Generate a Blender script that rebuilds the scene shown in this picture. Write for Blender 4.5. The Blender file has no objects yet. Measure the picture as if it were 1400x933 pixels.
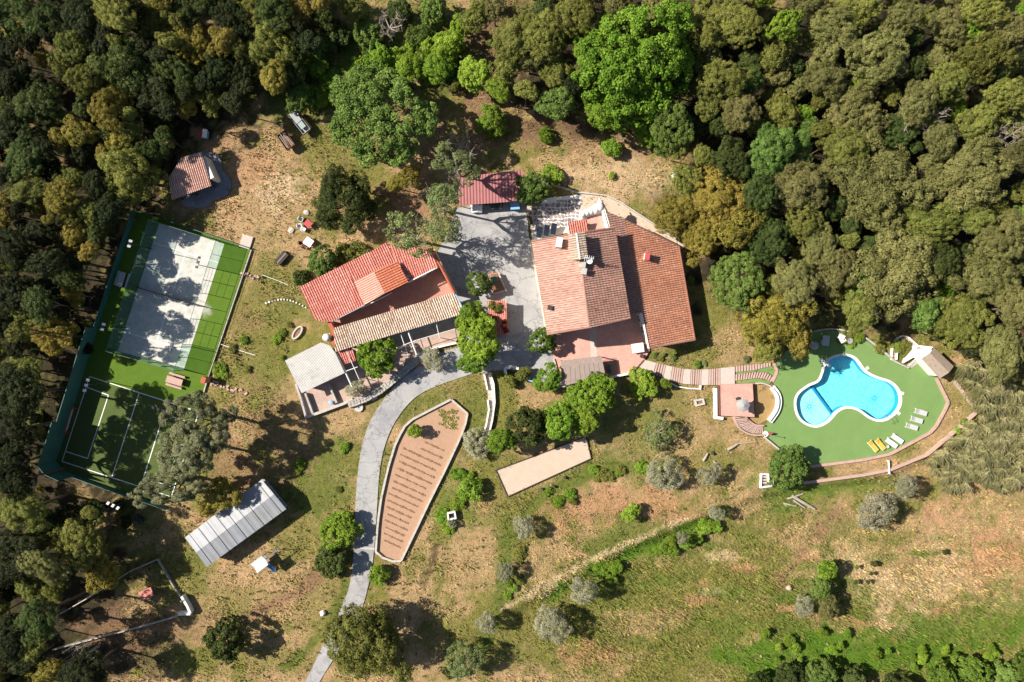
import bpy, bmesh, math, random
import numpy as np
from mathutils import Vector, Matrix, Quaternion
from mathutils.geometry import tessellate_polygon
R = math.radians
random.seed(7)
scene = bpy.context.scene
col = scene.collection

# ------------------------------------------------------------ camera, sky, sun, exposure
S = 9.3                      # photograph pixels per metre on the ground
H = 700.0 / 0.75 / S         # flying height of the drone (24 mm equivalent lens)
cam_d = bpy.data.cameras.new('drone_camera')
cam_d.lens = 24.0; cam_d.sensor_width = 36.0; cam_d.clip_end = 2000.0
cam = bpy.data.objects.new('drone_camera', cam_d); col.objects.link(cam)
cam.location = (0, 0, H); cam.rotation_euler = (0, 0, 0)
scene.camera = cam

SUN_EL, SHADOW_DOWN = 41.0, 13.0           # shadows fall to the right of the picture and a little down
world = bpy.data.worlds.new('World'); scene.world = world; world.use_nodes = True
nt = world.node_tree; nt.nodes.clear()
sky = nt.nodes.new('ShaderNodeTexSky'); sky.sky_type = 'NISHITA'; sky.sun_disc = False
sky.sun_elevation = R(SUN_EL); sky.sun_rotation = R(-(90 - SHADOW_DOWN))
bg = nt.nodes.new('ShaderNodeBackground'); bg.inputs[1].default_value = 0.055
wo = nt.nodes.new('ShaderNodeOutputWorld')
nt.links.new(sky.outputs[0], bg.inputs[0]); nt.links.new(bg.outputs[0], wo.inputs[0])
sd = bpy.data.lights.new('sun', 'SUN'); sd.energy = 5.0; sd.angle = R(0.5); sd.color = (1.0, 0.93, 0.82)
sun = bpy.data.objects.new('sun', sd); col.objects.link(sun)
sdir = Vector((math.cos(R(SHADOW_DOWN)) * math.cos(R(SUN_EL)), -math.sin(R(SHADOW_DOWN)) * math.cos(R(SUN_EL)), -math.sin(R(SUN_EL))))
sun.rotation_euler = sdir.to_track_quat('-Z', 'Y').to_euler(); sun.location = (-60, 15, 80)
scene.view_settings.view_transform = 'Standard'; scene.view_settings.look = 'None'
scene.view_settings.gamma = 1.0; scene.view_settings.exposure = 0.84

# ------------------------------------------------------------ helpers: places
def P(px, py, z=0.0):
    k = (H - z) / H
    return Vector(((px - 700.0) / S * k, (466.5 - py) / S * k, z))
def W(pts, z=0.0):
    return [(P(a, b, z).x, P(a, b, z).y) for a, b in pts]
def smooth(a, b, x):
    t = np.clip((x - a) / (b - a), 0, 1); return t * t * (3 - 2 * t)
BX = [560, 680, 760, 860, 990, 1060, 1105, 1180, 1220, 1267, 1301, 1335, 1400, 1500]
BY = [900, 840, 800, 745, 690, 668, 661, 651, 643, 623, 594, 566, 524, 480]
def T(x, y):
    """height of the ground: the south-east field lies lower than the terraces"""
    px = np.asarray(x) * S + 700.0; py = 466.5 - np.asarray(y) * S
    d = py - np.interp(px, BX, BY)
    return -0.9 * smooth(1, 16, d) * smooth(620, 740, px)
def Tz(x, y): return float(T(x, y))
_rng = np.random.RandomState(3); _tab = _rng.rand(256, 256)
def vnoise(x, y):
    xi = np.floor(x).astype(int); yi = np.floor(y).astype(int); fx = x - xi; fy = y - yi
    fx = fx * fx * (3 - 2 * fx); fy = fy * fy * (3 - 2 * fy)
    g = lambda a, b: _tab[a % 256, b % 256]
    return (g(xi, yi) * (1 - fx) + g(xi + 1, yi) * fx) * (1 - fy) + (g(xi, yi + 1) * (1 - fx) + g(xi + 1, yi + 1) * fx) * fy
def fbm(x, y, s, o=4):
    r = 0; a = .5; n = 0
    for i in range(o):
        r = r + a * vnoise(x * s + 17.3 * i, y * s + 5.1 * i); n += a; a *= .55; s *= 2.03
    return r / n
def inpoly(x, y, poly):
    x = np.asarray(x); y = np.asarray(y); r = np.zeros(x.shape, bool); n = len(poly)
    for i in range(n):
        x0, y0 = poly[i]; x1, y1 = poly[i - 1]
        c = ((y0 > y) != (y1 > y)) & (x < (x1 - x0) * (y - y0) / ((y1 - y0) or 1e-9) + x0); r ^= c
    return r
def spline(pts, n=6, closed=True):
    out = []; m = len(pts)
    rng = range(m) if closed else range(m - 1)
    for i in rng:
        g = (lambda k: pts[k % m]) if closed else (lambda k: pts[min(max(k, 0), m - 1)])
        p0, p1, p2, p3 = g(i - 1), g(i), g(i + 1), g(i + 2)
        for k in range(n):
            t = k / n
            out.append(tuple(.5 * (2 * p1[c] + (p2[c] - p0[c]) * t + (2 * p0[c] - 5 * p1[c] + 4 * p2[c] - p3[c]) * t * t + (3 * p1[c] - p0[c] - 3 * p2[c] + p3[c]) * t ** 3) for c in (0, 1)))
    if not closed: out.append(tuple(pts[-1]))
    return out
def area(p): return .5 * sum(p[i - 1][0] * p[i][1] - p[i][0] * p[i - 1][1] for i in range(len(p)))
def ccw(p): return list(p) if area(p) > 0 else list(p)[::-1]
def offset(pts, d, closed=True):
    """move a polyline sideways (to its left for d > 0)"""
    n = len(pts); out = []
    for i in range(n):
        a = Vector(pts[i - 1] if (closed or i) else pts[i]); b = Vector(pts[i]); c = Vector(pts[(i + 1) % n] if (closed or i < n - 1) else pts[i])
        d1 = (b - a); d2 = (c - b)
        if d1.length < 1e-6: d1 = d2
        if d2.length < 1e-6: d2 = d1
        d1.normalize(); d2.normalize(); n1 = Vector((-d1.y, d1.x)); n2 = Vector((-d2.y, d2.x))
        m = n1 + n2; m = m.normalized() if m.length > 1e-4 else n1
        k = d / max(.5, m.dot(n1)); out.append((b.x + m.x * k, b.y + m.y * k))
    return out
def resample(pts, step):
    seg = [(Vector(pts[i]), Vector(pts[i + 1])) for i in range(len(pts) - 1)]
    L = sum((b - a).length for a, b in seg); n = max(1, round(L / step)); out = []
    for k in range(n + 1):
        s = L * k / n
        for a, b in seg:
            l = (b - a).length
            if s <= l + 1e-6: out.append(tuple(a.lerp(b, min(1, s / l) if l else 0))); break
            s -= l
    return out

# ------------------------------------------------------------ helpers: meshes and objects
class MB:
    def __init__(s): s.v = []; s.f = []
    def add(s, vs, fs):
        b = len(s.v); s.v += [tuple(v) for v in vs]; s.f += [tuple(i + b for i in f) for f in fs]; return s
    def box(s, c, d, rz=0.0, rx=0.0, ry=0.0):
        m = Matrix.Rotation(rz, 3, 'Z') @ Matrix.Rotation(ry, 3, 'Y') @ Matrix.Rotation(rx, 3, 'X')
        vs = [Vector(c) + m @ Vector((x * d[0] / 2, y * d[1] / 2, z * d[2] / 2)) for x in (-1, 1) for y in (-1, 1) for z in (-1, 1)]
        return s.add(vs, [(0, 1, 3, 2), (4, 6, 7, 5), (0, 4, 5, 1), (2, 3, 7, 6), (0, 2, 6, 4), (1, 5, 7, 3)])
    def prism(s, pts, z0, z1):
        pts = [tuple(p) for p in pts]; n = len(pts)
        zt = list(z1) if isinstance(z1, (list, tuple)) else [z1] * n
        if area(pts) < 0: pts = pts[::-1]; zt = zt[::-1]
        vs = [(p[0], p[1], z0) for p in pts] + [(p[0], p[1], zt[i]) for i, p in enumerate(pts)]
        fs = [tuple(range(n - 1, -1, -1)), tuple(range(n, 2 * n))] + [(i, (i + 1) % n, n + (i + 1) % n, n + i) for i in range(n)]
        return s.add(vs, fs)
    def slab(s, poly3, t):
        """a plate with the given upper outline, t thick, straight down"""
        p = [Vector(q) for q in poly3]
        if area([(q.x, q.y) for q in p]) < 0: p = p[::-1]
        n = len(p); vs = [q - Vector((0, 0, t)) for q in p] + p
        return s.add(vs, [tuple(range(n - 1, -1, -1)), tuple(range(n, 2 * n))] + [(i, (i + 1) % n, n + (i + 1) % n, n + i) for i in range(n)])
    def tube(s, path, r, r1=None, n=6, cap=True):
        path = [Vector(p) for p in path]; r1 = r if r1 is None else r1; m = len(path); vs = []; fs = []
        for i, p in enumerate(path):
            d = (path[min(i + 1, m - 1)] - path[max(i - 1, 0)]).normalized()
            a = d.cross(Vector((0, 0, 1)) if abs(d.z) < .9 else Vector((1, 0, 0))).normalized(); b = d.cross(a)
            rr = r + (r1 - r) * i / max(1, m - 1)
            vs += [p + (a * math.cos(2 * math.pi * k / n) + b * math.sin(2 * math.pi * k / n)) * rr for k in range(n)]
        for i in range(m - 1):
            fs += [(i * n + k, i * n + (k + 1) % n, (i + 1) * n + (k + 1) % n, (i + 1) * n + k) for k in range(n)]
        if cap: fs += [tuple(range(n - 1, -1, -1)), tuple(range((m - 1) * n, m * n))]
        return s.add(vs, fs)
    def lathe(s, c, prof, n=16):
        vs = []; fs = []; m = len(prof)
        for r, z in prof: vs += [(c[0] + r * math.cos(2 * math.pi * k / n), c[1] + r * math.sin(2 * math.pi * k / n), c[2] + z) for k in range(n)]
        for i in range(m - 1): fs += [(i * n + k, i * n + (k + 1) % n, (i + 1) * n + (k + 1) % n, (i + 1) * n + k) for k in range(n)]
        fs += [tuple(range(n - 1, -1, -1)), tuple(range((m - 1) * n, m * n))]
        return s.add(vs, fs)
    def wall(s, path, w, z0, z1, closed=False):
        a = offset(path, w / 2, closed); b = offset(path, -w / 2, closed); n = len(path)
        zt = list(z1) if isinstance(z1, (list, tuple)) else [z1] * n
        for i in range(n if closed else n - 1):
            j = (i + 1) % n
            s.prism([a[i], b[i], b[j], a[j]], z0, [zt[i], zt[i], zt[j], zt[j]])
        return s
def origin(o):
    v = Vector((0, 0, 0))
    while o is not None: v += o.location; o = o.parent
    return v
def setp(o, label=None, cat=None, group=None, kind=None):
    if label: o['label'] = label
    if cat: o['category'] = cat
    if group: o['group'] = group
    if kind: o['kind'] = kind
    return o
def thing(name, label, cat, loc, group=None):
    o = bpy.data.objects.new(name, None); col.objects.link(o); o.location = loc; o.empty_display_size = .3
    return setp(o, label, cat, group)
def at(px, py): p = P(px, py); p.z = Tz(p.x, p.y); return p
def mesh_of(mb, name, mat, smooth_=False):
    me = bpy.data.meshes.new(name); me.from_pydata(mb.v, [], mb.f); me.update()
    if mat: me.materials.append(mat)
    if smooth_: me.polygons.foreach_set('use_smooth', [True] * len(me.polygons))
    return me
def part(mb, name, mat, parent, label=None, kind=None, smooth_=False, bevel=0):
    """world-space shapes become one mesh under its thing"""
    o0 = origin(parent); mb.v = [(v[0] - o0.x, v[1] - o0.y, v[2] - o0.z) for v in mb.v]
    o = bpy.data.objects.new(name, mesh_of(mb, name, mat, smooth_)); col.objects.link(o); o.parent = parent
    if bevel: m = o.modifiers.new('bevel', 'BEVEL'); m.width = bevel; m.segments = 2; m.limit_method = 'ANGLE'
    return setp(o, label, None, None, kind)
def solo(mb, name, mat, label=None, cat=None, group=None, kind=None, smooth_=False, bevel=0):
    """a thing, or a piece of the setting, that is one mesh"""
    xs = [v[0] for v in mb.v]; ys = [v[1] for v in mb.v]; zs = [v[2] for v in mb.v]
    c = Vector(((min(xs) + max(xs)) / 2, (min(ys) + max(ys)) / 2, min(zs)))
    mb.v = [(v[0] - c.x, v[1] - c.y, v[2] - c.z) for v in mb.v]
    o = bpy.data.objects.new(name, mesh_of(mb, name, mat, smooth_)); col.objects.link(o); o.location = c
    if bevel: m = o.modifiers.new('bevel', 'BEVEL'); m.width = bevel; m.segments = 2; m.limit_method = 'ANGLE'
    return setp(o, label, cat, group, kind)
def copy_tree(o, parent=None):
    c = o.copy(); col.objects.link(c); c.parent = parent
    for ch in o.children: copy_tree(ch, c)
    return c
def place(proto, loc, rz=0.0, label=None, scale=None, first=[]):
    """put the prototype itself first, copies afterwards"""
    if proto.name in first: o = copy_tree(proto)
    else: first.append(proto.name); o = proto
    o.location = loc; o.rotation_euler = (0, 0, rz)
    if scale: o.scale = (scale,) * 3
    if label: o['label'] = label
    return o

# ------------------------------------------------------------ helpers: materials
def nodes(name):
    m = bpy.data.materials.new(name); m.use_nodes = True; t = m.node_tree
    return m, t, t.nodes['Principled BSDF'], t.nodes['Material Output']
def N(t, typ, **kw):
    n = t.nodes.new(typ)
    for k, v in kw.items(): setattr(n, k, v)
    return n
def ramp(t, fac, stops):
    r = N(t, 'ShaderNodeValToRGB'); e = r.color_ramp.elements
    while len(e) < len(stops): e.new(.5)
    for i, (p, c) in enumerate(stops): e[i].position = p; e[i].color = (*c, 1)
    t.links.new(fac, r.inputs[0]); return r.outputs[0]
def mixc(t, fac, a, b, mode='MIX'):
    m = N(t, 'ShaderNodeMix', data_type='RGBA', blend_type=mode)
    for s, v in ((m.inputs[0], fac), (m.inputs[6], a), (m.inputs[7], b)):
        if isinstance(v, (int, float)): s.default_value = v
        elif isinstance(v, tuple): s.default_value = (*v, 1)
        else: t.links.new(v, s)
    return m.outputs[2]
def noise(t, scale, detail=4, rough=.6, vec=None, stretch=None):
    n = N(t, 'ShaderNodeTexNoise'); n.inputs['Scale'].default_value = scale; n.inputs['Detail'].default_value = detail; n.inputs['Roughness'].default_value = rough
    if vec is None:
        g = N(t, 'ShaderNodeNewGeometry'); vec = g.outputs['Position']
    if stretch:
        mp = N(t, 'ShaderNodeMapping'); mp.inputs['Scale'].default_value = stretch; t.links.new(vec, mp.inputs[0]); vec = mp.outputs[0]
    t.links.new(vec, n.inputs['Vector']); return n.outputs[0]
def bump(t, bs, h, strength, dist=.05):
    b = N(t, 'ShaderNodeBump'); b.inputs['Strength'].default_value = strength; b.inputs['Distance'].default_value = dist
    t.links.new(h, b.inputs['Height']); t.links.new(b.outputs[0], bs.inputs['Normal'])
def mk(name, c, c2=None, scale=1.5, rough=.8, bmp=.25, metal=0.0, fine=14.0, spec=.3, wear=None):
    """painted, plastered or cast surface: two tones in broad patches, fine mottling, optional third tone of dirt"""
    m, t, bs, out = nodes(name); c2 = c2 or tuple(x * .78 for x in c)
    base = ramp(t, noise(t, scale, 5, .65), [(.34, c2), (.66, c)])
    fn = noise(t, fine, 3)
    base = mixc(t, .35, base, ramp(t, fn, [(.3, tuple(x * .7 for x in c)), (.7, tuple(min(1, x * 1.12) for x in c))]))
    if wear: base = mixc(t, ramp(t, noise(t, scale * .6, 6, .75), [(.52, (0, 0, 0)), (.68, (1, 1, 1))]), base, wear)
    t.links.new(base, bs.inputs['Base Color']); bs.inputs['Roughness'].default_value = rough; bs.inputs['Metallic'].default_value = metal
    bs.inputs['Specular IOR Level'].default_value = spec
    if bmp: bump(t, bs, fn, bmp, .03)
    return m
def leaf_mat(name, dark, mid, light, trans=.22):
    m, t, bs, out = nodes(name)
    a = N(t, 'ShaderNodeAttribute', attribute_name='v')
    c = ramp(t, a.outputs['Fac'], [(.1, dark), (.5, mid), (.92, light)])
    oi = N(t, 'ShaderNodeObjectInfo')
    hs = N(t, 'ShaderNodeHueSaturation')
    mr = N(t, 'ShaderNodeMapRange'); mr.inputs[3].default_value = .88; mr.inputs[4].default_value = 1.42
    t.links.new(oi.outputs['Random'], mr.inputs[0]); t.links.new(mr.outputs[0], hs.inputs['Value'])
    ml = N(t, 'ShaderNodeMath', operation='MULTIPLY'); ml.inputs[1].default_value = 7.31; t.links.new(oi.outputs['Random'], ml.inputs[0])
    fr = N(t, 'ShaderNodeMath', operation='FRACT'); t.links.new(ml.outputs[0], fr.inputs[0])
    m2 = N(t, 'ShaderNodeMapRange'); m2.inputs[3].default_value = .484; m2.inputs[4].default_value = .508
    t.links.new(fr.outputs[0], m2.inputs[0]); t.links.new(m2.outputs[0], hs.inputs['Hue'])
    t.links.new(c, hs.inputs['Color']); c = hs.outputs[0]
    t.links.new(c, bs.inputs['Base Color']); bs.inputs['Roughness'].default_value = .6; bs.inputs['Specular IOR Level'].default_value = .12
    tr = N(t, 'ShaderNodeBsdfTranslucent'); t.links.new(c, tr.inputs['Color'])
    mx = N(t, 'ShaderNodeMixShader'); mx.inputs[0].default_value = trans
    t.links.new(bs.outputs[0], mx.inputs[1]); t.links.new(tr.outputs[0], mx.inputs[2]); t.links.new(mx.outputs[0], out.inputs[0])
    return m
def tile_mat(name, stops, lichen, amount=.5):
    m, t, bs, out = nodes(name)
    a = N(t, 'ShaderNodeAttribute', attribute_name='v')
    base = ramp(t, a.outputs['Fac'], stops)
    patch = ramp(t, noise(t, .75, 8, .78), [(.56 - .2 * amount, (0, 0, 0)), (.78 - .1 * amount, (1, 1, 1))])
    ml = N(t, 'ShaderNodeMath', operation='MULTIPLY'); ml.inputs[1].default_value = amount; t.links.new(patch, ml.inputs[0])
    base = mixc(t, ml.outputs[0], base, lichen)
    base = mixc(t, .3, base, ramp(t, noise(t, 9, 3), [(.3, (.1, .07, .06)), (.75, (.75, .55, .45))]), 'SOFT_LIGHT')
    t.links.new(base, bs.inputs['Base Color']); bs.inputs['Roughness'].default_value = .85; bs.inputs['Specular IOR Level'].default_value = .2
    return m
def paving(name, c, joint, w, h, rz=0.0, var=.25):
    m, t, bs, out = nodes(name)
    g = N(t, 'ShaderNodeNewGeometry'); mp = N(t, 'ShaderNodeMapping'); mp.inputs['Rotation'].default_value = (0, 0, rz); t.links.new(g.outputs['Position'], mp.inputs[0])
    b = N(t, 'ShaderNodeTexBrick'); b.offset = .0; b.inputs['Scale'].default_value = 1; b.inputs['Brick Width'].default_value = w; b.inputs['Row Height'].default_value = h
    b.inputs['Mortar Size'].default_value = .012; b.inputs['Color1'].default_value = (*c, 1); b.inputs['Color2'].default_value = (*[x * (1 - var) for x in c], 1); b.inputs['Mortar'].default_value = (*joint, 1)
    t.links.new(mp.outputs[0], b.inputs['Vector'])
    base = mixc(t, .5, b.outputs['Color'], ramp(t, noise(t, .9, 6, .7), [(.3, tuple(x * .72 for x in c)), (.7, tuple(min(1, x * 1.15) for x in c))]))
    t.links.new(base, bs.inputs['Base Color']); bs.inputs['Roughness'].default_value = .75; bs.inputs['Specular IOR Level'].default_value = .25
    bump(t, bs, b.outputs['Fac'], -.3, .01)
    return m
M = {}
def lm(k, d, mi, l, tr=.22): M[k] = leaf_mat('leaves_' + k, d, mi, l, tr)
lm('grey', (.075, .077, .024), (.150, .150, .047), (.225, .213, .076))
lm('olive', (.072, .082, .016), (.148, .162, .034), (.235, .240, .062))
lm('dark', (.026, .040, .010), (.058, .082, .020), (.100, .126, .034))  # dark green of its own, lowered further for the dim wood
lm('deep', (.012, .018, .006), (.026, .035, .011), (.048, .058, .018))  # dimness of the western wood put into the leaf colour
lm('mid', (.050, .088, .017), (.108, .172, .034), (.180, .255, .060))
lm('bright', (.070, .132, .012), (.150, .250, .024), (.240, .350, .044), .3)
lm('lime', (.095, .160, .016), (.180, .280, .030), (.270, .360, .055), .3)
lm('gold', (.115, .100, .016), (.215, .180, .034), (.325, .265, .058))
lm('silver', (.155, .158, .092), (.270, .262, .165), (.400, .380, .265))
lm('citrus', (.040, .080, .010), (.090, .155, .020), (.175, .250, .042))
lm('pine', (.075, .085, .042), (.160, .172, .084), (.260, .265, .140))
lm('airy', (.095, .130, .045), (.190, .235, .085), (.280, .325, .135), .3)
lm('reed', (.270, .275, .130), (.450, .430, .220), (.600, .555, .330), .45)
M['bark'] = mk('bark', (.16, .12, .09), (.09, .07, .05), 3, .9, .5)
M['deadwood'] = mk('dead_wood', (.42, .36, .30), (.28, .23, .19), 2, .9, .4)
M['white'] = mk('white_plaster', (.80, .78, .74), (.70, .67, .62), 1.2, .8, .15)
M['whitepaint'] = mk('white_paint', (.82, .82, .80), (.74, .74, .72), 2, .45, .05)
M['cream'] = mk('cream_plaster', (.70, .62, .50), (.58, .50, .40), .8, .85, .2)
M['concrete'] = mk('concrete', (.46, .44, .42), (.36, .34, .32), 1.0, .85, .3, wear=(.28, .26, .23))
M['stone'] = mk('field_stone', (.46, .43, .39), (.26, .24, .21), 4, .9, .6)
M['kerb'] = mk('limewashed_wall', (.52, .48, .43), (.36, .33, .29), 2.2, .85, .35, wear=(.30, .27, .22))
M['brick'] = mk('orange_brick', (.52, .25, .14), (.40, .18, .10), 5, .85, .35)
M['steel'] = mk('grey_steel', (.42, .44, .46), (.34, .36, .38), 3, .4, .05, .6)
M['darksteel'] = mk('dark_steel', (.035, .04, .042), (.05, .055, .06), 3, .5, .05, .2)
M['greensteel'] = mk('green_steel', (.05, .14, .12), (.035, .10, .09), 2, .5, .05)
M['screen'] = mk('green_windscreen', (.055, .16, .135), (.04, .125, .105), .8, .75, .2)
M['wood'] = mk('weathered_wood', (.30, .25, .21), (.20, .16, .13), 3, .85, .35)
M['darkwood'] = mk('dark_wood', (.07, .055, .05), (.045, .035, .03), 3, .7, .3)
M['rust'] = mk('rusty_steel', (.22, .10, .055), (.13, .06, .04), 4, .8, .4)
M['redmetal'] = mk('red_sheet_metal', (.34, .125, .125), (.27, .095, .095), .8, .5, .05)
M['sheet'] = mk('galvanised_sheet', (.34, .35, .37), (.27, .28, .30), .7, .6, .06, .1, wear=(.30, .29, .28))
M['fibro'] = mk('fibre_cement_sheet', (.56, .54, .51), (.47, .45, .42), .8, .85, .2, wear=(.37, .35, .31))
M['plank'] = mk('pergola_board', (.33, .26, .23), (.25, .20, .18), 1.5, .85, .25)
M['thatch'] = mk('brown_roof_felt', (.34, .27, .21), (.25, .195, .15), 3.5, .95, .5, wear=(.20, .16, .12))
M['blue'] = mk('blue_plastic', (.03, .14, .42), (.025, .11, .36), 2, .35, .03)
M['paleblue'] = mk('pale_blue_plastic', (.25, .48, .75), (.2, .4, .66), 2, .4, .03)
M['red'] = mk('red_paint', (.55, .03, .035), (.45, .025, .03), 2, .45, .05)
M['redcloth'] = mk('red_cloth', (.50, .09, .10), (.40, .07, .08), 4, .9, .2)
M['greencloth'] = mk('green_plastic', (.06, .22, .15), (.05, .17, .12), 3, .6, .1)
M['yellow'] = mk('yellow_cushion', (.72, .44, .075), (.64, .37, .06), 3, .85, .15)
M['greycloth'] = mk('grey_cushion', (.50, .50, .50), (.42, .42, .42), 3, .9, .15)
M['whitecloth'] = mk('white_cushion', (.80, .80, .78), (.72, .72, .70), 3, .9, .1)
M['parasol'] = mk('grey_parasol_cloth', (.36, .35, .34), (.29, .28, .27), 2, .95, .2)
M['glassdark'] = mk('dark_glass', (.012, .014, .018), (.02, .022, .026), 2, .08, 0, spec=.6)
M['panel'] = mk('solar_glass', (.018, .022, .035), (.03, .035, .05), 1.2, .18, 0, spec=.6)
M['carwhite'] = mk('white_car_paint', (.76, .78, .79), (.74, .76, .77), 1, .2, 0, spec=.5)
M['cardark'] = mk('dark_car_paint', (.02, .022, .026), (.025, .027, .03), 1, .2, 0, spec=.5)
M['rubber'] = mk('rubber', (.02, .02, .02), (.03, .03, .03), 4, .9, .1)
M['maroon'] = mk('maroon_plastic', (.16, .03, .03), (.12, .025, .025), 3, .6, .1)
M['pinkfloor'] = paving('terracotta_floor_tiles', (.62, .335, .275), (.44, .28, .24), .33, .33, R(10))
M['courtfloor'] = paving('courtyard_tiles', (.46, .225, .18), (.33, .2, .17), .3, .3, R(-23))
M['patio'] = paving('patio_slabs', (.46, .33, .275), (.33, .26, .22), .6, .4, R(17))
M['pinkwall'] = mk('pink_coping', (.50, .33, .28), (.40, .25, .21), 2, .85, .3)
M['tread'] = mk('pink_stair_tread', (.52, .37, .32), (.42, .29, .25), 2, .85, .25)
M['darkbrown'] = mk('dark_brown_surface', (.15, .07, .05), (.11, .05, .04), 4, .9, .3)
M['landing'] = mk('pale_stone_landing', (.54, .46, .41), (.44, .37, .33), 1.6, .85, .3)
M['sandpath'] = mk('beige_concrete', (.56, .44, .34), (.46, .36, .28), .9, .9, .25)
M['soil'] = mk('tilled_soil', (.42, .265, .175), (.35, .215, .14), 1.2, 1, .6, fine=9)
M['ridge'] = mk('ridge_soil', (.26, .145, .09), (.20, .11, .07), 2, 1, .7, fine=9)
M['bocce'] = mk('bocce_sand', (.56, .43, .335), (.47, .355, .275), .8, .95, .3, wear=(.50, .40, .32))
M['maize'] = mk('lichen_stone', (.55, .50, .46), (.38, .34, .30), 3, .9, .4)
M['redflower'] = leaf_mat('red_flowers', (.16, .05, .02), (.34, .08, .04), (.45, .16, .08))
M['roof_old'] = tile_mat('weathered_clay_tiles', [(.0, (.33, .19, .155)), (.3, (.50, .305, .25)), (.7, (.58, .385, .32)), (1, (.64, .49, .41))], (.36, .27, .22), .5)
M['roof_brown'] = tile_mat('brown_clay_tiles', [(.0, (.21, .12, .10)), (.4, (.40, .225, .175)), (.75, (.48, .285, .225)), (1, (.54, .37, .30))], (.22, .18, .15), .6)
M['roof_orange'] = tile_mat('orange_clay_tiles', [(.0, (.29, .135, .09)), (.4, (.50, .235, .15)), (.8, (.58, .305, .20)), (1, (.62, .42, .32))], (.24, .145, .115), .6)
M['roof_red'] = tile_mat('red_clay_tiles', [(.0, (.46, .15, .12)), (.45, (.60, .245, .20)), (.75, (.68, .34, .285)), (1, (.74, .46, .39))], (.50, .22, .18), .35)  # pale end of the ramp is highlight put into the cover tiles
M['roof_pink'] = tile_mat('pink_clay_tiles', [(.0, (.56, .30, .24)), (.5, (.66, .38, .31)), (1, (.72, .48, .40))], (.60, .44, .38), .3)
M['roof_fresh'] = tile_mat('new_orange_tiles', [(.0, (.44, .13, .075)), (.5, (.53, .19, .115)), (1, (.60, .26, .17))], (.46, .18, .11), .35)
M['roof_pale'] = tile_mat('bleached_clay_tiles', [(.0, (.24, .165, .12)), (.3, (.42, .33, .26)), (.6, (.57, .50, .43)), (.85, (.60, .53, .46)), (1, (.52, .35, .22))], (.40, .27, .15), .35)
M['channel'] = mk('tile_channel', (.20, .12, .095), (.13, .085, .07), 3, .9, .2)
M['channel_red'] = mk('red_tile_channel', (.42, .10, .075), (.34, .08, .06), 3, .9, .2)
M['channel_brown'] = mk('brown_tile_channel', (.13, .10, .085), (.08, .065, .055), 3, .9, .2)
# special surface materials
def asphalt_mat():
    m, t, bs, out = nodes('worn_asphalt')
    c = ramp(t, noise(t, .35, 6, .7), [(.3, (.25, .245, .25)), (.5, (.35, .34, .34)), (.7, (.45, .43, .425))])
    c = mixc(t, .5, c, ramp(t, noise(t, 12, 4, .7), [(.3, (.2, .2, .2)), (.7, (.46, .45, .45))]))
    c = mixc(t, ramp(t, noise(t, .22, 6, .7), [(.5, (0, 0, 0)), (.6, (.7, .7, .7))]), c, (.235, .235, .25))
    c = mixc(t, ramp(t, noise(t, .9, 8, .8), [(.60, (0, 0, 0)), (.7, (.6, .6, .6))]), c, (.5, .46, .42))
    vo = N(t, 'ShaderNodeTexVoronoi', feature='DISTANCE_TO_EDGE'); vo.inputs['Scale'].default_value = .38; g = N(t, 'ShaderNodeNewGeometry'); wv_ = N(t, 'ShaderNodeVectorMath', operation='ADD'); nz = N(t, 'ShaderNodeTexNoise'); nz.inputs['Scale'].default_value = .9; nz.inputs['Detail'].default_value = 5
    sc = N(t, 'ShaderNodeVectorMath', operation='SCALE'); sc.inputs['Scale'].default_value = 2.2; t.links.new(g.outputs['Position'], nz.inputs['Vector']); t.links.new(nz.outputs['Color'], sc.inputs[0]); t.links.new(g.outputs['Position'], wv_.inputs[0]); t.links.new(sc.outputs[0], wv_.inputs[1]); t.links.new(wv_.outputs[0], vo.inputs['Vector'])
    c = mixc(t, ramp(t, vo.outputs['Distance'], [(.0, (.75, .75, .75)), (.035, (0, 0, 0))]), c, (.17, .165, .16))
    t.links.new(c, bs.inputs['Base Color']); bs.inputs['Roughness'].default_value = .85; bs.inputs['Specular IOR Level'].default_value = .2
    bump(t, bs, noise(t, 18, 3), .3, .02); return m
M['asphalt'] = asphalt_mat()
def turf_mat(name, a, b, c3, s=.5):
    m, t, bs, out = nodes(name)
    c = ramp(t, noise(t, s, 5, .65), [(.3, a), (.6, b), (.8, c3)])
    c = mixc(t, .45, c, ramp(t, noise(t, 22, 3, .7), [(.3, tuple(x * .55 for x in a)), (.7, c3)]))
    t.links.new(c, bs.inputs['Base Color']); bs.inputs['Roughness'].default_value = .95; bs.inputs['Specular IOR Level'].default_value = .1
    bump(t, bs, noise(t, 40, 2), .7, .03); return m
M['turf_pool'] = turf_mat('pool_turf', (.145, .255, .075), (.180, .295, .095), (.225, .33, .125))
M['turf_court'] = turf_mat('court_turf', (.078, .145, .014), (.100, .178, .021), (.13, .205, .034), .8)
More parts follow.
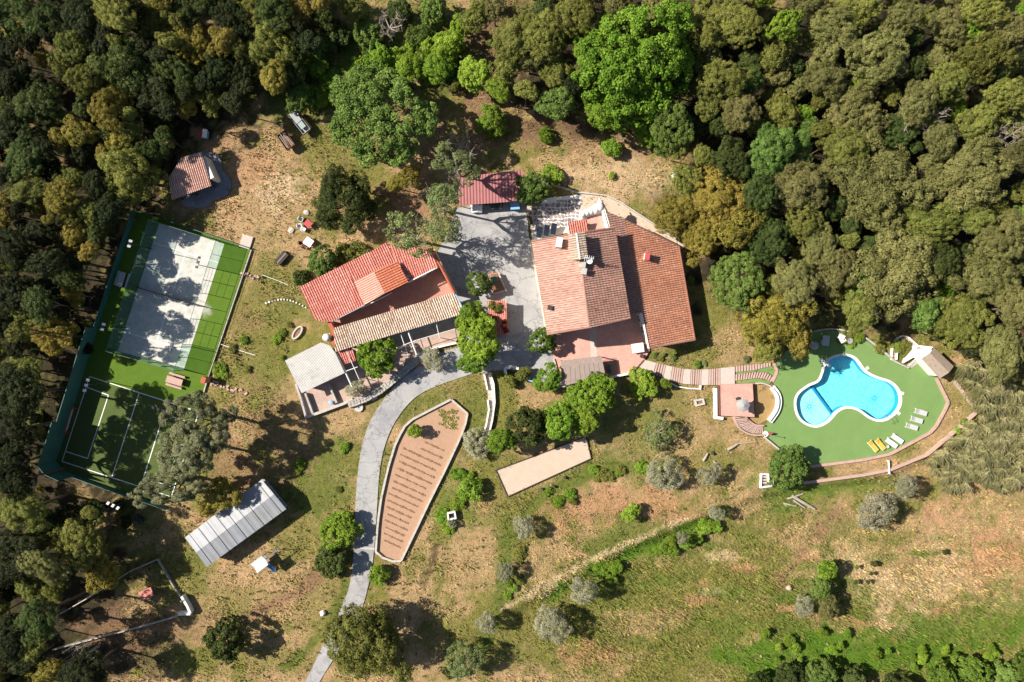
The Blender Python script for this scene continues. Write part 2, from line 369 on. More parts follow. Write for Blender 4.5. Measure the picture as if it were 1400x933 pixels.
def sand_on_turf(m, px, py, rad):
    t = m.node_tree; bs = t.nodes['Principled BSDF']; old = bs.inputs['Base Color'].links[0].from_socket; q = P(px, py)
    g = N(t, 'ShaderNodeNewGeometry'); d = N(t, 'ShaderNodeVectorMath', operation='DISTANCE'); d.inputs[1].default_value = (q.x, q.y, 0); t.links.new(g.outputs['Position'], d.inputs[0])
    a = N(t, 'ShaderNodeMath', operation='DIVIDE'); a.inputs[1].default_value = rad; t.links.new(d.outputs['Value'], a.inputs[0])
    b = N(t, 'ShaderNodeMath', operation='ADD'); t.links.new(a.outputs[0], b.inputs[0]); t.links.new(noise(t, 1.6, 6, .75), b.inputs[1])
    c = mixc(t, ramp(t, b.outputs[0], [(.6, (.6, .6, .6)), (1.5, (0, 0, 0))]), old, (.50, .48, .44)); t.links.new(c, bs.inputs['Base Color'])
sand_on_turf(M['turf_court'], 282, 424, 2.3)
M['turf_pitch'] = turf_mat('pitch_turf', (.072, .105, .028), (.092, .130, .038), (.115, .150, .05), .8)
def court_mat():
    m, t, bs, out = nodes('sanded_court')
    c = ramp(t, noise(t, .9, 6, .72), [(.33, (.31, .33, .28)), (.52, (.50, .48, .44)), (.68, (.60, .57, .53))])
    c = mixc(t, .35, c, ramp(t, noise(t, 6, 4, .7), [(.3, (.34, .36, .31)), (.7, (.62, .6, .56))]))
    t.links.new(c, bs.inputs['Base Color']); bs.inputs['Roughness'].default_value = .95; return m
M['court'] = court_mat()
def water_mat():
    m, t, bs, out = nodes('pool_water')
    tr = N(t, 'ShaderNodeBsdfTransparent'); tr.inputs[0].default_value = (.86, .985, .995, 1)
    gl = N(t, 'ShaderNodeBsdfGlossy'); gl.inputs['Roughness'].default_value = .03
    b = N(t, 'ShaderNodeBump'); b.inputs['Strength'].default_value = .5; b.inputs['Distance'].default_value = .04
    t.links.new(noise(t, 4.5, 3, .55), b.inputs['Height'])
    t.links.new(b.outputs[0], gl.inputs['Normal'])
    mx = N(t, 'ShaderNodeMixShader'); mx.inputs[0].default_value = .045; t.links.new(tr.outputs[0], mx.inputs[1]); t.links.new(gl.outputs[0], mx.inputs[2])
    t.links.new(mx.outputs[0], out.inputs[0]); return m
M['water'] = water_mat()
def glass_mat(name, tint, gloss=.12):
    m, t, bs, out = nodes(name)
    tr = N(t, 'ShaderNodeBsdfTransparent'); tr.inputs[0].default_value = (*tint, 1)
    gl = N(t, 'ShaderNodeBsdfGlossy'); gl.inputs['Roughness'].default_value = .02; gl.inputs[0].default_value = (.75, .95, .95, 1)
    mx = N(t, 'ShaderNodeMixShader'); mx.inputs[0].default_value = gloss
    t.links.new(tr.outputs[0], mx.inputs[1]); t.links.new(gl.outputs[0], mx.inputs[2]); t.links.new(mx.outputs[0], out.inputs[0]); return m
M['glass'] = glass_mat('tempered_glass', (.88, .95, .94))
def pooltile(name, c, c2, sc):
    m, t, bs, out = nodes(name)
    g = N(t, 'ShaderNodeNewGeometry')
    vo = N(t, 'ShaderNodeTexVoronoi'); vo.inputs['Scale'].default_value = sc; t.links.new(g.outputs['Position'], vo.inputs['Vector'])
    col_ = ramp(t, vo.outputs['Color'], [(.2, c2), (.6, c)])
    col_ = mixc(t, .3, col_, ramp(t, noise(t, 2.2, 3), [(.35, c2), (.65, c)]))
    t.links.new(col_, bs.inputs['Base Color']); bs.inputs['Roughness'].default_value = .3; return m
M['pooldeep'] = pooltile('pool_mosaic_deep', (.25, .82, .86), (.13, .70, .80), 5)
M['poolshallow'] = pooltile('pool_mosaic_shallow', (.40, .87, .89), (.34, .82, .87), 5)
M['poolline'] = mk('blue_mosaic', (.02, .30, .56), (.015, .25, .50), 4, .3, 0)
def flag_mat():
    m, t, bs, out = nodes('crazy_paving')
    a = N(t, 'ShaderNodeAttribute', attribute_name='v')
    c = ramp(t, a.outputs['Fac'], [(0, (.11, .085, .10)), (.5, (.20, .155, .17)), (1, (.40, .31, .30))])
    c = mixc(t, .3, c, ramp(t, noise(t, 7, 4), [(.3, (.12, .1, .1)), (.7, (.5, .43, .4))]))
    t.links.new(c, bs.inputs['Base Color']); bs.inputs['Roughness'].default_value = .8; return m
M['flag'] = flag_mat()

# ------------------------------------------------------------ outlines taken on the ground (photograph pixels)
LAWN = [(1060, 497), (1085, 470), (1112, 454), (1135, 451.5), (1160, 455), (1180, 463), (1204, 481), (1218, 491), (1241, 503), (1258, 489), (1284, 517), (1294, 551), (1274, 588), (1216, 619), (1180, 627), (1105, 636.5), (1086, 637), (1069, 619), (1044, 596), (1044, 582), (1053, 577), (1064, 560), (1067, 546), (1063, 531), (1056, 522), (1062, 509)]
POOL = [(1153, 483.5), (1170, 488.6), (1184, 506), (1198, 514), (1218, 521), (1230, 533), (1233, 550), (1227, 564), (1215, 574), (1201, 577), (1187.5, 572.6), (1172, 562), (1158, 559), (1146, 564), (1132.6, 578), (1115.5, 585), (1098, 579.5), (1088, 567.5), (1085, 550), (1090, 536.6), (1103.5, 526), (1117, 519.5), (1122, 509), (1125, 499), (1134, 488.6)]
YARD = [(598, 345), (612, 318), (622, 290), (626, 284), (718, 276), (721, 300), (724, 330), (737, 400), (748, 458), (757, 492), (768, 530), (742, 522), (716, 516), (706, 507), (692, 506), (672, 507), (652, 511), (634, 505), (632, 470), (637, 432), (622, 402)]
ROAD_L = [(640, 472), (603, 482), (576, 498), (545, 522), (524, 547), (507, 575), (496, 605), (490, 640), (486, 690), (483, 760), (478, 800), (465, 835), (438, 890), (414, 940)]
ROAD_R = [(654, 508.5), (622, 519), (590, 531), (565, 546), (542, 574), (527, 607), (519, 645), (515, 700), (510, 765), (503, 803), (490, 845), (461, 893), (432, 940)]
BED = [(617, 546), (641, 567), (630, 597), (610, 640), (588, 684), (547, 770), (514, 758), (517, 715), (522, 680), (531, 640), (542, 604), (557, 577)]
BOCCE = [(678, 643), (801, 597), (808, 627), (694, 679)]
TERRACE = [(750, 452), (864, 425), (880, 424), (888, 480), (881, 492), (864, 511), (829, 517), (768, 530), (757, 492)]
COURT = [(217.7, 305.7), (307, 333.5), (251.4, 506), (161, 480)]
TURF1 = [(187, 289), (344, 341), (284, 524), (270, 560), (112, 517), (124, 480), (146, 412)]
TURF2 = [(112, 517), (270, 560), (234, 684), (196, 683), (104, 651), (74, 638), (83, 613)]
HARD = [W(p) for p in (LAWN, YARD, ROAD_L + ROAD_R[::-1], BED, BOCCE, TERRACE, TURF1, TURF2)]
HARD += [W(p) for p in ([(984, 524), (1031, 524), (1032, 571), (984, 569)], [(410, 393), (525, 332), (595, 342), (637, 430), (620, 470), (560, 490), (500, 545), (418, 572), (389, 494)], [(727, 318), (840, 290), (930, 337), (950, 465), (880, 476), (748, 457)],
    [(248, 216), (276, 210), (303, 220), (306, 235), (316, 250), (300, 273), (284, 284), (250, 282), (236, 268)], [(253, 735), (358, 656), (392, 694), (283, 775)], [(658, 238), (716, 232), (718, 276), (624, 284)], [(722, 272), (800, 264), (800, 312), (727, 328)])]
def hard(x, y):
    r = np.zeros(np.asarray(x).shape, bool)
    for p in HARD: r |= inpoly(x, y, p)
    return r

# ------------------------------------------------------------ the ground sheet
TAN, PALE, REDD, GREEN, LUSH, OLIV, FOREST, DIRT = (.355, .240, .135), (.48, .355, .235), (.385, .205, .125), (.108, .132, .030), (.075, .138, .016), (.165, .155, .046), (.034, .029, .019), (.24, .145, .09)  # FOREST: brown floor with the shade under the crowns put in
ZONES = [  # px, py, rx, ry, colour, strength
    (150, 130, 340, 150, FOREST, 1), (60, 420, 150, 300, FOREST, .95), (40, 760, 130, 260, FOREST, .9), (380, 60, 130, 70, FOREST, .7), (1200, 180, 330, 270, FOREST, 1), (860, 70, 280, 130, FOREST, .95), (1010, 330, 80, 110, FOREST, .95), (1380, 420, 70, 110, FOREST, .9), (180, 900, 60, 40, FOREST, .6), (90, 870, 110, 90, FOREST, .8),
    (560, 75, 110, 60, GREEN, .8), (500, 100, 70, 40, LUSH, .5), (390, 140, 60, 40, GREEN, .7), (660, 40, 60, 40, DIRT, .6),
    (345, 250, 100, 80, TAN, .9), (380, 260, 40, 25, PALE, .8), (330, 300, 40, 30, TAN, .7), (440, 190, 40, 40, OLIV, .8), (330, 230, 40, 40, REDD, .4),
    (370, 420, 55, 60, OLIV, .75), (345, 480, 45, 70, OLIV, .7), (370, 530, 45, 40, GREEN, .5), (345, 440, 20, 14, DIRT, .4), (400, 430, 30, 16, GREEN, .5),
    (800, 220, 150, 40, TAN, .85), (850, 250, 70, 35, PALE, .5), (720, 175, 80, 25, DIRT, .6), (640, 160, 50, 40, DIRT, .8), (560, 270, 60, 40, DIRT, .8), (620, 200, 40, 30, DIRT, .6), (750, 262, 35, 20, OLIV, .8),
    (580, 555, 60, 25, GREEN, .7), (640, 540, 30, 40, OLIV, .7), (650, 580, 20, 40, GREEN, .6), (725, 545, 60, 18, TAN, .8), (620, 680, 30, 60, LUSH, .55), (520, 640, 20, 90, GREEN, .7), (580, 780, 50, 40, OLIV, .5), (620, 770, 60, 60, TAN, .8), (560, 830, 80, 40, TAN, .7),
    (360, 800, 120, 50, TAN, .7), (420, 720, 50, 60, OLIV, .8), (330, 820, 60, 20, OLIV, .6), (430, 640, 60, 60, GREEN, .8), (390, 590, 60, 50, DIRT, .6), (310, 640, 50, 60, DIRT, .6), (240, 805, 40, 40, OLIV, .8), (330, 860, 110, 40, TAN, .6), (200, 860, 90, 30, DIRT, .6), (450, 830, 40, 60, OLIV, .5), (395, 905, 50, 20, OLIV, .7), (270, 770, 30, 20, GREEN, .5),
    (900, 560, 80, 50, OLIV, .8), (870, 600, 60, 40, GREEN, .5), (950, 600, 60, 40, TAN, .6), (1000, 640, 60, 30, OLIV, .7), (960, 490, 70, 18, OLIV, .8), (930, 475, 40, 10, GREEN, .6), (1020, 490, 40, 15, TAN, .7),
    (820, 640, 90, 22, GREEN, .75), (760, 680, 80, 20, OLIV, .6), (840, 700, 140, 35, REDD, .6), (780, 760, 100, 45, TAN, .7), (740, 800, 60, 22, PALE, .6), (1000, 680, 60, 30, TAN, .7), (700, 700, 25, 60, OLIV, .6), (690, 740, 15, 40, GREEN, .5),
    (960, 830, 260, 95, OLIV, .95), (900, 740, 110, 25, GREEN, .8), (830, 800, 50, 30, GREEN, .8), (1000, 790, 90, 30, OLIV, .9), (1000, 764, 22, 8, PALE, .6), (1020, 780, 26, 7, REDD, .7), (950, 822, 34, 8, REDD, .6), (975, 812, 20, 6, PALE, .5), (930, 842, 20, 6, REDD, .5), (1005, 815, 40, 12, LUSH, .5), (940, 790, 40, 9, GREEN, .6), (885, 880, 30, 9, GREEN, .6), (1000, 860, 50, 14, LUSH, .45), (910, 800, 30, 8, LUSH, .4), (1040, 880, 40, 12, TAN, .5), (880, 850, 60, 18, TAN, .6), (820, 900, 60, 18, REDD, .6), (960, 870, 60, 30, GREEN, .5), (940, 900, 120, 30, OLIV, .7), (1020, 730, 40, 16, GREEN, .5),
    (1250, 770, 170, 90, TAN, .85), (1100, 745, 40, 40, TAN, .8), (1180, 800, 60, 40, PALE, .4), (1280, 790, 70, 40, PALE, .35), (1370, 760, 50, 50, REDD, .65), (1300, 700, 50, 20, REDD, .5), (1290, 840, 30, 12, REDD, .5), (1240, 840, 40, 30, PALE, .4), (1350, 690, 60, 30, TAN, .7),
    (1090, 680, 60, 25, LUSH, .7), (1180, 665, 70, 16, LUSH, .6), (1060, 800, 30, 40, OLIV, .7), (1130, 820, 60, 60, GREEN, .8), (1090, 870, 60, 50, GREEN, .8), (1150, 725, 45, 20, GREEN, .6), (1200, 740, 40, 15, OLIV, .6),
    (1200, 895, 190, 35, LUSH, .95), (1340, 860, 90, 30, LUSH, .7), (1080, 910, 120, 40, LUSH, .8), (1390, 850, 40, 50, LUSH, .6), (1270, 870, 70, 18, GREEN, .6),
    (1180, 480, 40, 25, OLIV, .9), (1230, 480, 20, 18, GREEN, .6), (1290, 590, 40, 50, TAN, .9), (1200, 640, 110, 12, TAN, .9), (1300, 550, 30, 30, TAN, .8), (1390, 470, 30, 30, DIRT, .7), (1030, 552, 26, 28, TAN, .8), (1340, 540, 50, 50, OLIV, .7)]
_r = random.Random(77)
for _i in range(46):
    _x, _y = _r.uniform(800, 1390), _r.uniform(735, 880)
    ZONES.append((_x, _y, _r.uniform(10, 34), _r.uniform(4, 9), _r.choice([REDD, REDD, GREEN, LUSH, TAN, OLIV, GREEN]), _r.uniform(.35, .7)))
def trail(pts, w, c, st, step=9):
    for p in resample(pts, step): ZONES.append((p[0], p[1], w, w * .85, c, st))
trail([(655, 890), (690, 800), (690, 750), (705, 715), (740, 680), (790, 655), (850, 640), (905, 634)], 11, GREEN, .8)
trail([(690, 832), (740, 800), (800, 771), (830, 756), (880, 735), (940, 710)], 5, PALE, .75)
trail([(750, 818), (800, 788), (860, 758), (900, 745), (960, 717), (990, 700)], 12, LUSH, .7)
trail([(340, 842), (400, 815), (440, 790)], 9, DIRT, .6)
trail([(596, 742), (591, 770), (578, 796)], 6, FOREST, .7)
trail([(472, 800), (445, 860), (390, 915)], 8, GREEN, .8)
trail([(1105, 755), (1090, 770), (1070, 800)], 9, DIRT, .5)
trail([(1120, 740), (1150, 700)], 12, DIRT, .4)
def ground_col(x, y):
    px = x * S + 700; py = 466.5 - y * S
    n = fbm(x, y, .05); n2 = fbm(x + 40, y - 11, .16); n3 = fbm(x - 7, y + 31, .45); n4 = fbm(x + 13, y - 5, 1.4, 3)
    c = np.zeros(x.shape + (3,)); a = smooth(.38, .62, n2 * .6 + n3 * .4)[..., None]
    c[...] = np.array(OLIV) * (1 - a) + np.array(TAN) * a
    wx = (n2 - .5) * 60 + (n3 - .5) * 46; wy = (fbm(x + 9, y + 77, .16) - .5) * 60 + (fbm(x + 3, y, .55) - .5) * 46
    far = np.maximum(np.maximum(-px, px - 1400), np.maximum(-py, py - 933)) > 60
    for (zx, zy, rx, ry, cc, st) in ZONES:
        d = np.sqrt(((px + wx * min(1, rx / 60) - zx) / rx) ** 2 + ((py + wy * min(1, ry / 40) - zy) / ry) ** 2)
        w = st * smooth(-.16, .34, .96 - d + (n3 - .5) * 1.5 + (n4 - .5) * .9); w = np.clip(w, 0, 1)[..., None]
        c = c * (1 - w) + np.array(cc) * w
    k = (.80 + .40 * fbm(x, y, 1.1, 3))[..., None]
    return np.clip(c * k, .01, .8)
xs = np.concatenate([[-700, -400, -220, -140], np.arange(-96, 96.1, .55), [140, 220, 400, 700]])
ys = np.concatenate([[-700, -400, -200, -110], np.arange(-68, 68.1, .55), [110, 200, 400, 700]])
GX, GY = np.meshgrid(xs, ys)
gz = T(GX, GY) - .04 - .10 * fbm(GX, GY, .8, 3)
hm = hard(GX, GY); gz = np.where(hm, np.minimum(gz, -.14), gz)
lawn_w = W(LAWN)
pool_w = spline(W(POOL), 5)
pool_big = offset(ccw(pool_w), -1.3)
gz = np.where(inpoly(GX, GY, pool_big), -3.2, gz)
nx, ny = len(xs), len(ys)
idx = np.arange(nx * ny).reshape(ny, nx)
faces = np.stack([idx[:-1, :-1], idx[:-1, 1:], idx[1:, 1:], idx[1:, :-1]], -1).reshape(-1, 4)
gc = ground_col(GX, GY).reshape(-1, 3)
def np_mesh(name, verts, faces, colr=None, v=None, mat=None, smooth_=False):
    me = bpy.data.meshes.new(name); k = faces.shape[1]
    me.vertices.add(len(verts)); me.vertices.foreach_set('co', np.asarray(verts, np.float32).ravel())
    me.loops.add(faces.size); me.loops.foreach_set('vertex_index', faces.astype(np.int32).ravel())
    me.polygons.add(len(faces)); me.polygons.foreach_set('loop_start', np.arange(0, faces.size, k, dtype=np.int32))
    me.polygons.foreach_set('loop_total', np.full(len(faces), k, np.int32))
    if smooth_: me.polygons.foreach_set('use_smooth', np.ones(len(faces), bool))
    me.update(calc_edges=True)
    if colr is not None:
        a = me.attributes.new('gcol', 'FLOAT_COLOR', 'POINT'); a.data.foreach_set('color', np.concatenate([colr, np.ones((len(colr), 1))], 1).astype(np.float32).ravel())
    if v is not None:
        a = me.attributes.new('v', 'FLOAT', 'POINT'); a.data.foreach_set('value', np.asarray(v, np.float32))
    if mat: me.materials.append(mat)
    return me
def ground_mat():
    m, t, bs, out = nodes('meadow_ground')
    a = N(t, 'ShaderNodeAttribute', attribute_name='gcol'); c = a.outputs['Color']
    fine = noise(t, 5.5, 6, .75, stretch=(1, 1, 1)); fine2 = noise(t, 1.6, 5, .7)
    c = mixc(t, .9, c, ramp(t, fine, [(.28, (.22, .20, .16)), (.5, (.5, .5, .5)), (.74, (.78, .76, .70))]), 'OVERLAY')
    c = mixc(t, .7, c, ramp(t, fine2, [(.3, (.26, .34, .18)), (.5, (.5, .5, .5)), (.7, (.74, .62, .54))]), 'OVERLAY')
    t.links.new(c, bs.inputs['Base Color']); bs.inputs['Roughness'].default_value = 1; bs.inputs['Specular IOR Level'].default_value = .05
    bump(t, bs, fine, .9, .12); return m
M['ground'] = ground_mat()
g = bpy.data.objects.new('ground', np_mesh('ground', np.stack([GX, GY, gz], -1).reshape(-1, 3), faces, gc, None, M['ground'], True)); col.objects.link(g); setp(g, kind='structure')

# grass standing on the ground, thinner where it is trodden
def grass():
    n = 330000; rs = np.random.RandomState(5)
    x = rs.uniform(-78, 78, n); y = rs.uniform(-53, 53, n)
    px = x * S + 700; py = 466.5 - y * S
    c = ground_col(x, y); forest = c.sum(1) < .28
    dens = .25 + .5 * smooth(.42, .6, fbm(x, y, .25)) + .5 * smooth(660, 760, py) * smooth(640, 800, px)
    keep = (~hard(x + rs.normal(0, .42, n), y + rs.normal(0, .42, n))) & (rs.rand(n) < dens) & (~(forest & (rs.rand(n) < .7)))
    x, y, c, px, py = x[keep], y[keep], c[keep], px[keep], py[keep]; n = len(x)
    z = T(x, y) - .05
    tall = .10 + .22 * smooth(.4, .65, fbm(x + 5, y, .3)) + .14 * smooth(680, 780, py) * smooth(700, 820, px)
    L = tall * rs.uniform(.7, 1.5, n); wd = rs.uniform(.03, .075, n)
    az = rs.normal(.4, 1.3, n); tilt = rs.uniform(.35, 1.15, n)
    dx = np.cos(az) * np.sin(tilt) * L; dy = -np.sin(az) * np.sin(tilt) * L; dz = np.cos(tilt) * L
    sx = -np.sin(az) * wd; sy = -np.cos(az) * wd
    base = np.stack([x, y, z], 1); s = np.stack([sx, sy, 0 * sx], 1); tip = base + np.stack([dx, dy, dz], 1)
    v = np.concatenate([base - s, base + s, tip + s * .5, tip - s * .5], 1).reshape(-1, 3)
    k = rs.uniform(.55, 1.5, (n, 1)) * (.7 + .6 * fbm(x, y, 1.8, 3))[:, None]; tint = np.where(rs.rand(n, 1) < .3, np.array([[1.15, 1.02, .8]]), np.array([[.88, 1.05, .75]]))
    cc = np.repeat(np.clip(c * k * tint, .01, .75), 4, 0)
    mt = 5200; tx = rs.uniform(-75, 75, mt); ty = rs.uniform(-50, 50, mt); tp = tx * S + 700; tq = 466.5 - ty * S
    tc = ground_col(tx, ty); kk = (~hard(tx, ty)) & (tc.sum(1) > .2) & (rs.rand(mt) < .35 + .65 * smooth(650, 720, tq)); tx, ty, tc = tx[kk], ty[kk], tc[kk]; mt = len(tx); nb = 16
    dry = rs.rand(mt) < .45; tcol = np.where(dry[:, None], np.array([[.42, .31, .17]]), np.array([[.075, .115, .022]])) * rs.uniform(.7, 1.35, (mt, 1)) * .6 + tc * .4
    R_ = np.repeat(rs.uniform(.16, .42, mt), nb); X = np.repeat(tx, nb); Y = np.repeat(ty, nb); A_ = rs.uniform(0, 6.283, mt * nb); Tl = rs.uniform(.4, 1.3, mt * nb); W_ = rs.uniform(.02, .045, mt * nb)
    b0 = np.stack([X, Y, T(X, Y) - .05], 1); s0 = np.stack([-np.sin(A_) * W_, np.cos(A_) * W_, 0 * W_], 1); t0 = b0 + np.stack([np.cos(A_) * np.sin(Tl), np.sin(A_) * np.sin(Tl), np.cos(Tl) + .25], 1) * R_[:, None]
    v = np.concatenate([v, np.concatenate([b0 - s0, b0 + s0, t0 + s0 * .4, t0 - s0 * .4], 1).reshape(-1, 3)]); cc = np.concatenate([cc, np.repeat(np.clip(np.repeat(tcol, nb, 0) * rs.uniform(.75, 1.3, (mt * nb, 1)), .01, .75), 4, 0)]); n += mt * nb
    f = np.arange(n * 4).reshape(-1, 4)
    m, t, bs, out = nodes('grass_blades'); a = N(t, 'ShaderNodeAttribute', attribute_name='gcol')
    t.links.new(a.outputs['Color'], bs.inputs['Base Color']); bs.inputs['Roughness'].default_value = .9; bs.inputs['Specular IOR Level'].default_value = .1
    o = bpy.data.objects.new('grass', np_mesh('grass', v, f, cc, None, m)); col.objects.link(o)
    setp(o, 'short dry and green grass over the slopes and the field', 'grass', kind='stuff')
grass()

# ------------------------------------------------------------ roads, yards and lawns
def sheet(name, pts, z, mat, z0=-.3, kind='structure'):
    o = solo(MB().prism(W(pts), z0, z), name, mat, kind=kind); return o
road = sheet('road', spline(ROAD_L, 4, False) + spline(ROAD_R[::-1], 4, False), .02, M['asphalt'])
sheet('parking_yard', YARD, .026, M['asphalt'])
bump_ = MB().wall(W([(482, 748.5), (512, 750.5)]), .28, .0, .07); solo(bump_, 'speed_bump', M['kerb'], 'pale speed bump laid across the narrow grey drive', 'speed bump')
def holed(name, outer, hole, z, mat, depth=.25):
    a = [Vector((x, y, 0)) for x, y in ccw(outer)]; b = [Vector((x, y, 0)) for x, y in ccw(hole)[::-1]]
    tri = tessellate_polygon([a, b]); pts = a + b
    mb = MB().add([(p.x, p.y, z) for p in pts], tri)
    for ring, off in ((a, 0), (b, len(a))):
        k = len(mb.v); n = len(ring); mb.add([(p.x, p.y, z - depth) for p in ring], [])
        mb.f += [(off + i, k + i, k + (i + 1) % n, off + (i + 1) % n) for i in range(n)]
    return mb
cop_out = ccw(pool_w); cop_in = offset(cop_out, .38)
solo(holed('pool_lawn', spline(lawn_w, 1), cop_out, .05, M['turf_pool'], .4), 'pool_lawn', M['turf_pool'], kind='structure')
# swimming pool
pool = thing('swimming_pool', 'kidney shaped turquoise swimming pool with white coping on the green lawn', 'swimming pool', P(1158, 530))
nseg = len(cop_out); step = 5
for i in range(0, nseg, step):
    js = [(i + k) % nseg for k in range(step + 1)]
    pts = [cop_out[j] for j in js] + [cop_in[j] for j in js[::-1]]
    if i: pts = offset(ccw(pts), .012)
    part(MB().prism(pts, -.25, .09 + .004 * (i % 3)), 'coping_slab', M['white'], pool)
mb = MB(); inn = offset(cop_out, .33); DEEP, SHAL = -1.35, -.75
mb.add([(x, y, -.2) for x, y in inn] + [(x, y, -2.0) for x, y in inn], [(i, (i + 1) % nseg, nseg + (i + 1) % nseg, nseg + i) for i in range(nseg)])
part(mb, 'pool_wall', M['poolline'], pool)
L0, L1 = Vector(W([(1107, 521)])[0]), Vector(W([(1144, 574)])[0])
def side(p): return (L1.x - L0.x) * (p[1] - L0.y) - (L1.y - L0.y) * (p[0] - L0.x)
def clip(poly, sgn):
    out = []
    for i in range(len(poly)):
        a, b = poly[i - 1], poly[i]; sa, sb = side(a) * sgn, side(b) * sgn
        if (sa > 0) != (sb > 0): t_ = sa / (sa - sb); out.append((a[0] + (b[0] - a[0]) * t_, a[1] + (b[1] - a[1]) * t_))
        if sb > 0: out.append(b)
    return out
big = offset(cop_out, .25)
pa, pb = clip(big, 1), clip(big, -1)
shal, deep = (pa, pb) if abs(area(pa)) < abs(area(pb)) else (pb, pa)
part(MB().prism(deep, -2.2, DEEP), 'deep_floor', M['pooldeep'], pool); part(MB().prism(shal, -2.2, SHAL), 'shallow_floor', M['poolshallow'], pool)
dn = (L1 - L0).normalized()
q0, q1 = P(1111, 527.5), P(1140.5, 568)
part(MB().wall([(q0.x, q0.y), (q1.x, q1.y)], .33, -2.1, SHAL + .03), 'depth_line', M['poolline'], pool)
for cx, cy, z in ((1106.5, 556, SHAL), (1195.5, 544.5, DEEP), (1146, 509, DEEP)):
    mb = MB(); c = P(cx, cy, z)
    for k in range(9):
        a = 2 * math.pi * k / 9 + .2; L = 1.15 + .25 * (k % 2)
        mb.add([c + Vector((math.cos(a) * .16 - math.sin(a) * .06, math.sin(a) * .16 + math.cos(a) * .06, .006)), c + Vector((math.cos(a) * .16 + math.sin(a) * .06, math.sin(a) * .16 - math.cos(a) * .06, .006)), c + Vector((math.cos(a) * L, math.sin(a) * L, .006))], [(0, 1, 2)])
    part(mb, 'starfish_mosaic', M['poolline'], pool)
wv = offset(cop_out, .30)
part(MB().add([(x, y, -.12) for x, y in wv], [tuple(range(nseg))]), 'water', M['water'], pool)
for cx, cy, a in ((1186, 503.5, 40), (1234, 538, -10), (1229, 565.5, -40)):
    p = P(cx, cy, .1); part(MB().box((p.x, p.y, .06), (.42, .42, .11), R(a)), 'skimmer_lid', M['white'], pool)
p = P(1216, 573)
for d in (-.28, .28):
    q = p + Vector((d * .8, d * .55, 0)); lad = MB().tube([q + Vector((.35, -.5, .05)), q + Vector((.3, -.42, .75)), q + Vector((-.1, .2, .8)), q + Vector((-.3, .5, .2)), q + Vector((-.3, .5, -1.0))], .03)
    part(lad, 'ladder_rail', M['steel'], pool); 
for z in (-.3, -.6, -.9): part(MB().tube([p + Vector((-.3 - .22, .5 - .15, z)), p + Vector((-.3 + .22, .5 + .15, z))], .03), 'ladder_rung', M['steel'], pool)
db = thing('diving_board', 'white diving board reaching over the shaded end of the pool', 'diving board', P(1125, 494))
a_, b_ = P(1121.5, 491, .5), P(1135.5, 501.5, .5); ang = math.atan2(b_.y - a_.y, b_.x - a_.x); cm = (a_ + b_) / 2; L_ = (b_ - a_).length
part(MB().box((cm.x, cm.y, .5), (L_, .48, .06), ang), 'board', M['whitepaint'], db)
for k in (-.36, -.1):
    q = cm + Vector((math.cos(ang), math.sin(ang), 0)) * L_ * k; part(MB().box((q.x, q.y, .26), (.14, .4, .42), ang), 'pedestal', M['concrete'], db)
# lawn margins: pink coping wall in slabs, dry strip, outer wall
mw = thing('margin_wall', 'low pink slab wall around the south and east side of the pool lawn', 'wall', P(1216, 619))
path = resample(W([(1106, 638), (1180, 628.5), (1217, 620.5), (1275.5, 589), (1296, 551.5), (1279, 517)]), 1.35)
for i in range(len(path) - 1):
    a, b = Vector(path[i]), Vector(path[i + 1]); m = (a + b) / 2; an = math.atan2(b.y - a.y, b.x - a.x)
    part(MB().box((m.x, m.y, .06), ((b - a).length - .03, .40, .42 + .01 * (i % 3)), an), 'wall_slab', M['pinkwall'], mw)
ow = thing('outer_wall', 'long grey retaining wall holding the strip of dry grass below the pool', 'wall', at(1216, 641))
pth = W([(1098, 660), (1180, 649), (1216, 642), (1266, 621.5), (1301, 592), (1333, 564)])
part(MB().wall(pth, .32, -1.2, .3), 'wall_face', M['kerb'], ow)
part(MB().wall(pth, .42, .303, .38), 'wall_cap', M['pinkwall'], ow)
ew = thing('east_wall', 'straight pale wall running from the pool hut to the reeds', 'wall', at(1318, 540))
part(MB().wall(W([(1303, 521), (1334, 561)]), .3, -1.2, .42), 'wall_face', M['kerb'], ew); part(MB().wall(W([(1303, 521), (1334, 561)]), .38, .424, .48), 'wall_cap', M['pinkwall'], ew)
p0, p1 = P(1214.5, 630, .4), P(1215.5, 648, .4); b2 = thing('white_beam', 'white timber beam laid across the dry strip and outer wall', 'beam', P(1215, 637))
mm = (p0 + p1) / 2; part(MB().box((mm.x, mm.y, .46), (.18, 2.0, .14), R(3)), 'beam', M['whitepaint'], b2); part(MB().box((mm.x, mm.y + .85, .2), (.16, .16, .40), R(3)), 'foot', M['whitepaint'], b2)
# west and north edges of the lawn
solo(MB().wall(W([(1044, 598), (1070, 619.5), (1088, 638)]), .22, -.3, .55), 'lawn_wall', M['kerb'], 'low pale wall edging the lawn by the curved stairs', 'wall')
solo(MB().wall(W(spline([(1112, 453), (1135, 450), (1160, 453.5), (1181, 461.5), (1205, 480), (1218, 490)], 3, False)), .22, -.3, .4), 'lawn_wall', M['kerb'], 'low pale wall curving round the shaded north side of the lawn', 'wall')
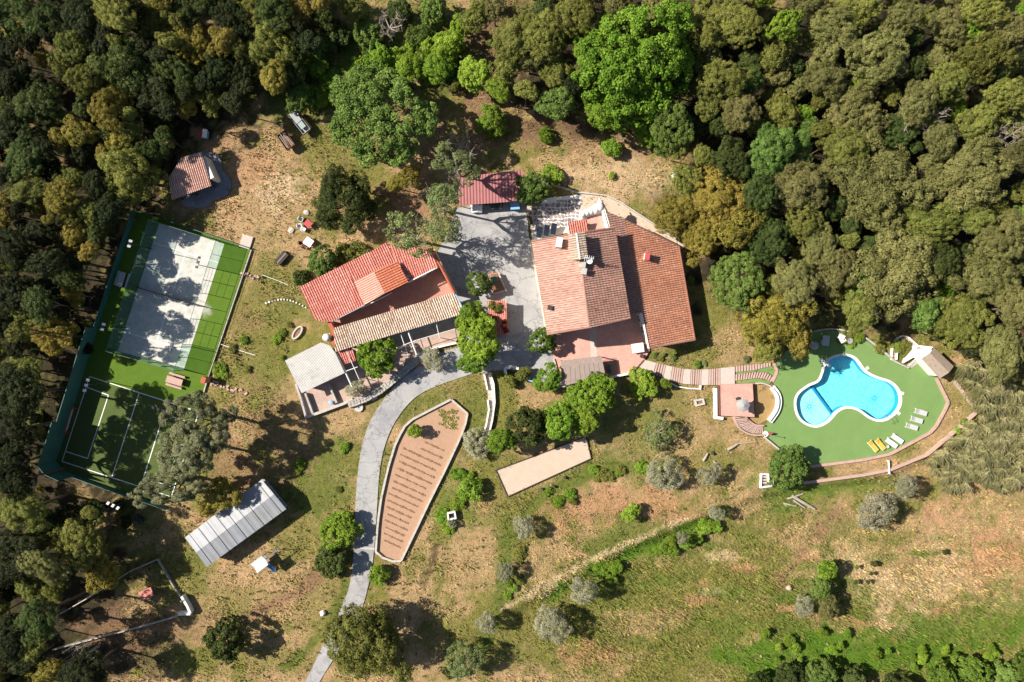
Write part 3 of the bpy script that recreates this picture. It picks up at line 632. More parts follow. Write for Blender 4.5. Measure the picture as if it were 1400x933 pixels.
# ------------------------------------------------------------ roofs
def ray(px, py, p0, n):
    o = Vector((0, 0, H)); d = P(px, py) - o; return o + d * ((p0 - o).dot(n) / d.dot(n))
def plane3(a, b, c):
    A, B, C_ = P(*a), P(*b), P(*c); n = (B - A).cross(C_ - A).normalized(); return A, (n if n.z > 0 else -n)
def tile_mesh(name, poly, flow, mat, pitch=.31, course=.45, amp=.10, overhang=.05, seed=1):
    """rows of barrel tiles laid on a sloping polygon, cut to its outline"""
    rs = np.random.RandomState(seed); poly = [Vector(p) for p in poly]
    n = (poly[1] - poly[0]).cross(poly[2] - poly[0]).normalized(); n = n if n.z > 0 else -n
    f = Vector(flow); f = (f - n * f.dot(n)).normalized(); a = f.cross(n).normalized(); o = poly[0]
    ua = [(p - o).dot(a) for p in poly]; uf = [(p - o).dot(f) for p in poly]
    i0, i1 = math.floor(min(ua) / pitch) - 1, math.ceil(max(ua) / pitch) + 1; j0, j1 = math.floor(min(uf) / course) - 1, math.ceil(max(uf) / course) + 1
    prof = [(.0, .0), (.08, .66), (.29, 1.0), (.50, .66), (.58, .0), (.58, .0), (1.0, .0)]
    I, J = np.meshgrid(np.arange(i0, i1), np.arange(j0, j1), indexing='ij'); I = I.ravel(); J = J.ravel(); m = len(I)
    colv = {}; vv = np.clip(.6 + .15 * rs.randn(m) + .12 * np.sin(I * 12.9), 0, 1)
    V = np.zeros((m, 14, 3)); A, F, NN, O = (np.array(q) for q in (a, f, n, o))
    jit = rs.uniform(-.012, .012, m)
    for e in (0, 1):
        for k, (t_, h) in enumerate(prof):
            u = (I + t_) * pitch + jit; w = (J + e) * course + (0.03 if e else 0); hh = h * amp + (.035 if e else .0) + .012
            V[:, e * 7 + k] = O + u[:, None] * A + w[:, None] * F + hh * NN
    f1 = np.array([(k, k + 1, 7 + k + 1, 7 + k) for k in (0, 1, 2, 3, 5)]); Fc = (f1[None] + (np.arange(m) * 14)[:, None, None]).reshape(-1, 4)
    va = np.repeat(vv[:, None], 14, 1); va[:, [5, 6, 12, 13]] = np.clip(.12 + .12 * rs.randn(m), 0, 1)[:, None]   # channels darker: weathered under-tiles, with recess shade put into the tone
    # keep tiles near the polygon only
    me = np_mesh(name, V.reshape(-1, 3), Fc, None, va.ravel(), mat)
    bm = bmesh.new(); bm.from_mesh(me); c = sum(poly, Vector()) / len(poly)
    for i in range(len(poly)):
        p, q = poly[i - 1], poly[i]; d = (q - p).cross(n).normalized()
        if d.dot(c - p) > 0: d = -d
        bmesh.ops.bisect_plane(bm, geom=bm.verts[:] + bm.edges[:] + bm.faces[:], plane_co=p + d * overhang, plane_no=d, clear_outer=True)
    bm.to_mesh(me); bm.free(); return me
_seed = [10]
def roof(parent, pl, outline, flow, mat, ch, pitch=.31, course=.45, amp=.10, thick=.14, name='roof', label=None):
    """deck plus its tiles; pl = three pixels with height fixing the plane, flow = two pixels down the slope"""
    p0, n = plane3(*pl); poly = [ray(a, b, p0, n) for a, b in outline]
    d = part(MB().slab(poly, thick), name, ch, parent, label)
    f = ray(*flow[1], p0, n) - ray(*flow[0], p0, n); _seed[0] += 1
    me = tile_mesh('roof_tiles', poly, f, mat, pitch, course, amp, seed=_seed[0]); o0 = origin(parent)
    me.transform(Matrix.Translation(-o0)); o = bpy.data.objects.new('roof_tiles', me); col.objects.link(o); o.parent = d; setp(o, kind='stuff')
    return d, poly
def cap(parent, pts3, r, mat, name='ridge_cap', piece=.45):
    """ridge of half-round cap tiles along two points"""
    a, b = Vector(pts3[0]), Vector(pts3[1]); L = (b - a).length; n = max(1, round(L / piece)); d = (b - a) / n; mb = MB()
    for i in range(n): mb.tube([a + d * i + Vector((0, 0, .02)), a + d * (i + 1.06) + Vector((0, 0, -.01))], r * 1.06, r * .94, 8)
    return part(mb, name, mat, parent, kind='stuff')
def window(parent, a, b, t, z, w=1.0, h=1.2, shutter=None):
    """window set on the outer face of the wall a-b (outside to the right of a->b)"""
    a, b = Vector(a), Vector(b); d = (b - a).normalized(); nn = Vector((d.y, -d.x)); c = a.lerp(b, t) + nn * .02; an = math.atan2(d.y, d.x)
    fr = part(MB().box((c.x, c.y, z), (w + .16, .10, h + .16), an), 'window', M['whitepaint'], parent)
    for s in (-1, 1):
        g = c + d * (s * w / 4) + nn * .045; part(MB().box((g.x, g.y, z), (w / 2 - .06, .03, h - .06), an), 'pane', M['glassdark'], fr)
    s_ = c + nn * .06; part(MB().box((s_.x, s_.y, z - h / 2 - .11), (w + .3, .24, .06), an), 'sill', M['concrete'], fr)
def door(parent, a, b, t, w=1.0, h=2.1, z0=0.05, mat='wood'):
    a, b = Vector(a), Vector(b); d = (b - a).normalized(); nn = Vector((d.y, -d.x)); c = a.lerp(b, t) + nn * .03; an = math.atan2(d.y, d.x)
    o = part(MB().box((c.x, c.y, z0 + h / 2), (w, .08, h), an), 'door', M[mat], parent)
    g = c + d * (w * .38) + nn * .07; part(MB().box((g.x, g.y, z0 + 1.0), (.05, .06, .16), an), 'handle', M['steel'], o)
def flat(xy): return [(p.x, p.y) for p in xy]
def inset(poly2, d): return offset(ccw(poly2), d)
def chimney(parent, px, py, z0, z1, w, d, rz, mat, capmat, name='chimney', over=.08):
    p = P(px, py, z1); c = part(MB().box((p.x, p.y, (z0 + z1) / 2), (w, d, z1 - z0), rz), name, mat, parent)
    part(MB().box((p.x, p.y, z1 + .05), (w + over, d + over, .09), rz), 'chimney_cap', capmat, c); return c

# ------------------------------------------------------------ main house
EZ, RZ = 6.9, 8.3
house = thing('tiled_house', 'large two storey house with weathered pink clay tile roof beside the grey yard', 'house', P(795, 385))
TL, BL, RT, RB, TR, BR = (727, 330), (748.5, 457.7), (789.5, 319), (806, 447.8), (840.5, 311.5), (861.3, 435.3)
foot = inset(flat([P(*TL, EZ), P(*TR, EZ), P(*BR, EZ), P(*BL, EZ)]), .45)
part(MB().prism(foot, 0, EZ - .05), 'wall', M['cream'], house)
mb = MB()   # gables
for a, b, r in ((TL, TR, RT), (BL, BR, RB)):
    A, B, C_ = P(*a, EZ - .1), P(*b, EZ - .1), P(*r, RZ - .16); i = (P(795, 385, EZ) - (A + B) / 2); i.z = 0; i = i.normalized() * .45
    A, B, C_ = A + i, B + i, C_ + i; j = i * .5
    part(MB().add([A, B, C_, A + j, B + j, C_ + j], [(0, 1, 2), (5, 4, 3), (0, 3, 4, 1), (1, 4, 5, 2), (2, 5, 3, 0)]), 'gable', M['cream'], house)
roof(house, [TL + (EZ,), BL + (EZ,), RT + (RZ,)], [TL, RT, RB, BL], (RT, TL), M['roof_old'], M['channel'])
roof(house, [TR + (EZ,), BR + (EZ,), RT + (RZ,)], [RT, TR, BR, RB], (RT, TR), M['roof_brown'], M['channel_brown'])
cap(house, (P(*RT, RZ + .02), P(*RB, RZ + .02)), .15, M['roof_old'])
for a, b in ((TL, RT), (RT, TR), (BL, RB), (RB, BR)):
    za = RZ if a in (RT, RB) else EZ; zb = RZ if b in (RT, RB) else EZ; cap(house, (P(*a, za + .08), P(*b, zb + .08)), .11, M['roof_old'], 'verge_tiles')
fl = ccw(foot)
for k in range(4):
    a, b = fl[k], fl[(k + 1) % 4]
    for t_ in (.2, .5, .8): window(house, a, b, t_, 5.3)
    if k != 1:
        for t_ in (.25, .75): window(house, a, b, t_, 1.7)
# stair tower on the ridge
tw = [(777.5, 321), (798.5, 317.5), (803.5, 352.5), (783, 356.5)]; TZ = 9.6; tr_ = [(788.3, 319), (793, 354.5)]
tpoly = inset(flat([P(a, b, TZ) for a, b in tw]), .18)
part(MB().prism(tpoly, 6.6, TZ - .02), 'stair_tower', M['cream'], house)
roof(house, [tw[0] + (TZ,), tw[3] + (TZ,), tr_[0] + (TZ + .3,)], [tw[0], tr_[0], tr_[1], tw[3]], (tr_[0], tw[0]), M['roof_pale'], M['channel_brown'], name='tower_roof')
roof(house, [tw[1] + (TZ,), tw[2] + (TZ,), tr_[0] + (TZ + .3,)], [tr_[0], tw[1], tw[2], tr_[1]], (tr_[0], tw[1]), M['roof_pale'], M['channel_brown'], name='tower_roof')
cap(house, (P(*tr_[0], TZ + .32), P(*tr_[1], TZ + .32)), .12, M['white'])
chimney(house, 764.5, 331.5, 6.9, 8.7, .75, 1.25, R(-9), M['pinkwall'], M['white'])
chimney(house, 797.2, 362, 7.8, 9.0, .62, .75, R(-9), M['white'], M['concrete'])
chimney(house, 798.6, 371.2, 7.8, 9.0, .62, .75, R(-9), M['white'], M['concrete'])
chimney(house, 752, 421, 6.7, 7.5, .6, .55, R(-9), M['darkbrown'], M['darkwood'], 'roof_vent')
p = P(805, 354, 9.6); an = part(MB().tube([p - Vector((0, 0, 2)), p + Vector((0, 0, .9))], .03), 'aerial_mast', M['steel'], house)
for k in range(5):
    q = p + Vector((-.1, 0, .85)); part(MB().box((q.x - .5 + k * .28, q.y, q.z), (.04, .9 - .12 * k, .04), R(-12)), 'aerial_rod', M['whitepaint'], an)
part(MB().box((p.x - .1, p.y, p.z + .8), (1.3, .05, .05), R(-2)), 'aerial_boom', M['whitepaint'], an)
part(MB().lathe((p.x + .15, p.y - .25, p.z - .5), [(.05, 0), (.3, .06), (.42, .2)], 12), 'dish', M['whitepaint'], an)
# lower east wing
e1, e2 = 4.6, 2.9
pl = [(877, 428, e1), (887, 476, e1), (950, 465, e2)]
A_ = [(853, 300), (928, 337), (950, 465), (887, 476), (877, 428)]; B_ = [(830, 290), (853, 300), (877, 428), (858, 432)]
wing, _ = roof(house, pl, A_, ((880, 400), (945, 388)), M['roof_orange'], M['channel'], name='wing_roof', label='orange clay tile roof of the low east wing')
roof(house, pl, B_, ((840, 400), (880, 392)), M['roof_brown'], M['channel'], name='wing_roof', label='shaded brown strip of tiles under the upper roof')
pp0, nn0 = plane3(*pl); wp = [ray(a, b, pp0, nn0) for a, b in [(840, 300), (926, 339), (947, 462), (888, 472), (874, 426), (846, 428)]]
ws = inset(flat(wp), .3); ws_z = []
for x, y in ws: ws_z.append(pp0.z - ((x - pp0.x) * nn0.x + (y - pp0.y) * nn0.y) / nn0.z - .2)
part(MB().prism(ws, 0, ws_z), 'wing_wall', M['cream'], house)
chimney(house, 885, 350.5, 3.2, 5.1, .62, .95, R(-8), M['white'], M['redcloth'])
def onp(a, b, up=.09): v = ray(a, b, pp0, nn0); v.z += up; return v
cap(house, (onp(928, 337), onp(950, 465)), .12, M['roof_orange'], 'eave_tiles'); cap(house, (onp(853, 300), onp(928, 337)), .11, M['roof_brown'], 'verge_tiles'); cap(house, (onp(887, 476), onp(950, 465)), .12, M['roof_old'], 'verge_tiles')
for off in (0, 1.6):
    a, b = P(876 + off, 428, 4.75), P(886 + off, 477, 4.75); part(MB().tube([a, b], .05), 'gutter', M['whitepaint'], house)
for t_ in (.25, .6): window(house, ccw(ws)[1], ccw(ws)[2], t_, 1.5)
# north lean-to, roof terrace
roof(house, [(777, 304, 5.6), (802, 300, 5.6), (803.5, 317, 5.0)], [(777, 304), (802, 300), (803.5, 317.5), (778.5, 321)], ((789, 302), (792, 319)), M['roof_red'], M['channel_red'], name='lean_to_roof')
part(MB().prism(inset(W([(777, 304), (802, 300), (803.5, 317), (778.5, 320)], 5.2), .25), 0, 4.95), 'lean_to_wall', M['cream'], house)
rt = [(803, 294), (823.5, 288.5), (830, 311.5), (803.5, 316)]
part(MB().prism(W(rt, 4.2), 0, 4.2), 'roof_terrace', M['pinkfloor'], house)
part(MB().wall(W([(823.5, 287), (831, 313)], 4.9), .3, 0, 4.9), 'parapet', M['white'], house); part(MB().wall(W([(827, 288.5), (834.5, 312.5)], 4.8), .14, 2, 4.8), 'parapet', M['white'], house)
part(MB().wall(W([(795, 295.5), (803, 293), (823.5, 287.2)], 4.7), .7, 0, 4.6), 'parapet', M['white'], house)
for i, (a, b, r_) in enumerate([(797, 292.5, .5), (802.5, 290.5, .55), (808, 288.5, .6), (814, 286.5, .7), (819.5, 283, .75), (821, 278, .45)]):
    q = P(a, b, 5.0); part(MB().lathe((q.x, q.y, 4.35), [(r_ * .8, 0), (r_, .25), (r_ * .92, .55), (r_ * .6, .8), (r_ * .15, .92)], 10), 'rounded_cap', M['white'], house, smooth_=True)
q = P(819, 271, 4.6); part(MB().tube([q, P(820.5, 280, 5.2)], .09), 'vent_pipe', M['whitepaint'], house)
part(MB().prism(W([(793, 284), (823, 277), (829, 289), (803, 296), (796, 296)], 0.3), -.1, .3), 'north_step', M['sandpath'], house)

# terrace on the south side
ter = thing('south_terrace', 'pink tiled terrace south of the large house with white parapet', 'terrace', P(820, 480))
part(MB().prism(W(TERRACE, .28), -.3, .28), 'terrace_floor', M['pinkfloor'], ter)
part(MB().prism(W([(806, 450), (814.5, 448), (816.5, 491), (808, 492)], .285), .2, .285), 'pale_strip', M['landing'], ter)
part(MB().wall(W([(828, 517.5), (863, 510.5)], .9), .3, -.2, .9), 'parapet', M['white'], ter); part(MB().wall(W([(757, 491), (768, 529), (800, 523)], .5), .25, -.2, .5), 'parapet', M['kerb'], ter)
part(MB().wall(W([(864.5, 510.5), (880.5, 492.5)], .3), .22, -.2, .33), 'threshold', M['darkbrown'], ter)
per = thing('pergola', 'flat pergola of grey brown boards at the terrace edge', 'pergola', P(796, 508))
pc = [P(767, 493.5, 2.7), P(822.6, 487, 2.85), P(828, 513, 2.7), P(767.5, 529, 2.5)]
nb = 9
for i in range(nb):
    a, b = pc[0].lerp(pc[1], i / nb), pc[0].lerp(pc[1], (i + .94) / nb); c, d = pc[3].lerp(pc[2], (i + .94) / nb), pc[3].lerp(pc[2], i / nb)
    dz = Vector((0, 0, .018 * (i % 2)))
    part(MB().slab([a + dz, b + dz, c + dz, d + dz], .05), 'roof_board', M['plank'], per)
for q in pc:
    c = q.lerp((pc[0] + pc[2]) / 2, .06); part(MB().box((c.x, c.y, (c.z - .1) / 2), (.14, .14, c.z - .1)), 'post', M['darkwood'], per)
for i, j in ((0, 1), (3, 2)):
    a, b = pc[i].lerp((pc[0] + pc[2]) / 2, .06), pc[j].lerp((pc[0] + pc[2]) / 2, .06); part(MB().tube([a - Vector((0, 0, .12)), b - Vector((0, 0, .12))], .06, n=4), 'beam', M['darkwood'], per)
def table(name, label, px, py, w, d, h, rz, mat, legmat='steel', z=None, cloth=None):
    p = at(px, py); p.z = z if z is not None else p.z
    t = thing(name, label, 'table', p); q = P(px, py, p.z + h); q.z = 0
    top = part(MB().box((q.x, q.y, p.z + h - .03), (w, d, .06), rz), 'table_top', M[mat], t)
    for sx in (-1, 1):
        for sy in (-1, 1):
            v = Matrix.Rotation(rz, 3, 'Z') @ Vector((sx * (w / 2 - .1), sy * (d / 2 - .1), 0)); part(MB().box((q.x + v.x, q.y + v.y, p.z + (h - .06) / 2), (.07, .07, h - .06), rz), 'leg', M[legmat], t)
    return t
table('table', 'large white table at the east end of the pink terrace', 872, 476, 1.75, 1.35, .76, R(8), 'whitepaint', z=.28)
q = P(877, 487, .28); pot = thing('plant_pot', 'dark round pot on the pink terrace by the steps', 'pot', q); part(MB().lathe((q.x, q.y, .28), [(.2, 0), (.3, .35), (.32, .4)], 14), 'pot', M['maroon'], pot); part(MB().lathe((q.x, q.y, .66), [(.26, 0), (.26, .04)], 14), 'soil', M['darkwood'], pot)
patch_ = solo(MB().prism(W([(824.5, 492.5), (842.5, 489), (846, 510.5), (828, 514.5)], .3), .2, .3), 'terrace_patch', M['courtfloor'], 'dark red mat beside the pergola on the pink terrace', 'mat')  # darker red rectangle laid just above the terrace tiles
def chair(mat='greencloth', w=.5):
    t = thing('garden_chair', 'chair', 'chair', (0, 0, 0))
    part(MB().box((0, 0, .43), (w, w, .05)), 'seat', M[mat], t); part(MB().box((-w / 2 + .03, 0, .68), (.05, w, .46), ry=R(-8)), 'backrest', M[mat], t)
    for sx in (-1, 1):
        for sy in (-1, 1): part(MB().box((sx * (w / 2 - .05), sy * (w / 2 - .05), .205), (.045, .045, .40)), 'leg', M[mat], t)
    for sy in (-1, 1): part(MB().box((0, sy * (w / 2), .63), (w, .05, .04)), 'armrest', M[mat], t)
    return t
gchair = chair('greencloth'); place(gchair, P(831.5, 501, .3), R(80), 'dark green plastic chair on the dark red terrace rectangle'); gchair['group'] = 'green terrace chairs'
place(gchair, P(832.5, 507.5, .3), R(95)).location.z = .3
# solar collectors and gate piers by the house
for i in range(3):
    c = P(737.5 + 9.6 * i, 317.5 - 2 * i, 1.0); t = thing('solar_panel', 'dark glass solar panel in the row of three behind the house', 'solar panel', (c.x, c.y, 0), 'row of solar panels')
    part(MB().box((c.x, c.y, 1.0), (.86, 1.7, .07), R(-9), rx=R(14)), 'frame', M['steel'], t); part(MB().box((c.x, c.y, 1.046), (.78, 1.62, .03), R(-9), rx=R(14)), 'glass', M['panel'], t)
    for s in (-1, 1): part(MB().box((c.x + s * .3, c.y, .48), (.06, .9, .96), R(-9)), 'stand', M['darksteel'], t)
yw = thing('yard_wall', 'dark low wall with two pale piers between the yard and crazy paving', 'wall', P(726, 298))
part(MB().wall(W([(724, 288), (727, 309)], .9), .42, 0, .9), 'wall_face', M['darkwood'], yw)
for a, b in ((723.5, 285), (728.5, 311)): q = P(a, b, 1.4); part(MB().box((q.x, q.y, .7), (.6, .6, 1.4), R(-8)), 'pier', M['sandpath'], yw); part(MB().box((q.x, q.y, 1.44), (.7, .7, .08), R(-8)), 'pier_cap', M['landing'], yw)
sheet('house_pavement', [(722.5, 329), (730, 329), (751, 458), (746, 459), (741, 425), (731, 372)], .10, M['cream'])
# crazy paving, stones too small to pick out one by one
def flags(poly, z, cell, name, seed=4, kind='structure'):
    rs = random.Random(seed); w = W(poly); xs_ = [p[0] for p in w]; ys_ = [p[1] for p in w]; V = []; F = []; A = []
    nx_ = int((max(xs_) - min(xs_)) / cell) + 2; ny_ = int((max(ys_) - min(ys_)) / cell) + 2
    pt = {}
    for i in range(nx_ + 1):
        for j in range(ny_ + 1): pt[i, j] = (min(xs_) + (i + rs.uniform(-.36, .36) + .5 * (j % 2) - .5) * cell, min(ys_) + (j + rs.uniform(-.36, .36) - .5) * cell)
    for i in range(nx_):
        for j in range(ny_):
            q = [pt[i, j], pt[i + 1, j], pt[i + 1, j + 1], pt[i, j + 1]]; cx = sum(p[0] for p in q) / 4; cy = sum(p[1] for p in q) / 4
            if not inpoly(np.array([cx]), np.array([cy]), w)[0]: continue
            zz = z + rs.uniform(0, .03); b = len(V); cols = rs.random()
            for k in range(4):
                for f_ in (.2, .8):
                    x, y = q[k][0] + (q[(k + 1) % 4][0] - q[k][0]) * f_, q[k][1] + (q[(k + 1) % 4][1] - q[k][1]) * f_
                    V.append((cx + (x - cx) * .80, cy + (y - cy) * .80, zz)); A.append(cols)
            for k in range(8): V.append((cx + (V[b + k][0] - cx) * 1.06, cy + (V[b + k][1] - cy) * 1.06, z - .06)); A.append(cols)
            F.append([b + k for k in range(8)]); F += [[b + k, b + 8 + k, b + 8 + (k + 1) % 8, b + (k + 1) % 8] for k in range(8)]
    me = bpy.data.meshes.new(name); me.from_pydata(V, [], F); a = me.attributes.new('v', 'FLOAT', 'POINT'); a.data.foreach_set('value', A); me.materials.append(M['flag'])
    return me
sheet('stone_yard', [(722, 274), (795, 266), (798, 300), (800, 312), (728, 330)], .03, M['white'])
o = bpy.data.objects.new('paving_stones', flags([(730, 279), (796, 270), (797, 300), (782, 308), (732, 312)], .06, .56, 'paving_stones')); col.objects.link(o); o.parent = bpy.data.objects['stone_yard']; o.matrix_parent_inverse = Matrix.Translation(-bpy.data.objects['stone_yard'].location); setp(o, kind='stuff')
# path along the north side of the house
sheet('north_path', [(793, 262), (830, 267), (851, 279), (895, 309), (937, 337), (930, 342), (893, 322), (853, 302), (832, 291), (796, 288)], .04, M['sandpath'])
solo(MB().wall(W([(733, 246), (760, 253.5), (792, 263), (829, 267), (850, 277), (894, 306), (938, 336)], .5), .18, -.2, .42), 'garden_wall', M['kerb'], 'thin pale garden wall along the path behind the large house', 'wall')

# ------------------------------------------------------------ steps from the terrace to the pool
def steps(parent, e0, e1, n, z0, z1, frac=.62, name='step', mat='tread', base=True):
    """treads between two edge lines, a dark brown bed showing between them"""
    a = resample(W(e0), .05); b = resample(W(e1), .05); g = lambda l, t_: Vector(l[min(len(l) - 1, max(0, round(t_ * (len(l) - 1))))])
    if base:
        k = 10; part(MB().prism([tuple(g(a, i / k)) for i in range(k + 1)] + [tuple(g(b, i / k)) for i in range(k, -1, -1)], -.4, min(z0, z1) - .03), 'stair_bed', M['darkbrown'], parent)
    for i in range(n):
        t0, t1 = (i + .19) / n, (i + .19 + frac) / n; z = z0 + (z1 - z0) * (i + .5) / n
        part(MB().prism([tuple(g(a, t0)), tuple(g(a, t1)), tuple(g(b, t1)), tuple(g(b, t0))], -.3, z + .05), name, M[mat], parent)
st = thing('garden_steps', 'broad stepped walkway of pink treads from terrace to pool', 'steps', P(935, 515))
TE = [(880, 492), (898, 496.5), (914, 500.5), (933, 504.5), (950, 505.5), (970, 505), (984, 503.5), (1004, 501.5)]; BE = [(866, 510.5), (895, 513), (915, 520), (935, 525), (957, 526.5), (970, 526.5), (984, 526.5), (1004, 526.5)]
te, be = resample(TE, 1), resample(BE, 1)
def cut(l, x0, x1): return [(x, float(np.interp(x, [q[0] for q in l], [q[1] for q in l]))) for x in np.linspace(x0, x1, 6)]
segs = [(0, 880, 897, 866, 892), (4, 897, 910, 892, 906), (0, 910, 919, 906, 916), (5, 919, 934, 916, 932), (0, 934, 944, 932, 943), (5, 944, 958.5, 943, 957.5), (0, 958.5, 968.5, 957.5, 968), (5, 968.5, 984, 968, 984), (0, 984, 1004, 984, 1004)]
zz = .24
for n_, a0, a1, b0, b1 in segs:
    if n_ == 0: part(MB().prism(W(cut(TE, a0 + .2, a1 - .2) + cut(BE, b0 + .2, b1 - .2)[::-1]), -.3, zz + .03), 'landing', M['landing'], st)
    else: steps(st, cut(TE, a0, a1), cut(BE, b0, b1), n_, zz, zz, .66)
solo(MB().wall(W([(917, 524), (925, 528.5), (940, 531), (957, 532), (957.5, 527)]), .15, -.1, .35), 'planter_kerb', M['whitepaint'], 'thin white kerb around the planting strip under the stepped walkway', 'kerb')
fu = thing('stair_flight', 'upper flight of short pink steps beside the pool lawn', 'steps', P(1030, 500)); steps(fu, [(1004.5, 501), (1054, 496)], [(1004.5, 508.8), (1030, 506.5), (1054, 500.5)], 13, .22, .12)
fd = thing('stair_flight', 'lower flight of short pink steps curving round to the lawn', 'steps', P(1030, 515)); steps(fd, [(1004.5, 512), (1035.5, 508.5), (1048, 510), (1058, 516.5)], [(1004.5, 520.6), (1035, 517), (1044, 518), (1054, 522.5)], 15, .22, .12)
sheet('turf_wedge', [(1004.5, 509), (1030, 507), (1056, 500), (1059, 515), (1048, 509.5), (1036, 508), (1004.5, 511.8)], .045, M['turf_pool'])
sheet('turf_strip', [(1004.5, 521), (1035, 517.5), (1054, 523), (1052, 525), (1034, 522.5), (1010, 525.5)], .045, M['turf_pool'])
solo(MB().wall(W(spline([(1057.5, 497), (1060.5, 503), (1061, 510), (1057, 519), (1055.5, 522)], 3, False)), .42, -.2, .16), 'stair_coping', M['pinkwall'], 'curved pink coping closing the two stair flights at the lawn', 'coping')
rt_ = thing('red_terrace', 'square red paved terrace with parasol above the pool lawn', 'terrace', P(1008, 547))
part(MB().prism(W([(984, 526), (1029, 524.5), (1031.5, 570.5), (985, 568.5)], .9), -.3, .9), 'terrace_floor', M['pinkfloor'], rt_)
part(MB().wall(W([(983.6, 527), (984.5, 568.5)], .98), .12, -.1, .98), 'terrace_edge', M['darkbrown'], rt_)
solo(MB().wall(W([(978.5, 531), (979, 571), (989, 572.5)], .6), .42, -.2, .6), 'planter_wall', M['white'], 'white low planter wall left of the square red terrace', 'wall')
sheet('dry_lawn', [(1031.5, 526), (1045, 527), (1056, 534), (1060, 548), (1057, 564), (1048, 575), (1038, 580), (1028, 578), (1022, 573), (1031.5, 570.5)], .03, turf_mat('dry_turf', (.30, .19, .075), (.36, .24, .10), (.42, .30, .15)))
cb = thing('curved_bench', 'curved white stepped bench wall round the dry lawn by the pool', 'bench', P(1062, 550))
arc = spline([(1054.5, 529.5), (1061.5, 539), (1063.5, 550), (1060.5, 562), (1051, 576)], 5, False)
w_arc = W(arc); part(MB().wall(offset(w_arc, -.22, False), .30, -.2, .75), 'bench_back', M['whitepaint'], cb); part(MB().wall(offset(w_arc, .2, False), .42, -.2, .45), 'bench_seat', M['white'], cb)
solo(MB().wall(W(spline([(1033, 524), (1043, 524.5), (1053, 528.5)], 4, False)), .2, -.2, .5), 'lawn_kerb', M['kerb'], 'thin pale kerb above the dry lawn behind the red terrace', 'kerb')
cs = thing('curved_stairs', 'fan of brown pink steps curving down from red terrace to lawn', 'steps', P(1022, 585))
steps(cs, spline([(1002, 568.5), (1006, 577), (1014, 586), (1027, 592), (1043, 592.5)], 4, False), spline([(1017.5, 571.5), (1023, 577), (1032, 582), (1043, 582.5)], 4, False), 17, .85, .12, .6)
part(MB().wall(W(spline([(1001, 567.5), (1005, 578), (1013, 588), (1027, 594), (1044, 594.3)], 4, False)), .2, -.3, .6), 'stair_wall', M['pinkwall'], cs); part(MB().wall(W(spline([(1018, 570.5), (1023.5, 575.8), (1032, 580.8), (1043, 581.5)], 4, False)), .2, -.3, .6), 'stair_wall', M['pinkwall'], cs)
ps = P(1017, 554.5, 3.2); par = thing('parasol', 'round grey parasol open on the red terrace', 'parasol', (ps.x, ps.y, .9))
part(MB().tube([(ps.x, ps.y, .9), (ps.x, ps.y, 3.25)], .035), 'pole', M['steel'], par)
n_ = 8
for k in range(n_):
    a0, a1 = 2 * math.pi * k / n_, 2 * math.pi * (k + 1) / n_; r_ = 1.02
    p1 = Vector((ps.x + r_ * math.cos(a0), ps.y + r_ * math.sin(a0), 2.85)); p2 = Vector((ps.x + r_ * math.cos(a1), ps.y + r_ * math.sin(a1), 2.85)); t_ = Vector((ps.x, ps.y, 3.3)); m_ = (p1 + p2) / 2 + Vector((0, 0, .05)); m_ = m_.lerp(Vector((ps.x, ps.y, 2.9)), .07)
    part(MB().add([t_, p1, m_, p2], [(0, 1, 2), (0, 2, 3)]), 'canopy_panel', M['parasol'], par); part(MB().tube([t_ - Vector((0, 0, .03)), p1 - Vector((0, 0, .03))], .014, n=4), 'rib', M['darksteel'], par)
part(MB().lathe((ps.x, ps.y, .9), [(.3, 0), (.3, .08), (.06, .12)], 12), 'base', M['concrete'], par)
q = P(1008, 545, .9); b_ = solo(MB().box((q.x, q.y, 1.05), (.5, .35, .3), R(20)), 'storage_box', M['darkwood'], 'small dark box under the parasol on the red terrace', 'box')
# ------------------------------------------------------------ annexe with courtyard
ax = thing('courtyard_house', 'low annexe house with bright red tile roofs around a tiled courtyard', 'house', P(520, 400))
fl0 = ((484, 372), (498, 405)); E_ = 3.0
roof(ax, [(410, 393, 3.5), (504, 346, 3.5), (453, 439.5, 2.7)], [(410, 393), (455, 369), (504, 346), (510, 372), (484.5, 385), (499, 416), (453, 439.5), (433, 438.5), (429.5, 434)], ((440, 390), (455, 425)), M['roof_red'], M['channel_red'], .33, .5, label='western red tile slope of the annexe') if False else None
def lean(o_pl, outline, flow, mat, ch, **k): return roof(ax, o_pl, outline, flow, M[mat], M[ch], **k)
PLW = [(410, 393, 3.6), (504, 346, 3.6), (453, 439.5, 2.8)]
lean(PLW, [(410, 393), (470, 362.5), (499, 416), (453, 439.5), (434, 438.5), (429.5, 434.5)], ((440, 390), (457, 427)), 'roof_red', 'channel_red', pitch=.34)
lean(PLW, [(470, 362.5), (505, 345), (513, 371), (484.5, 386)], ((485, 357), (497, 383)), 'roof_red', 'channel_red', pitch=.34)
PLN = [(505.5, 345.5, 3.75), (528, 332, 3.75), (542, 358, 3.2)]
lean(PLN, [(505.5, 345.5), (528, 332), (543, 357.5), (512.5, 372)], ((517, 340), (528, 364)), 'roof_red', 'channel_red', pitch=.34)
PLE = [(536, 338, 3.7), (592, 342, 3.7), (598, 365, 3.1)]
lean(PLE, [(533, 336), (589, 340.5), (598.5, 364.5), (561, 383), (543, 357)], ((570, 345), (580, 373)), 'roof_red', 'channel_red', pitch=.34)
lean([(484.5, 385.5, 3.55), (510.5, 372.3, 4.15), (500, 416, 3.55)], [(484.5, 385.5), (511.5, 372), (526.2, 400.6), (499.5, 416)], ((512, 385), (490, 396)), 'roof_pink', 'channel_red', name='dormer_roof', pitch=.3)
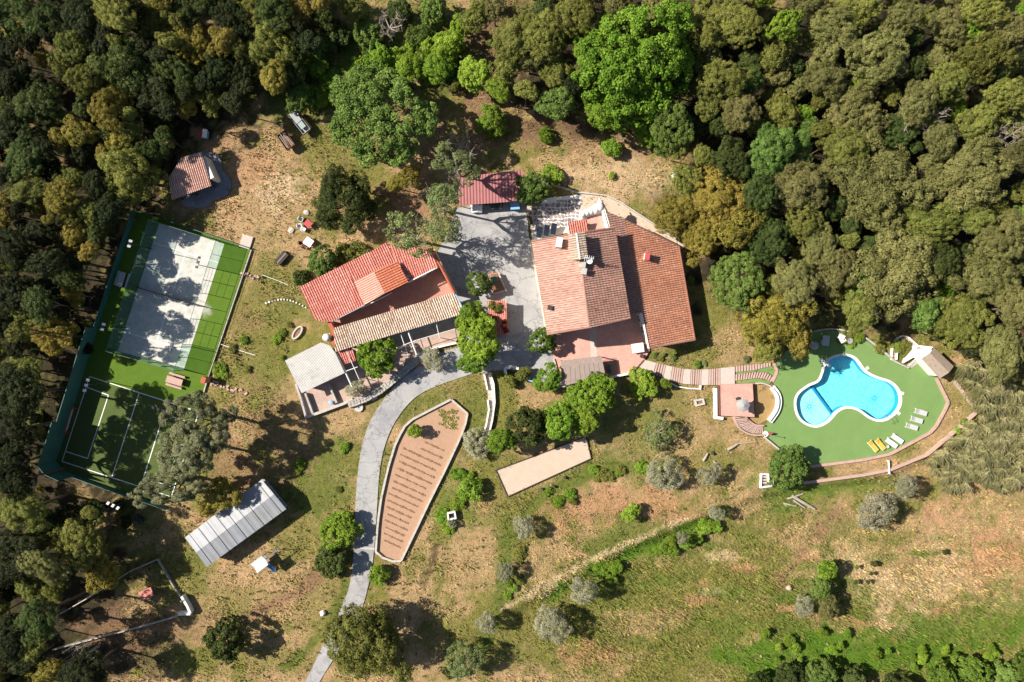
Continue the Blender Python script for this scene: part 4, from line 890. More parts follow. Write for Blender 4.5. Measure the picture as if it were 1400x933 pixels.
lean([(512, 372, 4.2), (526.5, 401, 4.2), (542.5, 358, 3.8)], [(512, 372), (542.5, 357.8), (557.5, 385.5), (526.6, 400.8)], ((520, 385), (550, 371)), 'roof_fresh', 'channel_red', name='dormer_roof', pitch=.36)
lean([(457, 449, 2.5), (621, 400.6, 2.5), (635, 428.5, 3.1)], [(457, 449), (621, 400.6), (635, 428.5), (459, 481)], ((540, 428), (550, 455)), 'roof_pale', 'channel_brown', name='veranda_roof', pitch=.33, amp=.12, label='long bleached tile roof with brown stripes facing the drive')
wz = 2.75
part(MB().prism(inset(W([(412, 393), (470, 363), (505, 347), (527, 334), (588, 342), (596, 363), (557, 383), (527, 399), (500, 414), (455, 437), (432, 434)], wz), .3), 0, wz), 'wall', M['cream'], ax)
part(MB().prism(inset(W([(486, 386), (512, 374), (540, 360), (555, 385), (527, 399), (500, 414)], 3.2), .25), 2.2, 3.45), 'dormer_wall', M['cream'], ax)
part(MB().prism(inset(W([(462, 452), (618, 405), (630, 428), (463, 477)], 2.4), .3), 0, 2.38), 'veranda_wall', M['cream'], ax)
part(MB().prism(W([(452, 441), (500, 417), (528, 402), (558, 386.5), (599, 365), (620, 401), (540, 428), (457, 452)], .12), -.2, .12), 'courtyard_floor', M['courtfloor'], ax)
part(MB().wall(W([(591.5, 341), (606, 371), (622, 401)], 3.0), .42, 0, 2.86), 'east_wall', M['cream'], ax)
cap(ax, (P(590, 340.5, 3.75), P(606, 371, 3.2)), .2, M['roof_fresh'], 'coping_tiles', .4); cap(ax, (P(606, 371, 3.1), P(621.5, 401, 2.9)), .2, M['roof_fresh'], 'coping_tiles', .4)
part(MB().tube([P(622, 400.5, 2.6), P(637, 430, 3.1)], .09), 'gutter', M['paleblue'], ax)
part(MB().tube([P(599, 365.5, 3.02), P(557.5, 386.5, 3.0)], .10), 'gutter', M['whitepaint'], ax); part(MB().tube([P(498.5, 417.5, 2.9), P(453, 440.5, 2.75)], .08), 'gutter', M['sheet'], ax)
part(MB().tube([P(494, 421.5, 2.2), P(536, 400.5, 2.2)], .06), 'drain_pipe', M['whitepaint'], ax)
part(MB().wall(W([(449, 440), (457, 455), (455, 472)], 1.9), .5, 0, 1.9), 'brick_pier', M['brick'], ax); part(MB().wall(W([(449, 440), (457, 455), (455, 472)], 2.0), .56, 1.903, 2.0), 'pier_cap', M['roof_fresh'], ax)
q = P(445.5, 461.5, 2.6); wt = thing('water_tank', 'white rounded water tank at the corner of the grey sheet roof', 'tank', (q.x, q.y, 0)); part(MB().lathe((q.x, q.y, 1.5), [(.5, 0), (.55, .2), (.55, .9), (.4, 1.1), (.12, 1.18)], 14), 'tank', M['whitepaint'], wt, smooth_=True); part(MB().box((q.x, q.y, .75), (.9, .9, 1.5), R(25)), 'stand', M['white'], wt)
q = P(579, 376, .5); ac = thing('air_conditioner', 'white air conditioning box in the tiled courtyard', 'air conditioner', (q.x, q.y, .12)); part(MB().box((q.x, q.y, .5), (.85, .42, .6), R(25)), 'housing', M['whitepaint'], ac); part(MB().lathe((q.x, q.y, .81), [(.16, 0), (.16, .02)], 12), 'fan_grille', M['darksteel'], ac)
for s in (-.28, .28): part(MB().box((q.x + s, q.y + s * .45, .16), (.06, .4, .08), R(25)), 'foot', M['darksteel'], ac)
# patio below the veranda with its white frame
pa_ = thing('patio', 'brown slab patio with white pergola frame under the long pale roof', 'patio', P(540, 490))
part(MB().prism(W([(459, 478), (636, 426), (638, 440), (623, 468), (606, 474), (575, 486), (548, 508), (520, 530), (500, 541), (478, 551), (470, 512)], .3), -.3, .3), 'patio_floor', M['patio'], pa_)
part(MB().prism(W([(534, 457), (634, 428), (636, 435), (537, 466)], .31), .2, .31), 'grey_strip', M['concrete'], pa_)  # pavement strip, its grey standing in for the veranda's shade
def beam(parent, a, b, z, w=.12, mat='whitepaint', name='beam'): return part(MB().tube([P(*a, z), P(*b, z)], w, n=4), name, M[mat], parent)
for a, b, w in (((548, 457), (558.5, 488), .06), ((558, 453), (569.5, 484), .12), ((540, 477), (569, 465.5), .06), ((569, 465.5), (622, 450), .05), ((596, 440), (601, 462), .05), ((460, 482.5), (483, 532), .12), ((473, 478), (491, 518.5), .06), ((471, 508.5), (489, 502), .06)): beam(pa_, a, b, 2.5, w)
for a, b in ((558.5, 488), (569.5, 484), (483, 532), (491, 518), (622, 450), (601, 462)):
    q = P(a, b, 2.45); part(MB().tube([(q.x, q.y, .3), (q.x, q.y, 2.5)], .05), 'post', M['whitepaint'], pa_)
roof(pa_, [(462, 481, 2.5), (480.5, 475.5, 2.5), (485, 494, 2.2)], [(462, 481), (481, 475.5), (486, 493), (468.5, 498.5)], ((471, 478), (478, 496)), M['roof_red'], M['channel_red'], name='awning_roof', pitch=.3)
cs_ = thing('sheet_roof_shed', 'shed with pale grey corrugated sheet roof at the west end of the annexe', 'shed', P(430, 505))
def corr(parent, pl_, outline, flow, mat, pitch=.26, amp=.045, name='roof', n_per=4, thick=.05):
    """corrugated sheet cut to its outline"""
    p0, n = plane3(*pl_); poly = [ray(a, b, p0, n) for a, b in outline]; f = ray(*flow[1], p0, n) - ray(*flow[0], p0, n); f = (f - n * f.dot(n)).normalized(); a = f.cross(n).normalized(); o = poly[0]
    ua = [(p - o).dot(a) for p in poly]; uf = [(p - o).dot(f) for p in poly]; k = int((max(ua) - min(ua)) / pitch * n_per) + 3
    mb = MB()
    for i in range(k):
        u = min(ua) - .05 + i * pitch / n_per; h = amp * (.5 + .5 * math.sin(2 * math.pi * i / n_per))
        mb.v += [tuple(o + a * u + f * w + n * h) for w in (min(uf) - .1, max(uf) + .1)]
    mb.f = [(2 * i, 2 * i + 1, 2 * i + 3, 2 * i + 2) for i in range(k - 1)]
    me = mesh_of(mb, name, M[mat]); bm = bmesh.new(); bm.from_mesh(me); c = sum(poly, Vector()) / len(poly)
    for i in range(len(poly)):
        p, q = poly[i - 1], poly[i]; d = (q - p).cross(n).normalized(); d = -d if d.dot(c - p) > 0 else d
        bmesh.ops.bisect_plane(bm, geom=bm.verts[:] + bm.edges[:] + bm.faces[:], plane_co=p, plane_no=d, clear_outer=True)
    bm.to_mesh(me); bm.free(); me.transform(Matrix.Translation(-origin(parent))); ob = bpy.data.objects.new(name, me); col.objects.link(ob); ob.parent = parent
    sm = ob.modifiers.new('thickness', 'SOLIDIFY'); sm.thickness = .03
    return ob, poly
gs = [(439, 468.5, 3.0), (389, 493.5, 2.9), (471, 510, 2.7)]
corr(cs_, gs, [(389, 493.5), (439, 468.5), (451, 472.5), (459, 483), (471.5, 510), (412, 538), (403, 520)], ((430, 480), (448, 515)), 'fibro', .2, .05)
part(MB().prism(inset(W([(392, 494), (439, 471), (456, 484), (468, 509), (412, 535)], 2.5), .3), 0, 2.5), 'wall', M['concrete'], cs_)
pen = thing('animal_yard', 'small walled yard with pink floor below the grey sheet roof', 'yard', P(435, 550))
part(MB().prism(W([(412, 530), (470, 508), (484, 533), (478, 551), (440, 562), (419, 571)], .06), -.2, .06), 'yard_floor', M['patio'], pen)
for pts in ([(404, 525), (411, 545), (418, 571)], [(417, 538), (427, 565)], [(449, 525), (460, 551)]): part(MB().wall(W(pts, .8), .28, -.1, .8), 'yard_wall', M['concrete'], pen)
part(MB().wall(W([(418, 571), (440, 563), (470, 552), (482, 546)], .7), .4, -.1, .7), 'yard_wall', M['kerb'], pen)
q = P(452, 551, .8); solo(MB().lathe((q.x, q.y, .06), [(.26, 0), (.3, .7), (.31, .74), (.2, .78)], 12), 'water_barrel', M['paleblue'], 'pale blue plastic barrel in the small walled yard', 'barrel')
# stone retaining wall above the drive, single stones joined because they are tiny
def stone_wall(path, w, z0, z1, name, label, seed=3):
    rs = random.Random(seed); w2 = resample(W(path), .45); t = thing(name, label, 'wall', (w2[0][0], w2[0][1], 0)); mb = MB(); core = MB().wall(w2, w * .7, z0, z1 - .1)
    part(core, 'wall_core', M['kerb'], t)
    for i in range(len(w2) - 1):
        a, b = Vector(w2[i]), Vector(w2[i + 1]); an = math.atan2(b.y - a.y, b.x - a.x); d = (b - a).normalized(); nn = Vector((-d.y, d.x))
        for k in range(max(2, int(w / .3))):
            c = a.lerp(b, rs.uniform(.3, .7)) + nn * ((k + .5) / max(2, int(w / .3)) - .5) * w
            mb.box((c.x, c.y, z1 - .1), (rs.uniform(.3, .46), rs.uniform(.22, .36), rs.uniform(.16, .34)), an + rs.uniform(-.4, .4), rs.uniform(-.2, .2))
        for z in np.arange(z0 + .15, z1 - .1, .28):
            for s in (-1, 1):
                c = a.lerp(b, rs.uniform(.3, .7)) + nn * s * w * .4; mb.box((c.x, c.y, z), (rs.uniform(.34, .5), .22, .26), an + rs.uniform(-.15, .15))
    part(mb, 'stones', M['stone'], t, kind='stuff'); return t
stone_wall([(478, 553), (500, 545), (522, 533), (548, 512), (572, 492), (600, 479)], 1.0, -.1, .75, 'stone_wall', 'curved field stone retaining wall between patio and drive')
solo(MB().wall(W([(569, 486), (590, 477.5), (606, 473), (624, 469)], .6), .28, -.1, .6), 'patio_wall', M['white'], 'low white wall along the east half of the patio', 'wall')
for a, b, r_, l in ((490.5, 557.5, .66, 'round grey millstone lying flat below the stone wall'), (509.5, 542, .64, 'round grey millstone leaning in the shade of the stone wall')):
    q = P(a, b, .2); t = thing('millstone', l, 'millstone', (q.x, q.y, 0)); part(MB().lathe((q.x, q.y, 0), [(r_, 0), (r_, .2), (r_ - .05, .24)], 20), 'disc', M['maize'], t); part(MB().lathe((q.x, q.y, .235), [(.12, 0), (.12, .02)], 10), 'eye', M['darkwood'], t)
sheet('brick_apron', [(568, 491), (588, 486), (590, 497), (569, 504)], .05, M['courtfloor'])

# ------------------------------------------------------------ garden beds, paths
bed = sheet('vegetable_bed', BED, .06, M['soil'])
bw = thing('bed_wall', 'low limewashed wall around the vegetable bed by the drive', 'wall', P(617, 546))
ring = W(BED); rr = resample(ring + [ring[0]], 1.6)
for i in range(len(rr) - 1):
    a, b = Vector(rr[i]), Vector(rr[i + 1]); m_ = (a + b) / 2; part(MB().box((m_.x, m_.y, .12), ((b - a).length + .02, .3, .62 + .012 * (i % 2)), math.atan2(b.y - a.y, b.x - a.x)), 'wall_block', M['kerb'], bw)
lft, rgt = ([(557, 600), (545, 640), (536, 680), (524, 740)], [(626, 600), (609, 640), (588, 680), (562, 735)])
rs = random.Random(8); beds_ = []
XL_ = lambda y: float(np.interp(y, [577, 604, 640, 680, 715, 758], [557, 542, 531, 522, 517, 514])); XR_ = lambda y: float(np.interp(y, [567, 597, 640, 684, 770], [641, 630, 610, 588, 547]))
for i in range(17):
    y = 590 + i * 9; xl = XL_(y); t_ = 0
    while xl + t_ < XR_(y + .46 * t_) and t_ < 150: t_ += .5
    t0_, t1_ = (30 if i < 2 else 7) + rs.uniform(0, 4), t_ - 7 - rs.uniform(0, 5)
    if t1_ - t0_ < 12 or y + .46 * t1_ > 752: continue
    p0_, p1_ = P(xl + t0_, y + .46 * t0_), P(xl + t1_, y + .46 * t1_)
    mb = MB(); d = p1_ - p0_; L = d.length; n = max(4, int(L / .16)); an = math.atan2(d.y, d.x); w_ = []
    for k in range(n + 1): w_.append((p0_ + d * k / n + Vector((rs.uniform(-.03, .03), rs.uniform(-.035, .035), 0)), .15 + .05 * math.sin(k * .7 + i) + rs.uniform(-.07, .07), rs.uniform(.02, .12)))
    nn = Vector((-d.y, d.x, 0)).normalized()
    for c, hw, hz in w_: mb.v += [tuple(c - nn * hw + Vector((0, 0, .05))), tuple(c + Vector((0, 0, .06 + hz))), tuple(c + nn * hw + Vector((0, 0, .05)))]
    mb.f = [f for k in range(n) for f in ((3 * k, 3 * k + 3, 3 * k + 4, 3 * k + 1), (3 * k + 1, 3 * k + 4, 3 * k + 5, 3 * k + 2))]
    o = solo(mb, 'soil_ridge', M['ridge']); o.parent = bed; o.location -= bed.location; beds_.append((p0_, p1_))
boc = sheet('bocce_court', BOCCE, .05, M['bocce'])
bb_ = thing('court_boards', 'thin dark timber edging around the pale bocce court', 'edging', P(742, 640)); bw_ = W(BOCCE)
for i in range(4): part(MB().wall([bw_[i - 1], bw_[i]], .1, -.1, .2 + .004 * i), 'board', M['darkwood'], bb_)
sp_ = thing('garden_path', 'narrow stepped path between white walls below the yard', 'path', P(670, 550))
pl_, pr_ = [(662, 511), (666.5, 533), (667, 547), (668.5, 560), (665, 580), (657.5, 604)], [(670, 509), (675, 525), (676.5, 550), (673, 575), (666, 603)]
part(MB().prism(W(pl_ + pr_[::-1]), -.2, .03), 'path_bed', M['sandpath'], sp_)
a, b = resample(W(pl_), .04), resample(W(pr_), .04)
for i in range(16):
    t0, t1 = (i + .08) / 16, (i + .9) / 16; g_ = lambda l, t_: l[int(t_ * (len(l) - 1))]
    part(MB().prism([g_(a, t0), g_(a, t1), g_(b, t1), g_(b, t0)], -.1, .06 + .02 * (i % 3)), 'step', M['landing'], sp_)
part(MB().wall(W(pl_[:2]), .24, -.1, .5), 'path_wall', M['white'], sp_); part(MB().wall(W(pl_[2:]), .24, -.1, .5), 'path_wall', M['white'], sp_); part(MB().wall(W(pr_), .24, -.1, .5), 'path_wall', M['white'], sp_)
solo(MB().wall(W(spline([(694, 518), (691, 509), (692, 503.5), (700, 501.5), (709, 504)], 4, False)), .42, -.1, .6), 'curved_planter', M['white'], 'white curved planter wall at the south edge of the yard', 'planter')
solo(MB().wall(W([(711, 517), (742, 525), (766, 530)]), .22, -.1, .5), 'yard_kerb', M['paleblue'], 'pale bluish low wall between yard and lawn under the shrubs', 'wall')
# carport and what stands in it
cpt = thing('carport', 'red sheet metal carport at the top of the grey yard', 'carport', P(672, 258))
corr(cpt, [(715, 232.5, 3.0), (715.5, 275, 2.6), (626, 281, 2.6)], [(630, 242), (715, 232.5), (716, 275), (625, 281.5)], ((672, 238), (673, 278)), 'redmetal', .45, .05)
for a, b in ((631, 246), (672, 242), (712, 237), (629, 278), (672, 275), (712, 272)):
    q = P(a, b, 2.55); part(MB().box((q.x, q.y, 1.25), (.12, .12, 2.5)), 'post', M['darksteel'], cpt)
for y0, y1, z in ((244, 235.5, 2.76), (279, 273, 2.5)): part(MB().tube([P(629, y0, z), P(714, y1, z)], .06, n=4), 'beam', M['darksteel'], cpt)
def car(name, label, px, py, rz, paint):
    t = thing(name, label, 'car', (0, 0, 0))
    sec = [(-2.05, .35, .62, .62), (-1.95, .25, .78, .80), (-1.1, .22, .92, .86), (-.35, .22, .98, .87), (1.4, .22, 1.0, .87), (1.9, .25, .92, .82), (2.05, .35, .70, .66)]
    mb = MB()
    for x, zb, zt, w in sec: mb.v += [(x, -w, zb), (x, -w * 1.02, (zb + zt) / 2), (x, -w * .9, zt), (x, 0, zt + .04), (x, w * .9, zt), (x, w * 1.02, (zb + zt) / 2), (x, w, zb), (x, 0, zb - .03)]
    for i in range(len(sec) - 1): mb.f += [(i * 8 + k, i * 8 + (k + 1) % 8, i * 8 + 8 + (k + 1) % 8, i * 8 + 8 + k) for k in range(8)]
    mb.f += [tuple(range(7, -1, -1)), tuple(range(len(mb.v) - 8, len(mb.v)))]
    bd = part(mb, 'body', paint, t, smooth_=True)
    cabin = [(-1.0, .95, .74), (-.3, 1.42, .62), (1.2, 1.44, .62), (1.85, .97, .70)]; mb = MB()
    for x, z, w in cabin: mb.v += [(x, -w, z), (x, w, z)]
    b0 = len(mb.v); mb.v += [(-1.0, -.76, .93), (-1.0, .76, .93), (1.85, -.74, .93), (1.85, .74, .93)]
    mb.f = [(0, 1, 3, 2), (4, 5, 7, 6), (0, 2, 4, 6), (1, 7, 5, 3)]; part(mb, 'window_glass', M['glassdark'], t)
    part(MB().add([(-.32, -.62, 1.43), (-.32, .62, 1.43), (1.22, .62, 1.45), (1.22, -.62, 1.45), (-.28, -.5, 1.48), (-.28, .5, 1.48), (1.15, .5, 1.49), (1.15, -.5, 1.49)], [(4, 5, 6, 7), (0, 1, 5, 4), (1, 2, 6, 5), (2, 3, 7, 6), (3, 0, 4, 7)]), 'car_roof', paint, t)
    for sx in (-1.3, 1.25):
        for sy in (-.8, .8):
            wh = part(MB().tube([(sx, sy - .1, .31), (sx, sy + .1, .31)], .31, n=16), 'wheel', M['rubber'], t); part(MB().tube([(sx, sy - .11, .31), (sx, sy + .11, .31)], .19, n=10), 'rim', M['steel'], wh)
    for sy in (-.58, .58): part(MB().box((-1.97, sy, .66), (.14, .32, .14)), 'headlight', M['whitepaint'], t); part(MB().box((-.8, sy * 1.65, 1.0), (.14, .16, .12)), 'mirror', paint, t)
    part(MB().box((-2.03, 0, .42), (.1, 1.1, .16)), 'bumper', M['darksteel'], t)
    t.location = P(px, py, .026); t.location.z = .026; t.rotation_euler = (0, 0, rz); return t
car('parked_car', 'white car with its bonnet showing under the red carport', 651.5, 273, R(92), M['carwhite']); car('parked_car', 'dark car almost hidden under the red carport', 678.5, 268, R(92), M['cardark'])
q = P(704, 281.5, 1.1); bn = thing('waste_bin', 'blue wheeled waste bin at the east end of the carport', 'bin', (q.x, q.y, .026)); part(MB().prism([(q.x - .6, q.y - .5), (q.x + .6, q.y - .45), (q.x + .6, q.y + .5), (q.x - .6, q.y + .45)], .15, 1.05), 'bin_body', M['blue'], bn); part(MB().box((q.x, q.y, 1.1), (1.32, 1.08, .1), R(3)), 'lid', M['paleblue'], bn)
for sx in (-.45, .45):
    for sy in (-.35, .35): part(MB().tube([(q.x + sx - .04, q.y + sy, .11), (q.x + sx + .04, q.y + sy, .11)], .085, n=10), 'wheel', M['rubber'], bn)
# planter box and brick kiosk in the yard
pb = thing('raised_planter', 'square brick planter with green basin beside the small yard tree', 'planter', P(680, 387)); c4 = [(669, 373), (681.5, 373.5), (691.5, 397.5), (674, 402)]
part(MB().prism(W(c4, .8), 0, .8), 'planter_body', M['brick'], pb); part(MB().prism(inset(W(c4, .8), .14), .7, .83), 'planter_soil', M['ridge'], pb); part(MB().wall(W([(674, 402), (691.5, 397.5), (681.5, 373.5)], .9), .2, .803, .9), 'planter_rim', M['landing'], pb)
q = P(676.5, 382, 1.1); part(MB().lathe((q.x, q.y, .8), [(.38, 0), (.45, .25), (.4, .3)], 10), 'green_basin', M['greencloth'], pb)
ks = thing('brick_kiosk', 'narrow brick store with orange tile roof and red flowers in the yard', 'store', P(680, 436)); kz = 2.2
part(MB().prism(W([(668, 413), (690, 413), (691.5, 457), (676, 460)], kz), 0, kz - .06), 'wall', M['brick'], ks)
roof(ks, [(666, 412, kz), (691.5, 411.5, kz), (692.5, 458, kz - .1)], [(666, 412), (691.5, 411.5), (693, 458), (675, 461)], ((680, 413), (683, 458)), M['roof_red'], M['channel'], .28, .4, .07)
# ------------------------------------------------------------ pool hut
hut = thing('pool_hut', 'white pool hut with brown felt roof at the edge of the lawn', 'hut', P(1280, 497)); hz = 2.7
hc = [(1277, 475.6), (1304, 501), (1285, 517.7), (1260.6, 490.6)]
pcs = [P(hc[0][0], hc[0][1], 2.75), P(hc[1][0], hc[1][1], 2.75), P(hc[2][0], hc[2][1], 2.75), P(hc[3][0], hc[3][1], 2.75)]
rm0, rm1 = (pcs[0] + pcs[3]) / 2 + Vector((0, 0, .5)), (pcs[1] + pcs[2]) / 2 + Vector((0, 0, .5))
part(MB().prism(inset(flat(pcs), .22), 0, 2.6), 'wall', M['white'], hut)
for i, (a, b, c, d) in enumerate(((pcs[0], pcs[1], rm1, rm0), (rm0, rm1, pcs[2], pcs[3]))): part(MB().slab([a, b, c, d], .1), 'roof', M['thatch'], hut)
for a, b, c in ((pcs[0], pcs[3], rm0), (pcs[1], pcs[2], rm1)):
    i = ((pcs[0] + pcs[2]) / 2 - (a + b) / 2) * .06; k = Vector((0, 0, -.1)); part(MB().add([a + i + k, b + i + k, c + i + k, a + i * 2 + k, b + i * 2 + k, c + i * 2 + k], [(0, 1, 2), (5, 4, 3), (0, 3, 4, 1), (1, 4, 5, 2), (2, 5, 3, 0)]), 'gable', M['white'], hut)
hf = inset(flat(pcs), .22); door(hut, hf[3], hf[2], .5) if False else None
part(MB().prism(W([(1238.5, 497), (1241, 490), (1247, 483), (1254, 472), (1276, 474.5), (1260, 491), (1250, 489)], 1.1), 0, [.5, .7, .9, 1.1, 1.1, 1.1, .9]), 'plaster_ramp', M['white'], hut)
part(MB().prism(W([(1253, 475), (1258, 474.5), (1259, 477), (1254, 478)], 1.12), 1, 1.12), 'hatch', M['pinkwall'], hut)
hs_ = thing('hut_steps', 'short stone steps beside the white pool hut', 'steps', P(1249, 497))
for i in range(3): part(MB().wall(W([(1240.5 + 2.2 * i, 501 + .9 * i), (1252.5 + 2.6 * i, 488.5 + 2 * i)]), .2, -.1, .42 - .12 * i), 'step', M['maize'], hs_)
up = thing('curved_path', 'horseshoe path of pink steps with white edges behind the pool', 'path', P(1230, 475))
cpth = spline([(1221, 492), (1222, 480), (1224.5, 470), (1230.5, 463.8), (1237.5, 464), (1244, 469), (1252, 476)], 5, False); wc = W(cpth)
a, b = offset(wc, .28, False), offset(wc, -.28, False); part(MB().prism(a + b[::-1], -.2, .06), 'path_bed', M['darkbrown'], up)
for e in (.37, -.37): part(MB().wall(offset(wc, e, False), .16, -.1, .35), 'path_edge', M['white'], up)
ra, rb = resample(a, .03), resample(b, .03)
for i in range(15): g_ = lambda l, t_: l[int(t_ * (len(l) - 1))]; part(MB().prism([g_(ra, (i + .12) / 15), g_(ra, (i + .86) / 15), g_(rb, (i + .86) / 15), g_(rb, (i + .12) / 15)], -.1, .10 + .01 * (i % 2)), 'step', M['tread'], up)
solo(MB().wall(W([(1218, 492), (1229, 498), (1241, 503.5)]), .2, -.1, .4), 'lawn_wall', M['kerb'], 'short low wall between horseshoe path and hut steps', 'wall')
# ------------------------------------------------------------ loungers and pool furniture
def lounger(cush, plump):
    t = thing('sun_lounger', 'lounger', 'sun lounger', (0, 0, 0), 'sun loungers on the pool lawn')
    for s in (-.32, .32): part(MB().box((0, s, .27), (1.9, .05, .06)), 'side_rail', M['whitepaint'], t)
    for sx in (-.75, .7):
        for sy in (-.3, .3): part(MB().box((sx, sy, .12), (.05, .05, .24)), 'leg', M['whitepaint'], t)
    part(MB().box((.36, 0, .335), (1.18, .64, .07 if not plump else .1)), 'seat_cushion', M[cush], t, bevel=.025)
    part(MB().box((-.58, 0, .42), (.76, .64, .07 if not plump else .1), ry=R(14)), 'back_cushion', M[cush], t, bevel=.025)
    part(MB().box((-.86, 0, .535), (.2, .5, .08), ry=R(14)), 'head_pillow', M[cush], t, bevel=.025); return t
lg, lw, ly = lounger('greycloth', False), lounger('whitecloth', True), lounger('yellow', False)
for pr, px, py, an, lab in ((lg, 1259, 563.8, -17, 'grey sun lounger in the row of three, the one beside the wall bend'), (lg, 1253.2, 574.2, -17, 'grey sun lounger standing between two other grey loungers'), (lg, 1246.5, 583.6, -17, 'grey sun lounger in the row of three, the one closest to the white loungers'), (lw, 1227, 600, -35, 'plump white sun lounger beside the grey row'), (lw, 1219, 605.8, -36, 'plump white sun lounger next to the little side table'), (ly, 1204, 607.8, -50, 'yellow sun lounger beside the little side table'), (ly, 1194, 610.2, -50, 'yellow sun lounger at the far end from the white ones')):
    q = P(px, py, .4); q.z = .05; place(pr, q, R(an), lab)
table('side_table', 'tiny grey side table between yellow and white loungers', 1214, 611, .4, .4, .4, R(20), 'greycloth', z=.05)
t = table('garden_table', 'grey rectangular table in the tree shade north of the pool', 1129.5, 466, 1.0, 1.5, .74, R(-5), 'greycloth', z=.05)
wch = chair('whitepaint', .7); place(wch, P(1147.5, 461, .05), R(150), 'white round backed chair beside the white table in the shade'); wch['label'] = 'white garden chair in the tree shade north of the pool'; wch.location.z = .05
table('garden_table', 'small white table beside the white chair in the shade', 1152.5, 465, .85, .7, .7, R(30), 'whitepaint', z=.05)
q = P(1162, 466.5, .6); rt2 = thing('round_table', 'round dark grey table beside the white chair north of the pool', 'table', (q.x, q.y, .05)); part(MB().lathe((q.x, q.y, .62), [(.42, 0), (.42, .05)], 18), 'table_top', M['sheet'], rt2); part(MB().tube([(q.x, q.y, .05), (q.x, q.y, .62)], .05), 'stem', M['darksteel'], rt2)
part(MB().lathe((q.x, q.y, .05), [(.25, 0), (.25, .04)], 14), 'foot', M['darksteel'], rt2)
dch = chair('greycloth', .5); place(dch, P(1122.5, 468, .05), R(-5), 'grey chair pushed against the grey table in the shade'); dch.location.z = .05
def rock(px, py, r_, label, mat='stone', seed=1, name='boulder', sq=.6):
    rs = random.Random(seed); p = at(px, py); bm = bmesh.new(); bmesh.ops.create_icosphere(bm, subdivisions=2, radius=r_)
    for v in bm.verts: v.co *= 1 + rs.uniform(-.16, .16); v.co.z *= sq
    me = bpy.data.meshes.new(name); bm.to_mesh(me); bm.free(); me.materials.append(M[mat]); o = bpy.data.objects.new(name, me); col.objects.link(o); o.location = (p.x, p.y, p.z + r_ * sq * .55); return setp(o, label, 'rock')
rock(1112, 472, .7, 'grey boulder in the shade beside the golden tree', seed=2); rock(1099, 478, .5, 'small grey boulder half hidden under the golden tree', seed=3); rock(1196, 477, .25, 'little grey stone by the wall north of the lawn', seed=4)
# outdoor shower by the curved stairs
q = P(1046.5, 593.5, .1); sh_ = thing('garden_shower', 'white garden shower post with red towel at the foot of the curved stairs', 'shower', (q.x, q.y, .05))
part(MB().lathe((q.x, q.y, .05), [(.42, 0), (.42, .25), (.36, .3)], 16), 'plinth', M['white'], sh_); part(MB().tube([(q.x + .25, q.y, .3), (q.x + .25, q.y, 2.1), (q.x + .55, q.y - .05, 2.15)], .035), 'pipe', M['steel'], sh_); part(MB().lathe((q.x + .58, q.y - .05, 2.06), [(.12, 0), (.05, .08)], 10), 'shower_head', M['steel'], sh_); part(MB().box((q.x + .55, q.y + .15, .55), (.5, .12, .9), R(20)), 'towel', M['redcloth'], sh_)
# ------------------------------------------------------------ sports ground
sheet('court_turf', TURF1, .03, M['turf_court']); sheet('pitch_turf', TURF2, .026, M['turf_pitch'])
def lines(name, segs, w, z, parent, mat='whitepaint'):
    for a, b in segs: part(MB().wall(W([a, b]), w, z - .004, z), name, M[mat], parent)
def lp(a, b, t_): return (a[0] + (b[0] - a[0]) * t_, a[1] + (b[1] - a[1]) * t_)
cTL, cTR, cBR, cBL = COURT
pc_ = thing('padel_court', 'glass walled padel court with sandy pale surface on green turf', 'sports court', P(234, 406))
part(MB().prism(W(COURT), -.1, .045), 'court_surface', M['court'], pc_)
lines('court_line', [(lp(cTL, cBL, .15), lp(cTR, cBR, .15)), (lp(cTL, cBL, .85), lp(cTR, cBR, .85)), (lp(lp(cTL, cTR, .5), lp(cBL, cBR, .5), .13), lp(lp(cTL, cTR, .5), lp(cBL, cBR, .5), .87))], .09, .052, pc_)
n0, n1 = lp(cTL, cBL, .5), lp(cTR, cBR, .5)
A, B = P(*n0), P(*n1); nw = Vector((0, 0, 1))
nt_ = part(MB().add([A + nw * .1, B + nw * .1, B + nw * .88, A + nw * .92], [(0, 1, 2, 3)]), 'net', M['darksteel'], pc_); part(MB().tube([A + nw * .92, B + nw * .92], .045, n=4), 'net_band', M['darksteel'], nt_)
for q in (A, B): part(MB().tube([q, q + nw * 1.05], .05), 'net_post', M['darksteel'], pc_)
def rail(a, b, z, r_=.025, mat='greensteel', name='rail'): part(MB().tube([P(*a) + nw * z, P(*b) + nw * z], r_, n=4), name, M[mat], pc_)
for e0, e1 in ((cTL, cTR), (cBL, cBR)):       # glass ends
    for i in range(6):
        q = P(*lp(e0, e1, i / 5)); part(MB().box((q.x, q.y, 1.5), (.08, .08, 3.0), R(-17)), 'post', M['greensteel'], pc_)
    for i in range(5):
        a, b = P(*lp(e0, e1, (i + .03) / 5)), P(*lp(e0, e1, (i + .97) / 5)); an = math.atan2(b.y - a.y, b.x - a.x); m_ = (a + b) / 2
        part(MB().box((m_.x, m_.y, 1.52), ((b - a).length, .015, 2.9), an), 'glass_pane', M['glass'], pc_)
    rail(e0, e1, 3.02, .035, 'steel')
